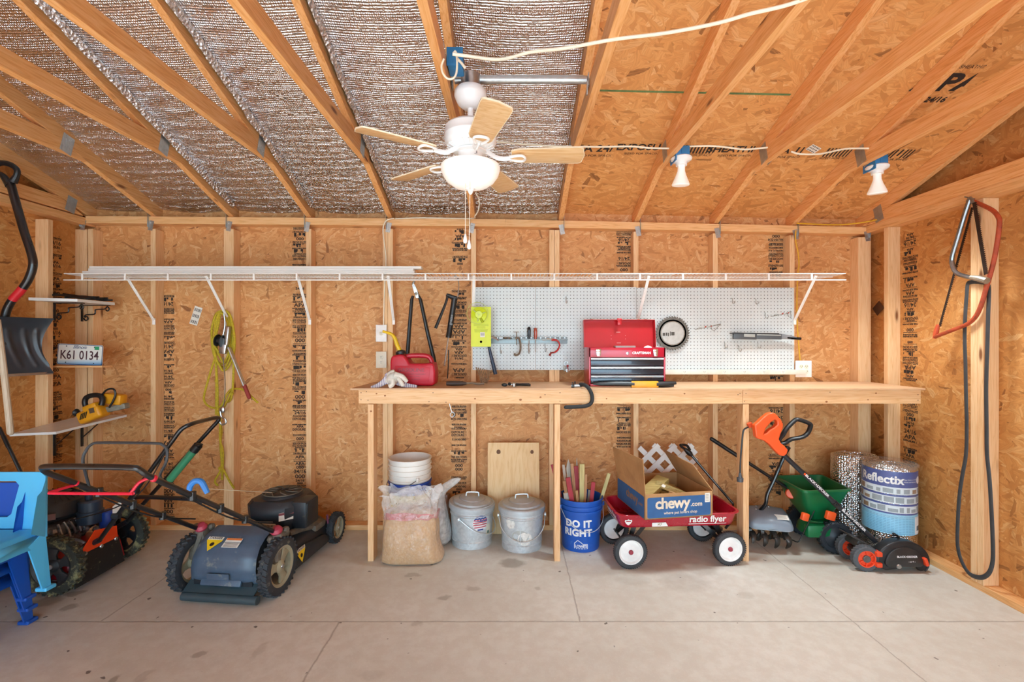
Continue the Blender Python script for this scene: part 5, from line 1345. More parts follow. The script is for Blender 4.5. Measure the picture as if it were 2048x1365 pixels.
# ---- galvanised cans
def spangle():
    k = NT('spangled_zinc'); vo = k.n('TexVoronoi', Vector=k.obj, Scale=70.0)
    c = k.ramp(k.n('SeparateColor', Color=vo.outputs['Color']).outputs[0], [(0, lin('#c6ced3')), (1, lin('#d6dee2'))])
    k.set(Base_Color=c, Metallic=.45, Roughness=.36, Normal=k.bump(k.noise(k.obj, 10, 3), .15, .01)); return k.m
M_zinc = spangle(); M_zlid = mat('dull_zinc_lid', '#b9c1c6', .5, .35, .15, 14)
def can(C, label, tilt, hand):
    t = thing('metal_can', label, 'metal can', (C[0], C[1], 0)); L = T(C[0], C[1], 0)
    rb, rt, h = .138, .156, .29
    def R(z): return rb+(rt-rb)*z/h
    pr_ = [(.001, .006), (rb-.006, .006), (rb-.004, 0), (rb+.003, 0), (rb+.003, .008), (R(.04), .042), (R(.042)+.005, .046), (R(.05), .051)]
    pr_ += [(R(.22), .22), (R(.225)+.005, .224), (R(.23), .229), (R(.236)+.004, .234), (R(.24), .239), (rt, h), (rt-.003, h), (rb, .012), (.001, .010)]
    sh_ = MB(L).lathe(pr_, n=48).build('can_body', M_zinc, t)
    MB(L).box((0, 0, 0), (.005, .004, .20), T((R(.13)+.001)*math.cos(math.radians(-95)), (R(.13)+.001)*math.sin(math.radians(-95)), .14)).build('seam', M_zinc, sh_, smooth=False)
    LL = L @ T(0, 0, h-.006) @ RY(tilt) @ RX(tilt*.4)
    ld = MB(LL).lathe([(rt+.004, -.03), (rt+.009, -.028), (rt+.010, .004), (rt+.004, .010), (rt-.018, .012), (rt-.024, .022), (rt-.06, .034), (rt-.065, .030), (rt-.07, .037), (.05, .046), (.001, .048)], n=48).build('lid', M_zlid, t)
    MB(LL @ RZ(8)).tube([(-.045, 0, .044), (-.044, 0, .062), (-.034, 0, .073), (.034, 0, .073), (.044, 0, .062), (.045, 0, .044)], .0055, 8, sm=3, flat=.7).build('lid_handle', M_zinc, ld)
    a0, drop = hand; P = []
    for i in range(21):
        s = -1+2*i/20; a = math.radians(a0); c_ = math.sqrt(max(0, 1-s*s))
        x = (rt+.010)*s; y = -(rt+.006)*c_-.004
        if abs(s) > .97: y = 0
        P.append(L @ V(x*math.cos(a)-y*math.sin(a), x*math.sin(a)+y*math.cos(a), .215-drop*c_))
    hb = MB().tube(P, .0032, 8).build('bail', M_zinc, t)
    for q in (P[0], P[-1]): MB().lathe([(.001, -.006), (.015, -.006), (.015, .006), (.001, .006)], T(q) @ RY(90), n=14).build('ear', M_zinc, hb)
    return t, (lambda z: rb+(rt-rb)*z/h)
C1 = (X(944, 3.41), 3.41); C2 = (X(1043.5, 3.36), 3.36)
t1, R1 = can(C1, 'metal can with an American flag sticker and a tilted lid', 4, (62, .12))
t2, R2 = can(C2, 'metal can with torn white stickers and a level lid', 0, (3, .13))
def lab_on(t, C, R, ang, x0, x1, y0, y1, m, name, off=.0015): 
    wrap(patch(x0, x1, y0, y1, off), R(0), R(.29), 0, .29, ang, C).build(name, m, t)
def disc_on(t, C, R, ang, r, zc, m, name, off=.0015, sub=None, ir=0):
    mb = MB(); n = 28
    if ir: mb.add([(r*math.cos(2*PI*i/n), zc+r*math.sin(2*PI*i/n), off) for i in range(n)]+[(ir*math.cos(2*PI*i/n), zc+ir*math.sin(2*PI*i/n), off) for i in range(n)], [(i, (i+1) % n, n+(i+1) % n, n+i) for i in range(n)])
    else: mb.add([(0, zc, off)]+[(r*math.cos(2*PI*i/n), zc+r*math.sin(2*PI*i/n), off) for i in range(n)], [(0, 1+i, 1+(i+1) % n) for i in range(n)])
    return wrap(mb, R(0), R(.29), 0, .29, ang, C).build(name, m, t)
M_flagb = mat('flag_blue', '#35508c', .5); M_flagr = mat('flag_red', '#c05a66', .5); M_flagw = mat('flag_white', '#e9e9ea', .5)
ang = -62
st = disc_on(t1, C1, R1, ang, .056, .185, M_flagw, 'flag_sticker')
for i in range(4):
    z = .152+i*.0165; w = math.sqrt(max(0, .054**2-(z+.004-.185)**2))
    lab_on(st, C1, R1, ang, -w, w, z, z+.008, M_flagr, 'red_stripe', .0021)
mb = MB(); arcp = [(.055*math.cos(math.radians(a)), .185+.055*math.sin(math.radians(a))) for a in range(8, 173, 11)]
mb.add([(0, .193, .0022)]+[(p[0], p[1], .0022) for p in arcp], [(0, i+1, i+2) for i in range(len(arcp)-1)])
wrap(mb, R1(0), R1(.29), 0, .29, ang, C1).build('blue_field', M_flagb, st)
mb = MB()
for i in range(7): mb.text('*', .022, T(-.033+.011*i, .203+.014*(i % 2), .0027))
wrap(mb, R1(0), R1(.29), 0, .29, ang, C1).build('stars', M_flagw, st, smooth=False)
lab_on(st, C1, R1, ang, -.022, .022, .133, .143, M_flagb, 'lower_banner', .0023)
lab_on(t1, C1, R1, -35, -.022, .022, .085, .165, mat('tag_cream', '#d8d8c8', .5), 'paper_tag')
lab_on(t1, C1, R1, -35, -.012, .010, .098, .118, mat('tag_green', '#5c7a70', .5), 'tag_mark', .0022)
M_torn = mat('torn_sticker', '#e4e2dc', .7, 0, .12, 60, dirt=('#b9b6ae', .55, 40))
def torn(ang, w, h, zc, sd, nm, m=M_torn, off=.0016):
    mb = MB(); n = 36
    mb.add([(0, zc, off)]+[(w*math.cos(2*PI*i/n)*(1+.22*mnoise.noise(Vector((math.cos(2*PI*i/n)*2, math.sin(2*PI*i/n)*2, sd)))), zc+h*math.sin(2*PI*i/n)*(1+.22*mnoise.noise(Vector((math.cos(2*PI*i/n)*2, math.sin(2*PI*i/n)*2, sd+9)))), off) for i in range(n)], [(0, 1+i, 1+(i+1) % n) for i in range(n)])
    wrap(mb, R2(0), R2(.29), 0, .29, ang, C2).build(nm, m, t2)
torn(-122, .034, .036, .20, 1, 'torn_sticker'); torn(-83, .05, .045, .098, 5, 'torn_sticker'); torn(-95, .06, .038, .115, 8, 'glue_stain', mat('glue_residue', '#b7b8b4', .6, .3, .1), .0011)

# ---- blue bucket of stakes
CB = (X(1161, 3.36), 3.36)
bk = bucket('bucket', CB, 0, mat('worn_blue_bucket', '#1c57b4', .42, 0, .1, 10, dirt=('#5f86bf', .64, 16)), 'blue bucket with white lettering holding painted wooden stakes', h=.352, rt=.150, rb=.128, handle=(12, .14, M_zinc))
mb = MB().text('DO IT', .066, T(.006, .196, .002), bold=.003, space=1.06).text('RIGHT', .066, T(.002, .134, .002), bold=.003, space=1.06)
wrap(mb, .128, .146, 0, .27, -107, CB).build('slogan_lettering', M_flagw, bk, smooth=False)
mb = MB()
hs = [(-.045, .028), (.045, .028), (.045, .058), (.015, .058), (.0, .072), (-.022, .085), (-.045, .062)]
for i in range(len(hs)):
    a, c_ = Vector(hs[i]), Vector(hs[(i+1) % len(hs)]); d = (c_-a); L_ = d.length; d.normalize(); nrm_ = Vector((-d.y, d.x))*.002
    k = 6
    mb.add([tuple(a+d*L_*j/k+nrm_*s)+(.002,) for j in range(k+1) for s in (-1, 1)], [(2*j, 2*j+2, 2*j+3, 2*j+1) for j in range(k)])
mb.text("LOWE'S", .026, T(0, .043, .002), bold=.001, sx=.9)
wrap(mb, .128, .146, 0, .27, -97, CB).build('house_logo', M_flagw, bk, smooth=False)
M_redst = mat('red_painted_stake', '#a8323c', .6, 0, .15, 20, dirt=('#c9a08c', .66, 30)); M_gst = wood('grey_stake_wood', 'z', '#c9c3b8', '#b3ab9e', '#958a7c', knots=False)
M_bst = wood('brown_stake_wood', 'z', '#c39468', '#b07e52', '#8f6038', knots=False); M_tst = wood('treated_stake_wood', 'z', '#d3c58c', '#c2b074', '#a08d55', knots=False)
def c3(x, y): return (1080+x/4.402, 850+y/4.402)
def stake(top, bot, Yt, w, d, m, label, point=False):
    w *= 1.35
    a = at(*c3(*top), Yt); b_ = V(CB[0]+.55*(X(c3(*bot)[0], Yt)-CB[0]), CB[1]+(Yt-CB[1])*.6, .05)
    dr = (a-b_).normalized(); fr = frame(b_, dr, (1, 0, 0)); Ln = (a-b_).length
    mb = MB(fr)
    if point: mb.prism([(-w/2, 0), (w/2, 0), (w/2, Ln-.06), (0, Ln), (-w/2, Ln-.06)], d, basis((0, 0, 0), (1, 0, 0), (0, 0, 1), (0, -1, 0)))
    else: mb.box((0, 0, Ln/2), (w, d, Ln), bev=.001)
    tag(mb.build('wooden_stake', m, smooth=False), label, 'stake', None)
stake((245, 465), (330, 670), 3.26, .024, .010, M_redst, 'broad red stake leaning across the front of the blue bucket')
stake((212, 495), (250, 620), 3.28, .016, .010, M_bst, 'short tan stake beside the broad red one in the blue bucket')
stake((205, 352), (225, 600), 3.34, .014, .010, M_gst, 'whitish grey stake nearest the bench leg in the blue bucket')
stake((248, 302), (275, 560), 3.40, .030, .012, M_gst, 'grey pointed stake, tallest in the blue bucket', True)
stake((280, 340), (325, 580), 3.36, .016, .012, M_bst, 'brown stake between the pointed grey one and the red one')
stake((316, 365), (340, 600), 3.38, .022, .010, M_redst, 'upright red stake behind the green tinged one in the blue bucket')
stake((323, 290), (330, 560), 3.43, .012, .010, M_gst, 'thin dark grey stake at the very back of the blue bucket', True)
stake((370, 345), (374, 660), 3.32, .026, .014, M_tst, 'square ended greenish stake upright in the middle of the blue bucket')
stake((405, 435), (408, 660), 3.31, .013, .010, M_bst, 'thin brown stake right beside the greenish upright one')
stake((470, 505), (462, 660), 3.30, .020, .010, M_redst, 'short red stake at the open side of the blue bucket')
stake((608, 428), (500, 620), 3.36, .018, .010, M_tst, 'pale yellow stake leaning out of the blue bucket towards the wagon')
stake((108, 350), (200, 640), 3.42, .018, .010, M_redst, 'red stake leaning out behind the bench leg')
stake((322, 578), (365, 700), 3.27, .014, .010, M_bst, 'short beige stake just in front of the broad red one')
stake((440, 575), (444, 640), 3.37, .018, .012, M_gst, 'short grey stake end behind the short red one')
stake((245, 595), (245, 660), 3.29, .048, .02, M_gst, 'wide grey wood block low in the front of the blue bucket')

# ---- small wire hook below the bench
tag(MB().tube([at(899, 808, 3.5), at(902, 820, 3.5), at(905, 826, 3.5)], .003, 6, sm=3).tube([at(905, 824, 3.5), at(900, 830, 3.5), at(904, 835, 3.5), at(909, 830, 3.5), at(906, 824, 3.5)], .0018, 6, sm=4).build('cord_hook', M_steel), 'little cord with wire hook dangling under the bench', 'hook')
# ------------------------------------------------------------------ red wagon with the cardboard box
M_wred = mat('wagon_red_enamel', '#b0142c', .28, 0, .06, coat=.5)
M_tyre = mat('grey_rubber_tyre', '#3b3d40', .7, 0, .15, 40)
WX, WY, WR = 1.062, 3.222, 4.0
wg = thing('toy_wagon', 'red metal pull wagon with white wheels carrying a cardboard box', 'wagon', (WX, WY, 0), WR)
W = T(WX, WY, 0) @ RZ(WR)
def rrect(hx, hy, r, z, n=6):
    return [V(sx*(hx-r)+r*math.cos(a), sy*(hy-r)+r*math.sin(a), z) for (sx, sy, a0) in ((1, 1, 0), (-1, 1, 90), (-1, -1, 180), (1, -1, 270)) for a in [math.radians(a0+90*i/n) for i in range(n+1)]]
zt, zb_ = .338, .243
outer = [rrect(.355, .150, .05, zb_), rrect(.372, .165, .055, zb_+.006), rrect(.380, .171, .06, zb_+.02), rrect(.398, .186, .065, zt-.006), rrect(.410, .198, .07, zt-.008), rrect(.412, .200, .07, zt-.002), rrect(.408, .196, .07, zt+.002), rrect(.395, .183, .065, zt-.001), rrect(.378, .168, .06, zb_+.022), rrect(.368, .160, .055, zb_+.009), rrect(.05, .03, .02, zb_+.006)]
tray = MB(W).loft(outer).build('tray', M_wred, wg, angle=50)
def wheel(x, y, s):
    L = W @ T(x, y, .106) @ RX(90*s)        # local z outwards
    wh = MB(L).lathe([(.078, -.02), (.088, -.022), (.100, -.018), (.106, -.008), (.106, .008), (.100, .018), (.088, .022), (.078, .02)], n=48, closed=True)
    for i in range(48):
        wh.box((0, 0, 0), (.004, .006, .034), RZ(i*7.5) @ T(.1048, 0, 0))
    wo = wh.build('wheel', M_tyre, wg)
    MB(L).lathe([(.001, .012), (.02, .014), (.05, .006), (.066, .005), (.074, .018), (.079, .019), (.080, .012), (.07, -.01), (.001, -.012)], n=40).build('hub_disc', M_white, wo)
    MB(L).lathe([(.015, .010), (.0155, .018), (.011, .026), (.001, .028)], n=20).build('hub_cap', mat('hub_red', '#9c3545', .4), wo)
for (x, y, s) in ((-.325, -.185, 1), (.325, -.185, 1), (-.325, .185, -1), (.325, .185, -1)): wheel(x, y, s)
for sx in (-1, 1):
    b = MB(W)
    b.tube([(sx*.325, -.19, .106), (sx*.325, .19, .106)], .007, 10)
    for y in (-.12, .12): b.bar((sx*.325, y, .106), (sx*.27, y*.9, zb_+.004), .004, .03, side=(0, 1, 0)).bar((sx*.325, y, .106), (sx*.18, y*.7, zb_+.004), .004, .025, side=(0, 1, 0))
    if sx == 1: b.lathe([(.001, .16), (.05, .16), (.05, .17), (.03, .175), (.03, zb_), (.001, zb_)], T(.325, 0, 0), n=16)
    b.build('axle_frame', M_blackmetal, wg)
hb = at(1466, 1008, 3.36); ht = at(1381, 909, 3.42)
MB().tube([W @ V(.40, 0, .16), W @ V(.452, .02, .20), hb, hb+(ht-hb)*.5, ht], .0085, 10).build('handle_rod', M_blackmetal, wg)
hx = at(1372, 899, 3.425)
b = MB().tube([ht+V(.008, 0, -.01), ht, at(1376, 904, 3.42), at(1370, 899, 3.425)], .013, 10, radii=[.012, .018, .020, .012]).tube([at(1370, 899, 3.425), at(1361, 892, 3.40), at(1364, 890, 3.44), at(1374, 892, 3.46), at(1380, 901, 3.44)], .009, 8, sm=4)
b.build('grip', M_black, wg)
M_wlet = mat('wagon_white_lettering', '#f2f0ec', .5)
def onside(x, z): # tray side facing the camera
    t = (z-zb_)/(zt-zb_); y = -(.171+(.186-.171)*t)-.0012
    return W @ basis((x, y, z), (1, 0, 0), Vector((0, -.12, 1)).normalized(), (0, -1, -.12))
MB().text('radio flyer', .060, onside(.185, .296), bold=.0016, sx=.98).box((0, 0, 0), (.25, .004, .0008), onside(.185, .266)).build('side_lettering', M_wlet, wg, smooth=False)
MB().prism([(-.045, -.013), (.06, -.013), (.045, .013), (-.045, .013)], .001, onside(-.135, .268)).build('anniversary_banner', M_wlet, wg, smooth=False)
MB().text('90', .028, onside(-.135, .268) @ T(0, 0, .0012), shear=.3).build('banner_number', mat('banner_gold', '#8a6b3a', .5), wg, smooth=False)
bd_ = MB().prism([(0, -.022), (.014, -.012), (.024, .004), (.022, .014), (.008, .012), (0, .02), (-.008, .012), (-.022, .014), (-.024, .004), (-.014, -.012)], .001, onside(-.335, .29)).build('shield_badge', M_wlet, wg, smooth=False)
MB().box((0, 0, 0), (.03, .007, .0008), onside(-.335, .294) @ T(0, 0, .001)).build('badge_bar', M_wred, bd_, smooth=False)
EM = W @ basis((-.392, 0, .292), (0, -1, 0), Vector((-.18, 0, 1)).normalized(), (-1, 0, -.18))
MB().text('radio flyer', .05, EM, bold=.001).box((0, 0, 0), (.26, .003, .0008), EM @ T(0, .032, 0)).box((0, 0, 0), (.26, .003, .0008), EM @ T(0, -.032, 0)).build('end_lettering', M_wlet, wg, smooth=False)

# cardboard box
def cardmat():
    k = NT('corrugated_cardboard'); n = k.noise(k.obj, 5, 4, .6)
    wv = k.math('SINE', k.math('MULTIPLY', k.n('SeparateXYZ', Vector=k.obj).outputs[0], 700))
    c = k.ramp(n, [(.3, lin('#a97c50')), (.7, lin('#c59866'))]); c = k.mix(k.math('MULTIPLY', k.math('ABSOLUTE', wv), .10), c, lin('#8d6440'))
    k.set(Base_Color=c, Roughness=.8); return k.m
M_card = cardmat(); M_cblue = mat('printed_carton_blue', '#2f5f94', .65, 0, .15, 12, dirt=('#8fa3b4', .7, 22)); M_cwhite = mat('printed_carton_cream', '#e2d3bd', .7)
fl_b, fr_b = at(1290, 1041, 2.914), at(1425.5, 1032, 2.99)
o_ = V(fl_b.x, fl_b.y, .342); xd = V(fr_b.x-fl_b.x, fr_b.y-fl_b.y, 0); BWd = xd.length; xd.normalize(); yd = V(-xd.y, xd.x, 0); BD, BH = .44, .155
BXM = basis(o_, xd, yd, (0, 0, 1))
cb = thing('cardboard_box', 'open blue printed cardboard box of wood scraps sitting on the wagon', 'box', o_)
th = .005
b = MB(BXM)
b.box((BWd/2, BD/2, th/2), (BWd, BD, th)).box((BWd/2, th/2, BH/2), (BWd, th, BH)).box((BWd/2, BD-th/2, BH/2), (BWd, th, BH)).box((th/2, BD/2, BH/2), (th, BD, BH)).box((BWd-th/2, BD/2, BH/2), (th, BD, BH))
b.build('carton', M_card, cb, smooth=False)
FP = BXM @ basis((BWd/2, -.0008, BH/2), (1, 0, 0), (0, 0, 1), (0, -1, 0))
LP = BXM @ basis((-.0008, BD/2, BH/2), (0, -1, 0), (0, 0, 1), (-1, 0, 0))
def panel(M, w, h, nm):
    p = MB(M).prism(rr_(w, h, .012), .0008).build(nm, M_cblue, cb, smooth=False); return p
pf = panel(FP @ T(0, -.006, 0), BWd-.03, BH-.028, 'blue_front_print'); pl_ = panel(LP @ T(0, -.006, 0), BD-.02, BH-.02, 'blue_side_print')
MB(FP).text('chewy', .095, T(-.045, .016, .0012), bold=.0028, space=.93).text('.com', .040, T(.115, .004, .0012), bold=.0008).text('where pet lovers shop', .0245, T(.008, -.042, .0012), bold=.0003).build('shop_lettering', M_cwhite, pf, smooth=False)
MB(LP).text('chewy', .075, T(.03, .012, .0012), bold=.002, space=.93).text('.com', .034, T(-.10+.26, .004, .0012), bold=.0006).build('shop_lettering', mat('faded_carton_brown', '#8a6a50', .7), pl_, smooth=False)
b = MB(FP).prism(rr_(.034, .058, .002), .0006, T(BWd/2-.038, .040, .0014)); sl = b.build('shipping_label', M_paper, pf, smooth=False)
b = MB(FP)
for i in range(5): b.box((0, 0, 0), (.02, .003, .0005), T(BWd/2-.040, .022+i*.009, .0020))
b.build('label_print', mat('pale_print', '#9a9890', .6), sl, smooth=False)
def flap(hinge0, hinge1, tip0, tip1, nm):
    a = [Vector(p) for p in (hinge0, hinge1, tip1, tip0)]; n_ = (a[1]-a[0]).cross(a[3]-a[0]).normalized()*.004
    m = MB(BXM); m.add([p for p in a]+[p+n_ for p in a], [(3, 2, 1, 0), (4, 5, 6, 7), (0, 1, 5, 4), (1, 2, 6, 5), (2, 3, 7, 6), (3, 0, 4, 7)])
    return m.build(nm, M_card, cb, smooth=False)
lf = flap((0, .0, BH), (0, BD, BH), (-.012, .005, BH+.215), (-.035, BD-.0, BH+.20), 'flap')
rf = flap((BWd, 0, BH), (BWd, BD, BH), (BWd-.125, .02, BH+.165), (BWd-.125, BD-.03, BH+.175), 'flap')
flap((0, 0, BH), (BWd, 0, BH), (.02, .03, BH-.1), (BWd-.02, .03, BH-.1), 'flap')
MB().text('chewy', .045, BXM @ basis((-.001, .12, BH+.06), (0, 1, 0), (0, 0, -1), (-1, 0, 0)), bold=.001).build('flap_lettering', M_cblue, lf, smooth=False)
M_scrap = wood('treated_scrap_wood', 'x', '#c9b678', '#b39c5e', '#8d7640'); M_scrap2 = wood('pale_scrap_wood', 'x', '#d9bc90', '#c8a576', '#a78252')
SCR = [((.165, .22, .125), (.26, .089, .038), (8, -14, 35), M_scrap, 'thick greenish board with a dark knot lying on top of the box'), ((.27, .19, .12), (.19, .07, .035), (-14, 16, -38), M_scrap, 'greenish block leaning towards the folded flap in the box'),
       ((.17, .11, .085), (.24, .06, .02), (4, 6, 18), M_scrap2, 'thin pale lath lying low at the front of the box'), ((.33, .12, .085), (.20, .045, .022), (0, 14, -30), M_scrap2, 'pale narrow offcut by the front corner of the box'),
       ((.13, .33, .09), (.22, .08, .035), (0, 0, -20), M_scrap2, 'pale block at the back of the box'), ((.30, .29, .08), (.2, .09, .035), (4, 0, 60), M_scrap, 'greenish block at the back corner of the box'),
       ((.22, .26, .045), (.36, .30, .07), (0, 0, 0), M_scrap2, 'wide pale board at the bottom of the box')]
for c_, d, r_, m, l in SCR:
    tag(MB().box((0, 0, 0), d, BXM @ T(c_) @ RZ(r_[2]) @ RY(r_[1]) @ RX(r_[0]), bev=.002).build('wood_scrap', m, smooth=False), l, 'wood scrap')
lbl = BXM @ T(.20, .15, .155) @ RZ(50) @ RX(20)
tag(MB(lbl).box((0, 0, 0), (.05, .022, .0008)).build('price_label', M_paper, smooth=False), 'small white price label on the scraps in the box', 'label')

# lattice panel
b = MB(); lx0, lx1, lz1 = X(1279, 3.55), X(1393, 3.55), .664
def clipseg(p, q):
    return p, q
st_ = .126; w_ = .036
cx0 = lx0
for k in range(-4, 8):
    for s, yy in ((1, 3.552), (-1, 3.560)):
        # strip x = cx0 + k*st_ + s*z
        pts = []
        for z in (0.0, lz1):
            pass
        z0_, z1_ = 0.27, lz1-.0
        x_at = lambda z: (cx0+k*st_+.02+s*(z-lz1)) if s == 1 else (cx0+k*st_-.02-(z-lz1)-.0)
        # clip to x-range
        za, zb2 = z0_, z1_
        if s == 1:
            za = max(za, lz1+(lx0-(cx0+k*st_+.02))); zb2 = min(zb2, lz1+(lx1-(cx0+k*st_+.02)))
        else:
            zb2 = min(zb2, lz1-(lx0-(cx0+k*st_-.02))); za = max(za, lz1-(lx1-(cx0+k*st_-.02)))
        if zb2-za > .03: b.bar((x_at(za), yy, za), (x_at(zb2), yy, zb2), w_, .007, side=(0, 1, 0) if False else (1, 0, -s))
tag(b.build('lattice_panel', mat('white_lattice_vinyl', '#eceae6', .45, 0, .04), smooth=False), 'white diagonal lattice panel standing behind the wagon', 'lattice')
# ------------------------------------------------------------------ right hand floor group
def c4(x, y): return (1400+x/3.792, 800+y/3.792)
M_green = mat('spreader_green', '#0f6b3c', .38, 0, .1, 6)
M_orange = mat('tool_orange', '#ee5a24', .38, 0, .08)
M_tyreb = mat('black_moulded_wheel', '#23282f', .5, 0, .25, 30)
# foil insulation rolls
RA, RB = (2.492, 3.458), (2.528, 3.185)
def rollmat(name, tint):
    k = NT(name); vo = k.n('TexVoronoi', Vector=k.map(k.obj, (80, 80, 80)), Scale=1.0, Randomness=.5)
    h = k.math('ADD', k.math('MULTIPLY', vo.outputs['Distance'], -1.0), k.math('MULTIPLY', k.noise(k.obj, 7, 3), 2.0))
    k.set(Base_Color=lin(tint), Metallic=1.0, Roughness=.2, Normal=k.bump(h, .8, .008)); return k.m
M_roll = rollmat('rolled_bubble_foil', '#dfe1e3')
def roll(C, r, h, label, name='foil_roll', k2=1.0):
    t = thing(name, label, 'foil roll', (C[0], C[1], 0)); b = MB(T(C[0], C[1], 0) @ Matrix.Diagonal((k2, 1, 1, 1)))
    prof = [(r, .0), (r, h)]
    b.lathe([(r*.985, .002), (r, .008), (r, h*.25), (r*.995, h*.5), (r, h*.75), (r, h-.006), (r*.985, h)], n=56)
    b.build('outer_wrap', M_roll, t)
    b = MB()
    P = [V(C[0]+k2*(.04+(r-.05)*i/160)*math.cos(i*.28), C[1]+(.04+(r-.05)*i/160)*math.sin(i*.28), h+.002+.003*math.sin(i*.9)) for i in range(161)]
    b.tube(P, .004, 6); b.build('rolled_layers', M_roll, t)
    return t
roll(RA, .119, .612, 'larger plain silver foil roll standing in the corner', k2=1.32)
rbt = roll(RB, .148, .612, 'silver foil roll with a blue printed label standing before the plain one')
CR = lambda mb, ang=-118: wrap(mb, .148, .148, 0, 1, ang, RB)
def cp(x0, x1, z0, z1, off): return patch(x0, x1, z0, z1, off, 30)
ld = {'blue': mat('label_navy', '#22408c', .35), 'pale': mat('label_pale', '#d4dfe6', .35), 'sky': mat('label_sky', '#8fcdea', .35, 0, .08), 'white': M_flagw}
wd = .245
lb = CR(cp(-wd, wd, .565, .6, .0012).add([], [])).build('label_band', ld['blue'], rbt)
CR(cp(-wd, wd, .505, .565, .0012)).build('label_band', ld['blue'], rbt)
for z0, z1 in ((.455, .503), (.395, .445), (.335, .385)):
    q = CR(cp(-wd, wd, z0, z1, .0012)).build('picture_band', ld['pale'], rbt)
    r = random.Random(int(z0*1000)); x = -wd+.01
    while x < wd-.02:
        w_ = r.uniform(.02, .06); m = mat('photo_'+r.choice(('tan', 'grey', 'white', 'brown')), {'t': '#c2ae94', 'g': '#8e9aa2', 'w': '#e8ecec', 'b': '#96785c'}[r.choice('tgwb')], .4)
        hh = r.uniform(.5, 1)*(z1-z0-.012); CR(patch(x, x+w_, z0+.006, z0+.006+hh, .0018, 6)).build('picture', m, q)
        x += w_+r.uniform(.006, .02)
for z in (.503, .445, .385): CR(cp(-wd, wd, z-.004, z+.008, .0016)).build('label_band', ld['blue'], rbt)
CR(cp(-wd, wd, .195, .325, .0012)).build('text_band', ld['sky'], rbt)
CR(cp(-wd, wd, .325, .335, .0014)).build('label_band', ld['blue'], rbt)
mb = MB()
for i in range(11): mb.box((-.02, .205+i*.0105, .0018), (.28, .0022, .0004))
mb2 = MB()
for i in range(11):
    for j in range(14): mb2.box((-.15+j*.02, .205+i*.0105, .0018), (.016, .0022, .0004))
CR(mb2).build('small_print', mat('print_blue', '#5f93bb', .4), rbt, smooth=False)
q = CR(patch(.13, .205, .2, .31, .0019, 8)).build('white_panel', ld['white'], rbt)
mb = MB()
for i in range(8): mb.box((.15+i*.005, .235, .0024), (.002, .03, .0004))
CR(mb).build('bar_code', M_ink, q, smooth=False)
CR(MB().text('Reflectix', .075, T(-.075, .545, .0022), bold=.0022, sx=.95)).build('brand_lettering', ld['white'], rbt, smooth=False)
CR(MB().text('Standard Edge Reflective Insulation', .011, T(.085, .552, .0022)).text('for Home and Building', .011, T(.085, .537, .0022))).build('tag_line', ld['white'], rbt, smooth=False)
mb = MB(); n = 24
mb.add([(.172, .545, .0022)]+[(.172+.028*math.cos(2*PI*i/n), .545+.024*math.sin(2*PI*i/n), .0022) for i in range(n)], [(0, 1+i, 1+(i+1) % n) for i in range(n)])
CR(mb).build('round_emblem', ld['white'], rbt)
b = MB(T(RB[0], RB[1], 0)).lathe([(.1505, .3), (.151, .615), (.157, .632), (.14, .640)], n=40)
b.build('clear_wrap', filmmat('clear_shrink_wrap', '#e8e4dc', .10), rbt)

# spreader
sp_ = thing('lawn_spreader', 'dark green lawn spreader with black wheels tipped beside the foil rolls', 'spreader', (2.15, 3.4, 0))
rim = [V(1.95, 3.17, .437), V(2.29, 3.20, .437), V(2.32, 3.56, .437), V(1.95, 3.53, .437)]
def quadring(P, n=5, r=.04, z=None, k=1.0, c=None):
    c = c or sum(P, V(0, 0, 0))/4; out = []
    for i in range(4):
        p = c+(P[i]-c)*k; a = c+(P[i-1]-c)*k; d = c+(P[(i+1) % 4]-c)*k
        u_, v_ = (a-p).normalized()*r, (d-p).normalized()*r
        for j in range(n+1):
            t = j/n; q = (p+u_)*(1-t)**2+p*2*t*(1-t)+(p+v_)*t*t
            out.append(V(q.x, q.y, z if z is not None else q.z))
    return out
cc_ = V(2.15, 3.385, 0)
rings = [quadring(rim, z=.19, k=.34, r=.03, c=cc_), quadring(rim, z=.25, k=.55, r=.04, c=cc_), quadring(rim, z=.33, k=.80, r=.05, c=cc_), quadring(rim, z=.425, k=.97, c=cc_), quadring(rim, z=.428, k=1.03, c=cc_), quadring(rim, z=.441, k=1.03, c=cc_), quadring(rim, z=.441, k=.955, c=cc_), quadring(rim, z=.33, k=.77, r=.05, c=cc_), quadring(rim, z=.25, k=.5, c=cc_)]
MB().loft(rings).build('hopper', M_green, sp_, angle=50)
MB().lathe([(.001, .10), (.10, .10), (.115, .115), (.11, .15), (.08, .2), (.001, .2)], T(2.13, 3.34, 0), n=28).box((2.10, 3.24, .15), (.2, .06, .09), bev=.02).build('spinner_housing', M_green, sp_)
def twheel(C, r, w, ax, parent, m=M_tyreb, knobs=22, nm='wheel', hubm=None):
    fr = frame(C, ax, (0, 0, 1)); b = MB(fr)
    b.lathe([(r*.30, -w*.2), (r*.62, -w*.25), (r*.68, -w*.48), (r*.9, -w*.5), (r*.97, -w*.35), (r*.97, w*.35), (r*.9, w*.5), (r*.68, w*.48), (r*.62, w*.25), (r*.30, w*.2)], n=40, closed=True)
    for i in range(knobs):
        for s in (-1, 1): b.box((0, 0, 0), (r*.06, r*.13, w*.42), RZ(360/knobs*(i+.25*s)) @ T(r*.975, 0, s*w*.26), bev=r*.01)
    o = b.build(nm, m, parent)
    MB(fr).lathe([(.001, -w*.35), (r*.25, -w*.35), (r*.66, -w*.3), (r*.66, w*.3), (r*.34, w*.34), (r*.25, w*.46), (r*.1, w*.5), (.001, w*.5)], n=24).build('hub', hubm or m, o)
    return o
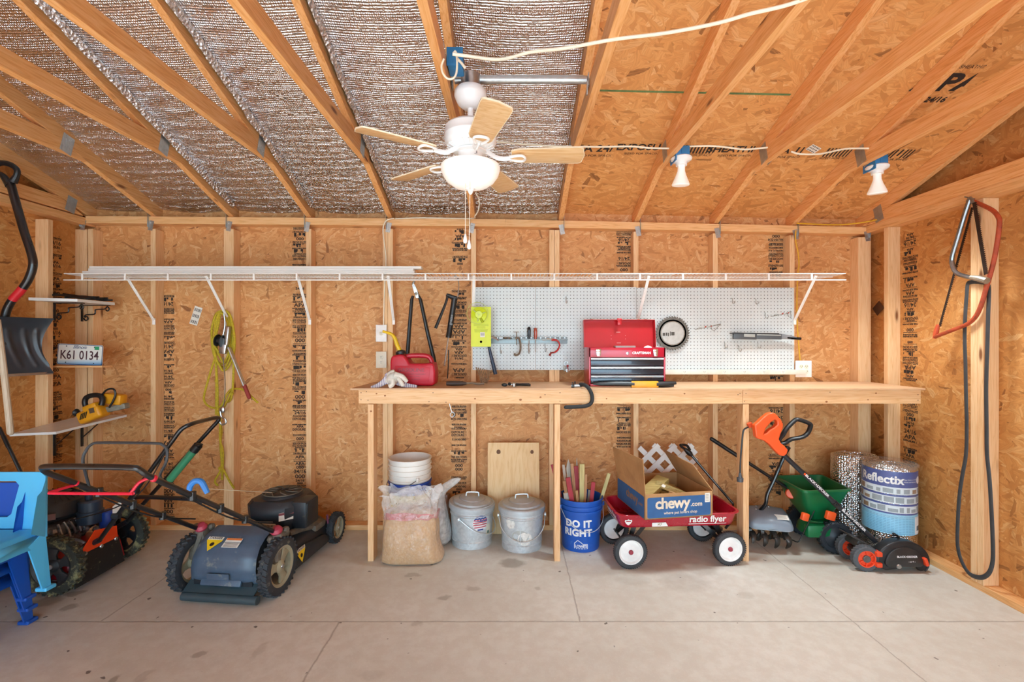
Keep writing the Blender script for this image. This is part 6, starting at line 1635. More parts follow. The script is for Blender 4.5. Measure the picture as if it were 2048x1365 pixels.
twheel(V(2.19, 3.225, .113), .108, .06, (-.12, -1, 0), sp_); twheel(V(2.16, 3.545, .113), .108, .06, (.12, 1, 0), sp_)
MB().tube([(2.19, 3.24, .113), (2.16, 3.53, .113)], .008, 8).build('axle', M_blackmetal, sp_)
h0, h1 = at(*c4(800, 760), 3.40), at(*c4(88, 298), 3.44)
b = MB().tube([h0, h0*.7+h1*.3, h0*.35+h1*.65], .0115, 10).build('handle_tube', M_blackmetal, sp_)
MB().tube([h0*.36+h1*.64, h1], .0145, 10).ball(h1, .0145, 10).build('grip', M_black, sp_)
c = at(*c4(690, 712), 3.38)
MB().lathe([(.001, -.012), (.034, -.012), (.036, .0), (.03, .012), (.001, .014)], frame(c, (-.5, -1, .3)), n=20).build('dial', M_orange, sp_)
for p, d in ((c4(795, 888), (.045, .03, .05)), (c4(988, 880), (.06, .03, .055))):
    MB().box(at(p[0], p[1], 3.175), d, RY(15), bev=.006).build('deflector', M_orange, sp_)
MB().tube([at(*c4(868, 842), 3.2), at(*c4(770, 1040), 3.24), at(*c4(742, 1080), 3.25), at(*c4(700, 1064), 3.30)], .0038, 7, sm=3).build('kick_stand', M_blackmetal, sp_)

# cultivator
cu_ = thing('cultivator_head', 'grey hooded cultivator attachment with black tines beside the bench leg', 'cultivator', (1.78, 3.32, 0))
M_hood = mat('grey_hood_plastic', '#7d8894', .35, 0, .1, 8)
HC = V(1.775, 3.30, .225); HM = T(HC) @ RZ(-14) @ RX(14)
def hood(u, v):
    x = (u-.5)*.30; y = (v-.5)*.25; e = 1-max(abs(2*u-1)**5, abs(2*v-1)**5)
    return HM @ V(x*(1-.12*(abs(2*v-1)**3)), y*(1-.15*abs(2*u-1)**3), .055*(e**.6 if e > 0 else 0)-.03+.012*math.exp(-((2*u-1)/.35)**2))
MB().grid(hood, 26, 22, .004).build('hood', M_hood, cu_, angle=60)
MB(HM).prism(rr_(.285, .235, .05), .008, T(0, 0, -.03)).build('hood_rim', mat('pale_rim', '#9aa5ae', .35), cu_)
wl_ = MB(HM @ T(.05, -.05, .0305) @ RX(5)).prism(rr_(.13, .05, .004), .001).build('warning_label', M_paper, cu_, smooth=False)
b = MB(HM @ T(.05, -.05, .0315) @ RX(5))
for i in range(5): b.box((.01, -.016+i*.008, 0), (.085, .002, .0004))
b.box((-.05, 0, 0), (.015, .02, .0004)); b.build('label_print', mat('grey_ink_label', '#85837c', .6), wl_, smooth=False)
b = MB(HM)
for x, y in ((-.06, .06), (-.02, .07), (.02, .06), (-.07, .02)): b.ball((x, y, .036), .006, 8)
b.build('screw', M_steel, cu_)
S = [HC+V(-.035, .03, .03), at(*c4(498, 790), 3.30), at(*c4(510, 720), 3.30), at(*c4(560, 610), 3.30), at(*c4(628, 450), 3.31), at(*c4(668, 365), 3.32)]
MB().tube(S, .0125, 10, sm=4).build('shaft', M_blackmetal, cu_)
MB().tube([at(*c4(650, 395), 3.315), at(*c4(672, 358), 3.32)], .0155, 10).box(at(*c4(655, 372), 3.30), (.02, .03, .04), RY(20), bev=.004).build('coupling', M_black, cu_)
M_tine = mat('worn_tine_steel', '#4a4642', .4, .7, .35, 40)
for k in range(4):
    cx = -.115+.077*k; C = HM @ V(cx, -.0, -.085); C.z = .114
    b = MB(frame(C, (HM @ V(1, 0, 0)-HM @ V(0, 0, 0)), (0, 0, 1)))
    for i in range(5):
        P = [V((.02+.09*t)*math.cos(math.radians(72*i+55*t+17*k)), (.02+.09*t)*math.sin(math.radians(72*i+55*t+17*k)), .018*math.sin(t*3)*(1 if i % 2 else -1)) for t in (0, .25, .5, .75, .97)]
        b.tube(P, .01, 8, sm=3, radii=[.016, .021, .020, .017, .006], flat=.42)
    b.lathe([(.001, -.014), (.05, -.010), (.05, .010), (.001, .014)], n=20)
    b.build('tine_wheel', M_tine, cu_)

# edger
ed = thing('lawn_edger', 'electric lawn edger with orange handle and orange wheels leaning on the bench leg', 'edger', (2.3, 3.05, 0))
Y = 3.055
B0 = at(*c4(1330, 1075), 3.04); B1 = at(*c4(612, 398), 3.06)
dsh = (B1-B0).normalized()
MB().tube([B0, B1+dsh*.03], .0155, 12).build('shaft', mat('dark_edger_tube', '#2e3136', .35, .3, .15), ed)
MB().tube([B0+dsh*.33, B0+dsh*.36], .019, 12).box(B0+dsh*.345+V(0, -.02, 0), (.012, .01, .012), bev=.002).build('shaft_joint', M_black, ed)
sidez = V(0, -1, 0); upv = dsh.cross(sidez)
for t, s_ in ((.245, .7), (.63, .7)):
    c = B0+(B1-B0)*t+V(0, -.0162, 0)
    M_ = basis(c, -dsh, sidez.cross(-dsh), sidez)
    MB().text('BLACK+DECKER', .020, M_, bold=.0006, sx=1.35).build('shaft_lettering', M_flagw, ed, smooth=False)
MB().box(B0+(B1-B0)*.755+V(0, -.0158, 0), (.02, .001, .012), RY(43)).build('orange_mark', M_orange, ed, smooth=False)
# handle: a D shaped grip in outline, extruded, with the opening left free
def p4(x, y, Y=3.06): q = at(*c4(x, y), Y); return (q.x, q.z)
outl = [p4(*q) for q in ((378, 182), (398, 168), (440, 128), (480, 96), (510, 88), (535, 96), (575, 140), (592, 175), (590, 200), (572, 245), (560, 285), (575, 315), (600, 335), (628, 365), (618, 395), (596, 414), (565, 405), (530, 370), (490, 325), (450, 295), (410, 285), (388, 270), (384, 235))]
inn = [p4(*q) for q in ((448, 248), (462, 205), (500, 160), (530, 140), (546, 150), (548, 175), (525, 200), (495, 215), (470, 240))]
def ringprism(O, I, dep, y0, bev_m=.004):
    # joins outer and inner outline by a bridge so that the hole stays open
    bm = bmesh.new(); b = MB()
    oc = [bm.verts.new((p[0], y0, p[1])) for p in O]; ic = [bm.verts.new((p[0], y0, p[1])) for p in I]
    es = [bm.edges.new((oc[i], oc[(i+1) % len(oc)])) for i in range(len(oc))]+[bm.edges.new((ic[i], ic[(i+1) % len(ic)])) for i in range(len(ic))]
    bmesh.ops.triangle_fill(bm, use_beauty=True, use_dissolve=False, edges=es)
    r = bmesh.ops.solidify(bm, geom=bm.faces[:], thickness=dep)
    bmesh.ops.recalc_face_normals(bm, faces=bm.faces)
    return b.addbm(bm)
h_ = ringprism(outl, inn, .042, 3.04).build('handle', M_orange, ed, angle=50)
md = h_.modifiers.new('soft_edges', 'BEVEL'); md.width = .007; md.segments = 3; md.limit_method = 'ANGLE'; md.angle_limit = math.radians(50)
MB().tube([at(*c4(372, 178), 3.06), at(*c4(385, 205), 3.06)], .017, 10).build('cord_sleeve', mat('dark_orange', '#c9481e', .4), ed)
L_ = [at(*c4(x, y), 3.05) for x, y in ((590, 330), (640, 330), (690, 300), (770, 285), (815, 255), (838, 200), (825, 178), (745, 150), (715, 160), (660, 215), (625, 270), (600, 300))]
MB().tube(L_, .013, 10, closed=True, sm=3, flat=1.3).build('loop_handle', M_black, ed)
MB().tube([at(*c4(x, y), 3.06) for x, y in ((380, 205), (350, 215), (328, 240), (318, 330), (308, 450), (304, 570))], .0055, 8, sm=5).build('cord', M_black, ed)
MB().tube([at(*c4(304, 555), 3.06), at(*c4(304, 590), 3.06), at(*c4(304, 592), 3.06), at(*c4(304, 622), 3.06)], .02, 12, radii=[.007, .012, .020, .019]).build('plug', mat('grey_plug', '#4d5055', .5), ed)
# wheels
M_owh = mat('orange_wheel', '#ec4f2a', .4)
def ewheel(C, nm='wheel'):
    fr = frame(C, (-.12, -1, 0), (0, 0, 1)); r, w = .078, .045; b = MB(fr)
    b.lathe([(r*.66, -w*.5), (r*.9, -w*.5), (r, -w*.35), (r, w*.35), (r*.9, w*.5), (r*.66, w*.5)], n=40, closed=True)
    for i in range(26): b.box((0, 0, 0), (.004, .009, w*.9), RZ(i*360/26) @ T(r*.995, 0, 0) @ RX(18))
    o = b.build(nm, mat('grey_soft_tyre', '#56585c', .7, 0, .15, 30), ed)
    b = MB(fr).lathe([(.02, w*.30), (r*.55, w*.2), (r*.6, w*.5), (r*.67, w*.52), (r*.67, -w*.5), (.02, -w*.3)], n=32)
    for i in range(6): b.box((0, 0, 0), (r*.5, .006, w*.4), RZ(60*i) @ T(r*.4, 0, w*.22))
    b.build('wheel_rim', M_owh, o)
    MB(fr).lathe([(.001, w*.5), (.018, w*.55), (.022, w*.5), (.022, w*.2)], n=18).build('hub', mat('grey_hub', '#5a5654', .5), o)
ewheel(V(2.218, 2.985, .079)); ewheel(V(2.235, 3.15, .079))
MB().tube([(2.22, 3.0, .085), (2.235, 3.14, .085)], .022, 10).box((2.24, 3.075, .135), (.10, .11, .05), RY(25), bev=.012).box((2.225, 3.075, .165), (.16, .12, .008), RY(28), bev=.003).build('wheel_bracket', mat('dark_grey_bracket', '#45423f', .45, .2, .2), ed)
g0 = V(2.43, 2.965, .035)
O = []
for a in range(0, 181, 9): O.append((.15*math.cos(math.radians(a))*1.06+(.02 if a < 90 else 0), .02+.135*math.sin(math.radians(a))))
O += [(-.16, -.005), (-.10, -.025), (-.03, -.02), (.0, .0), (.06, .005), (.12, -.008), (.16, 0)]
MB().prism(O, .07, T(2.425, 2.985, .04) @ basis((0, 0, 0), (1, 0, 0), (0, 0, 1), (0, -1, 0)), bev=.012, seg=3).build('blade_guard', mat('edger_black', '#232325', .42, 0, .3, 14), ed)
O2 = [(.118*math.cos(math.radians(a)), .018+.105*math.sin(math.radians(a))) for a in range(0, 181, 9)]+[(-.10, 0), (.10, 0)]
MB().prism(O2, .012, T(2.43, 2.945, .04) @ basis((0, 0, 0), (1, 0, 0), (0, 0, 1), (0, -1, 0)), bev=.004).build('guard_cover', mat('edger_cover', '#2c2a2a', .35, 0, .25, 10), ed)
GT = BACK(2.445, 2.9382, .105)
MB(GT).text('BLACK+DECKER', .017, T(0, 0, 0), bold=.0005, sx=1.0).text('- o + -', .016, T(.03, -.03, 0), bold=.0004).build('guard_lettering', M_flagw, ed, smooth=False)
MB().lathe([(.001, .006), (.012, .006), (.016, 0)], frame(V(2.395, 2.94, .045), (0, -1, 0)), n=16).build('blade_bolt', M_steel, ed)
for z in (.118, .052): MB().box((2.275, 2.96, z), (.035, .05, .028), bev=.005).build('orange_clip', M_owh, ed)
MB().lathe([(.001, -.006), (.035, -.006), (.04, 0), (.035, .006), (.001, .006)], frame(V(2.555, 2.965, .045), (0, -1, 0), (1, 0, 0)), n=24).tube(arc_pts((2.55, 2.965, .05), .05, -60, 120, 10), .006, 8).build('front_roller', M_black, ed)
MB().box((2.558, 2.94, .075), (.02, .03, .05), RY(-20), bev=.005).build('orange_clip', M_owh, ed)
MB().tube([(2.44, 3.0, .17), (2.44, 3.0, .205), (2.415, 3.0, .22)], .007, 8, sm=3).ball((2.412, 3.0, .221), .010, 8).build('depth_lever', M_black, ed)
# ------------------------------------------------------------------ lawn mowers and the stack of chairs
M_mblack = mat('mower_black_plastic', '#20252b', .45, 0, .3, 8, dirt=('#5a5648', .62, 12))
M_mblue = mat('mower_blue_black', '#44566a', .42, 0, .25, 6, dirt=('#85857c', .58, 9))
M_dirt = mat('dusty_cast_metal', '#6b6459', .7, .3, .3, 20)
M_beige = mat('beige_wheel_plastic', '#9c957c', .5, 0, .15, 10, dirt=('#6f6a58', .6, 14))
M_tyrem = mat('dusty_black_tyre', '#2b3036', .7, 0, .3, 30, dirt=('#7d796a', .6, 25))
M_grassy = mat('grass_caked_tyre', '#33352f', .8, 0, .3, 30, dirt=('#8f8a62', .50, 16))
def mwheel(M, r, w, parent, rim_m, tyre_m, lugs=30, spokes=3, nm='wheel'):
    b = MB(M); q = .70
    b.lathe([(r*q, -w*.46), (r*.84, -w*.5), (r*.95, -w*.42), (r*.965, -w*.2), (r*.965, w*.2), (r*.95, w*.42), (r*.84, w*.5), (r*q, w*.46)], n=48, closed=True)
    for i in range(lugs):
        for s in (-1, 1): b.box((0, 0, 0), (r*.07, r*.085, w*.5), RZ(360/lugs*(i+.25*s)) @ T(r*.968, 0, s*w*.25) @ RX(-24*s), bev=r*.012, seg=1)
    o = b.build(nm, tyre_m, parent)
    b = MB(M).lathe([(r*.60, -w*.3), (r*.71, -w*.42), (r*.71, w*.42), (r*.60, w*.3)], n=40, closed=True)
    for i in range(spokes):
        a = 360/spokes*i+20
        b.prism([(0, -r*.20), (r*.35, -r*.13), (r*.64, -r*.26), (r*.64, r*.26), (r*.35, r*.13), (0, r*.20)], w*.22, RZ(a) @ T(0, 0, w*.12), bev=.002)
    b.lathe([(.001, -w*.3), (r*.2, -w*.3), (r*.24, w*.2), (r*.14, w*.42), (.001, w*.45)], n=20)
    b.build('wheel_rim', rim_m, o)
    MB(M).lathe([(.001, w*.52), (r*.07, w*.5), (r*.08, w*.42)], n=12).build('axle_nut', M_steel, o)
    return o
# ---------- black mower, rear towards the camera
M2X, M2Y, M2R = -1.595, 2.735, -6.0
m2 = thing('lawn_mower', 'black push mower with yellow danger labels, its rear flap facing into the garage', 'lawn mower', (M2X, M2Y, 0), M2R)
W2 = T(M2X, M2Y, 0) @ RZ(M2R)
def L2(x, y, z): return W2 @ V(x, y, z)
for sx in (-1, 1):
    mwheel(W2 @ T(sx*.265, 0, .160) @ RY(90*sx), .160, .058, m2, M_beige, M_tyrem)
    mwheel(W2 @ T(sx*.262, .70, .107) @ RY(90*sx), .107, .048, m2, M_beige, M_tyrem, 24)
def oct_(hx, hy, ch, y0): return [(-hx+ch, y0-hy), (hx-ch, y0-hy), (hx, y0-hy+ch), (hx, y0+hy-ch), (hx-ch, y0+hy), (-hx+ch, y0+hy), (-hx, y0+hy-ch), (-hx, y0-hy+ch)]
def lring(poly, z): return [V(p[0], p[1], z) for p in poly]
dk = MB(W2).loft([lring(oct_(.245, .30, .08, .42), .055), lring(oct_(.25, .305, .08, .42), .06), lring(oct_(.235, .29, .08, .42), .17), lring(oct_(.20, .25, .08, .43), .205), lring(oct_(.12, .16, .05, .45), .215)])
dk.build('deck', M_mblack, m2, angle=40)
b = MB(W2)
def cover(u, v):
    x = (u-.5)*.40*(1-.10*v); C_ = ((-.085, .085), (-.120, .13), (-.128, .19), (-.115, .25), (-.080, .30), (-.02, .335), (.06, .355)); t = v*6; i = min(int(t), 5); f = t-i
    y = C_[i][0]+(C_[i+1][0]-C_[i][0])*f; z = C_[i][1]+(C_[i+1][1]-C_[i][1])*f; return W2 @ V(x, y+.03*(abs(2*u-1)**6), z-.02*(abs(2*u-1)**6))
MB().grid(cover, 20, 24, .01).build('rear_cover', M_mblue, m2, angle=50)
MB(W2).prism([(-.10, .06), (-.105, .2), (-.05, .28), (.06, .33), (.14, .3), (.2, .2), (.2, .06)], .35, basis((0, 0, 0), (0, 1, 0), (0, 0, 1), (1, 0, 0)), bev=.004).build('rear_housing', M_mblack, m2)
MB(W2).box((0, 0, 0), (.13, .004, .035), T(.0, -.137, .150) @ RX(4), bev=.001).build('embossed_plate', M_mblue, m2, smooth=False)
MB(W2).box((0, 0, 0), (.24, .02, .05), T(0, -.108, .112) @ RX(-25), bev=.008).build('cover_lip', M_mblue, m2)
MB().grid(lambda u, v: W2 @ V((u-.5)*.42, -.06-.075*v, .105-.05*v), 8, 4, .005).tube([L2(-.205, -.140, .036), L2(.235, -.140, .036)], .023, 12).build('trailing_shield', mat('shield_rubber', '#2f4148', .5, 0, .2, 8), m2)
# warning labels
M_yl = mat('warning_yellow', '#e8c51e', .5); M_wl = mat('label_white', '#dcdad2', .5)
def warn(M, s, nm='danger_label', text=True):
    o = MB(M).prism([(-.04*s, .03*s), (.04*s, .03*s), (.04*s, .012*s), (0, -.045*s), (-.04*s, .012*s)], .0012).build(nm, M_yl, m2, smooth=False)
    MB(M).box((0, 0, 0), (.08*s, .016*s, .001), T(0, .026*s, .0008)).build('label_head', M_wl, o, smooth=False)
    MB(M).text('DANGER', .017*s, T(0, .026*s, .0016), bold=.0005).lathe([(.001, 0), (.011*s, 0)], T(0, -.008*s, .0009), n=16).build('label_print', M_ink, o, smooth=False)
CVM = W2 @ T(-.055, -.04, .268) @ RX(-48) @ BACK(0, 0, 0)
def coverM(u, v, off=.007):
    p = cover(u, v); px_ = cover(u+.01, v)-p; pv = cover(u, v+.01)-p; n_ = px_.cross(pv).normalized(); n_ = -n_ if n_.y > 0 else n_
    return basis(p+n_*off, px_.normalized(), (-px_.cross(n_)).normalized() if (-px_.cross(n_)).z > 0 else px_.cross(n_).normalized(), n_)
warn(coverM(.30, .68), 1.15)
CM = coverM(.60, .70)
wl2 = MB(CM).box((0, .014, 0), (.095, .026, .001)).box((0, -.018, 0), (.095, .03, .001)).build('safety_label', M_wl, m2, smooth=False)
b = MB(CM)
for i in range(4): b.box((0, -.028+i*.007, .0008), (.08, .002, .0004))
b.build('label_print', M_ink, wl2, smooth=False)
MB(CM).box((0, .02, .0008), (.09, .012, .0005)).build('orange_strip', mat('label_orange', '#d9783a', .5), wl2, smooth=False)
warn(W2 @ basis((.268, .235, .125), (0, 1, 0), (-.12, 0, 1), (1, 0, .12)), 1.15)
# engine
EB = T(.02, .44, 0)
MB(W2 @ EB).loft([lring(oct_(.13, .14, .05, 0), .215), lring(oct_(.145, .15, .05, 0), .24), lring(oct_(.168, .165, .055, 0), .30), lring(oct_(.172, .17, .055, 0), .385), lring(oct_(.155, .15, .055, 0), .415), lring(oct_(.09, .09, .04, 0), .425)]).build('engine_shroud', M_mblack, m2, angle=40)
rb_ = MB(W2 @ EB).lathe([(.001, .44), (.03, .44), (.035, .448), (.10, .445), (.125, .432), (.14, .41), (.14, .40)], T(-.0, .0, 0), n=36).build('recoil_cover', M_mblack, m2)
b = MB(W2 @ EB)
for i in range(9): b.tube([(.04*math.cos(i*.7), .04*math.sin(i*.7), .45), (.085*math.cos(i*.7+.25), .085*math.sin(i*.7+.25), .451), (.118*math.cos(i*.7+.6), .118*math.sin(i*.7+.6), .44)], .004, 6, sm=3)
b.tube([(.12*math.cos(i*PI/15), .12*math.sin(i*PI/15), .440) for i in range(30)], .004, 6, closed=True)
b.build('starter_grille', M_dirt, rb_)
MB(W2 @ EB).box((.185, -.05, .33), (.10, .16, .17), bev=.012).box((.232, -.05, .33), (.012, .14, .15), bev=.004).build('air_filter_box', M_mblack, m2)
e_ = MB(W2 @ EB).box((0, 0, 0), (.11, .003, .05), T(.128, -.150, .335) @ RZ(44)).build('engine_label', M_wl, m2, smooth=False)
MB(W2 @ EB).box((0, 0, 0), (.11, .003, .014), T(.129, -.1515, .352) @ RZ(44)).build('label_band', mat('label_maroon', '#7d3a40', .5), e_, smooth=False)
e2_ = MB(W2 @ EB).box((.0, -.160, .268), (.10, .004, .03)).build('number_plate', M_wl, m2, smooth=False)
b = MB(W2 @ EB)
for i in range(10): b.box((-.04+i*.009, -.163, .266), (.004, .001, .018))
b.build('bar_code', M_ink, e2_, smooth=False)
MB(W2).lathe([(.001, .0), (.022, .0), (.024, .03), (.001, .034)], T(-.14, .18, .205), n=14).build('filler_cap', mat('cap_blue', '#2154b8', .4), m2)
b = MB(W2).box((.21, .52, .19), (.08, .14, .05), bev=.02).tube([(.15, .3, .215), (.19, .38, .22), (.21, .48, .20)], .022, 10, sm=3)
b.build('side_housing', M_dirt, m2)
MB(W2).prism([(.15, .05), (.58, .05), (.62, .08), (.52, .13), (.15, .17)], .02, basis((.255, 0, 0), (0, 1, 0), (0, 0, 1), (1, 0, 0)), bev=.006).build('side_chute_flap', M_mblack, m2)
MB(W2).tube([(.245, .62, .16), (.25, .60, .20), (.255, .585, .235)], .008, 8, sm=3).build('height_lever', mat('purple_lever', '#6f3d55', .5), m2)
# handle brackets with red knobs
for sx in (-1, 1):
    bb = MB(W2).box((sx*.235, .06, .29), (.07, .10, .10), RY(20*sx), bev=.022).tube([(sx*.24, .04, .32), (sx*.25, .0, .22), (sx*.262, .0, .16)], .026, 10, sm=3, radii=[.034, .028, .022])
    for i in range(6): bb.ball((sx*.235+.03*math.sin(i*2.1), .05+.035*math.cos(i*1.7), .27+.016*i), .022, 8)
    o = bb.build('handle_bracket', M_dirt, m2)
    MB(W2).lathe([(.001, .035), (.024, .03), (.034, .012), (.030, 0), (.001, 0)], T(sx*.235, .035, .338) @ RX(25), n=14).build('red_knob', mat('faded_red_knob', '#a8354a', .5), o)
# handle: one bent tube
hb_ = [L2(-.238, .08, .30), at(330, 1045, 2.60)*0+at(245, 1003, 2.42), at(150, 968, 2.16), at(98, 947, 2.05), at(86, 938, 2.02), at(95, 934, 2.0), at(180, 934, 1.99), at(262, 936, 1.98), at(280, 941, 1.99), at(302, 955, 2.03), at(345, 980, 2.15), L2(.238, .08, .30)]
hb_[1] = hb_[0]*.45+hb_[3]*.55; hb_[2] = hb_[0]*.12+hb_[3]*.88; hb_[10] = hb_[11]*.25+hb_[9]*.75
P = [hb_[0]]+smooth_pts(hb_[1:11], 5)+[hb_[11]]
MB().tube(P, .0125, 12).build('handle', M_blackmetal, m2)
def lerp(a, b_, t): return a+(b_-a)*t
ra, rb2 = hb_[11], hb_[9]; la, lb2 = hb_[0], hb_[3]
MB().tube([lerp(la, lb2, .86), at(105, 984, 2.06), at(112, 987, 2.05), at(255, 988, 2.02), at(262, 986, 2.02), at(278, 966, 2.03), at(298, 957, 2.04), lerp(ra, rb2, .99)], .0065, 8, sm=3).ball(lerp(ra, rb2, .985), .016, 10).ball(lerp(la, lb2, .87), .014, 10).build('red_bail', mat('red_coated_bar', '#d3203a', .3), m2)
MB().tube([lerp(la, lb2, .80), at(166, 925, 2.12), at(172, 902, 2.12), at(184, 889, 2.12), at(205, 886, 2.12), at(305, 887, 2.10), at(325, 890, 2.10), at(334, 902, 2.10), at(332, 925, 2.10), at(320, 953, 2.12), lerp(ra, rb2, .9)], .006, 8, sm=4).build('control_bail', mat('grey_coated_bar', '#3d4146', .35, .3), m2)
for s_, (a, c_) in enumerate(((ra, rb2), (la, lb2))):
    b = MB()
    for t in (.35, .55, .75): b.tube([lerp(a, c_, t)+V(0, 0, -.02), lerp(a, c_, t)+V(0, 0, .018)], .017, 8)
    b.tube([lerp(a, c_, .1)+V(0, 0, .05), lerp(a, c_, .3)+V(.01, 0, .0), lerp(a, c_, .5)+V(0, 0, -.03), lerp(a, c_, .85)+V(0, 0, -.015)], .004, 6, sm=4)
    b.build('control_cable', M_black, m2)
MB().tube([at(378, 985, 2.42), at(381, 972, 2.42), at(390, 963, 2.42), at(402, 964, 2.42), at(409, 975, 2.42), at(415, 987, 2.42)], .014, 10, sm=4, radii=[.012, .015, .015, .015, .014, .012]).build('starter_grip', mat('starter_grip_blue', '#3a86d8', .4), m2)
MB().tube([at(411, 978, 2.42), L2(-.02, .40, .44)], .0018, 6).build('starter_cord', M_cable, m2)

# ---------- red mower with grass caked wheels
m1 = thing('lawn_mower', 'red deck mower with orange deflector and grass caked wheels behind the blue chairs', 'lawn mower', (-2.75, 2.92, 0))
def at_x(px, py, Xp): return at(px, py, Xp*F/(px-1024))
for y, s in ((2.70, -1), (3.17, 1)):
    mwheel(T(-2.60, y, .166) @ RX(-90*s), .166, .058, m1, M_mblack, M_grassy, 30, 5)
for y, s in ((2.71, -1), (3.16, 1)): mwheel(T(-3.02, y, .10) @ RX(-90*s), .10, .045, m1, M_mblack, M_grassy, 24, 5)
MR = T(-2.80, 2.935, 0)
def q4(hx, hy, ch): return oct_(hx, hy, ch, 0)
MB(MR).loft([lring(q4(.30, .19, .07), .06), lring(q4(.305, .195, .07), .065), lring(q4(.29, .18, .07), .17), lring(q4(.24, .15, .06), .20), lring(q4(.1, .1, .04), .21)]).build('deck', mat('mower_deck_red', '#a8142a', .35, 0, .1, 6), m1, angle=40)
eg = MB(MR).box((-.04, 0, .27), (.24, .24, .13), bev=.02).build('engine_block', mat('grey_cast_engine', '#8a8f95', .45, .5, .3, 18, dirt=('#45453f', .56, 14)), m1)
r = random.Random(12); b = MB(MR)
for i in range(9): b.box((.07+.004*i, -.10+.01*i, .235), (.006, .10, .07), RZ(-8))
for i in range(14): b.ball((.08+r.uniform(-.03, .05), r.uniform(-.13, .13), r.uniform(.22, .34)), r.uniform(.014, .03), 8)
for i in range(7): b.tube([(.06, -.12+i*.04, .24), (.12+r.uniform(0, .03), -.12+i*.04+r.uniform(-.03, .03), .27), (.10, -.11+i*.035, .35)], .007, 6, sm=3)
b.tube([(.06, -.05, .24), (.16, -.05, .22), (.20, -.05, .20)], .02, 10).lathe([(.001, 0), (.035, 0), (.035, .05), (.001, .055)], T(.13, -.09, .21), n=16)
b.build('engine_fittings', mat('bright_engine_parts', '#8d939a', .35, .7, .3, 30, dirt=('#3a3a36', .52, 14)), eg)
MB(MR).lathe([(.001, .505), (.06, .505), (.11, .495), (.165, .46), (.18, .42), (.18, .385), (.16, .36), (.001, .36)], T(-.06, .01, 0), n=36).build('engine_shroud', M_mblack, m1)
b = MB(MR)
for i in range(28): b.box((0, 0, 0), (.06, .004, .008), T(-.06, .01, .485) @ RZ(i*360/28) @ T(.125, 0, 0) @ RY(32))
b.build('cooling_fin', M_black, m1)
MB(MR).lathe([(.001, .45), (.05, .45), (.06, .44), (.06, .385), (.068, .38), (.068, .31), (.05, .30), (.001, .30)], T(.16, .04, 0), n=28).lathe([(.02, .45), (.022, .48), (.001, .485)], T(.15, .04, 0), n=14).build('fuel_cup', mat('blue_black_tank', '#2a3a4e', .35, 0, .2, 6), m1)
MB(MR).box((0, 0, 0), (.05, .004, .035), T(.085, -.145, .405) @ RZ(28)).build('shroud_badge', mat('badge_red_grey', '#8a6a68', .5), m1, smooth=False)
XF = -2.47
def fy(px, py): p = at_x(px, py, XF); return (p.y, p.z)
FM = basis((XF, 0, 0), (0, 1, 0), (0, 0, 1), (1, 0, 0))
MB().prism([fy(157, 1113), fy(235, 1075), fy(233, 1052), fy(190, 1061)], .006, FM, bev=.001).build('orange_deflector', mat('safety_orange', '#f0481a', .4, 0, .06), m1, smooth=False)
flp = MB().prism([fy(153, 1112), fy(238, 1074), fy(250, 1122), fy(150, 1180)], .006, FM @ T(0, 0, -.004), bev=.001)
flp.build('rubber_flap', mat('black_flap_rubber', '#15171a', .55, 0, .2, 10, dirt=('#a09a72', .62, 45)), m1, smooth=False)
for px, py in ((171, 1108), (203, 1093), (232, 1078)):
    p = at_x(px, py, XF+.004)
    MB().lathe([(.001, .006), (.009, .005), (.012, 0)], frame(p, (1, 0, 0)), n=12).build('flap_bolt', M_steel, m1)
h1a = V(-2.43, 2.80, .27); h1b = V(-2.50, 3.09, .27)
hp = [h1a, at(345, 882, 2.76), at(362, 860, 2.77), at(382, 849, 2.80), at(410, 841, 2.95), at(434, 836, 3.08), at(437, 841, 3.10), h1b]
hp2 = lerp(hp[0], hp[1], .9); hp3 = lerp(hp[7], hp[6], .93)
MB().tube([hp[0]]+smooth_pts([hp2]+hp[1:7]+[hp3], 5)+[hp[7]], .0125, 12).build('handle', M_blackmetal, m1)
for q in ([h1a, h1a+V(-.12, .02, -.06)], [h1b, h1b+V(-.10, 0, -.06)]): MB().tube(q, .016, 8).build('handle_bracket', M_mblack, m1)
for t in (.25, .5): MB().tube([lerp(hp[0], hp[1], t)+V(-.02, -.012, 0), lerp(hp[0], hp[1], t)+V(.022, -.012, 0)], .016, 8).build('handle_clamp', M_mblack, m1)
MB().tube([at(268, 1000, 2.95), at(276, 995, 2.95), at(330, 996, 2.92), at(390, 1000, 2.90), at(404, 1008, 2.90)], .0135, 10, sm=4).build('rear_bar', M_blackmetal, m1)
MB().tube([lerp(hp[0], hp[1], .95), lerp(hp[0], hp[1], .6)+V(.02, -.02, -.04), lerp(hp[0], hp[1], .25)+V(.0, -.02, .05), V(-2.66, 2.86, .36)], .0035, 6, sm=5).build('pull_cable', M_black, m1)
MB().prism([(0, 0), (.05, .02), (.04, .08), (.0, .05)], .004, T(at(225, 1030, 3.0)) @ RZ(40) @ BACK(0, 0, 0)).build('paper_tag', M_paper, m1, smooth=False)
MB().lathe([(.001, 0), (.04, 0), (.04, .09), (.03, .10), (.001, .10)], T(at(215, 1052, 3.02)), n=18).build('fuel_bottle', mat('fuel_blue', '#1f3f96', .4), m1)
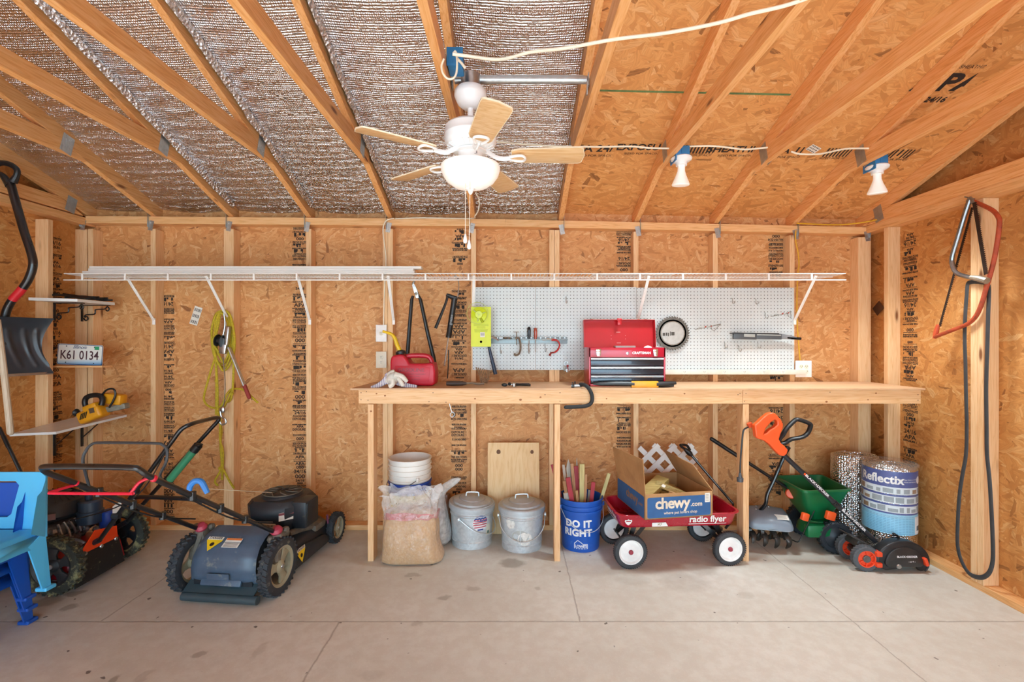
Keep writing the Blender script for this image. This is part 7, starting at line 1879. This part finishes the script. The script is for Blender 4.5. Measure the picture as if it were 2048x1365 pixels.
# green cylinder strapped to the far tube
gp0, gp1 = at(395, 893, 3.03), at(340, 960, 3.03)
gt = thing('hand_pump', 'green cylinder with black cap strapped along the mower handle', 'pump', gp1)
MB().tube([lerp(gp0, gp1, .12), gp1], .024, 16).build('green_tube', mat('translucent_green', '#3f8f6a', .25, 0, .1, coat=.4), gt)
MB().tube([lerp(gp0, gp1, -.03), lerp(gp0, gp1, .14)], .027, 16).ball(lerp(gp0, gp1, -.03), (.027, .027, .012), 12).build('black_cap', M_black, gt)
MB().tube([gp1, gp1+(gp1-gp0)*.05], .026, 14).build('end_collar', M_black, gt)

# ---------- stack of small plastic chairs
def make_chair(m, label, loc, rz, z):
    t = thing('stacking_chair', label, 'chair', (loc[0], loc[1], z), rz)
    L = wm(t); w, d, hs, hb = .235, .175, .30, .575
    O = [(-w-.015, 0.26), (-w+.012, hb-.02), (-w+.04, hb), (w-.04, hb), (w-.012, hb-.02), (w+.015, .26), (w-.02, .26), (.10, .30), (-.10, .30), (-w+.02, .26)]
    I = [(-.075, hb-.045), (.075, hb-.045), (.095, hb-.065), (.070, hb-.205), (.05, hb-.22), (-.05, hb-.22), (-.070, hb-.205), (-.095, hb-.065)]
    bm = bmesh.new()
    oc = [bm.verts.new((p[0], d+.02+(p[1]-.26)*.10, p[1])) for p in O]; ic = [bm.verts.new((p[0], d+.02+(p[1]-.26)*.10, p[1])) for p in I]
    es = [bm.edges.new((q[i], q[(i+1) % len(q)])) for q in (oc, ic) for i in range(len(q))]
    bmesh.ops.triangle_fill(bm, use_beauty=True, use_dissolve=False, edges=es)
    bmesh.ops.solidify(bm, geom=bm.faces[:], thickness=.012)
    b = MB(L).addbm(bm)
    for s in (-1, 1):   # side wings of the back
        b.add([(s*(w-.012), d+.055, hb-.02), (s*(w+.012), d+.03, hb-.02), (s*(w+.020), d+.0, hb-.08), (s*(w+.012), d-.015, hb-.10), (s*(w+.016), d-.05, .30), (s*(w+.015), d+.02, .26)], [(0, 1, 2, 3, 4, 5)])
    bo = b.build('backrest', m, t, angle=50)
    s_ = MB(L)
    def seat(u, v):
        x = (u-.5)*2*w; y = -d-.02+(2*d+.03)*v; e = max(abs(2*u-1), abs(2*v-1)); return L @ V(x, y, hs-.010*(1-e**2)-(.03*((abs(2*u-1)-.88)/.12)**2 if abs(2*u-1) > .88 else 0)-(.03*((.1-v)/.1)**2 if v < .1 else 0))
    MB().grid(seat, 24, 24, .008).build('seat', m, t, angle=50)
    a = MB(L)
    for s in (-1, 1): a.add([(s*(w+.002), -d, hs-.02), (s*(w+.002), d, hs-.02), (s*(w+.010), d, hs-.085), (s*(w+.010), d-.07, hs-.075), (s*(w+.010), -d+.07, hs-.075), (s*(w+.010), -d, hs-.085)], [(0, 1, 2, 3, 4, 5)])
    a.add([(-w, -d-.02, hs-.02), (w, -d-.02, hs-.02), (w, -d-.03, hs-.085), (w-.07, -d-.03, hs-.07), (-w+.07, -d-.03, hs-.07), (-w, -d-.03, hs-.085)], [(0, 1, 2, 3, 4, 5)])
    a.build('apron', m, t, solid=.008, angle=50)
    for sx in (-1, 1):
        for sy in (-1, 1):
            yb = d+.035 if sy > 0 else -d-.035
            yt = d+.025 if sy > 0 else -d-.02
            lg = MB(L); xt, xb = sx*(w+.008), sx*(w+.028)
            lg.add([(xt, yt, hs-.01), (xt, yt-sy*.085, hs-.06), (xb, yb-sy*.040, .0), (xb, yb, .0)], [(0, 1, 2, 3)])
            lg.add([(xt, yt, hs-.01), (xb, yb, 0), (xb-sx*.036, yb, 0), (xt-sx*.075, yt, hs-.06)], [(0, 1, 2, 3)])
            lg.box((xb-sx*.012, yb-sy*.012, .006), (.05, .05, .012), bev=.003)
            lg.build('leg', m, t, solid=.008, smooth=False)
    return t
M_cl = mat('light_blue_chair_plastic', '#54b9ea', .38, 0, .05, 3); M_cd = mat('dark_blue_chair_plastic', '#1a55b6', .38, 0, .06, 3)
CP = (-2.730, 2.235); CRZ = 0
make_chair(M_cd, 'bottom dark blue child chair of the stack, feet on the floor', (CP[0], CP[1]), CRZ, .003)
make_chair(M_cd, 'dark blue child chair second from the floor in the stack', (CP[0]+.018, CP[1]-.02), CRZ, .080)
make_chair(M_cd, 'dark blue child chair directly under the pale blue one', (CP[0]+.030, CP[1]-.04), CRZ, .144)
make_chair(M_cl, 'pale blue child chair on top of the stack', (CP[0]+.150, CP[1]-.06), CRZ, .204)
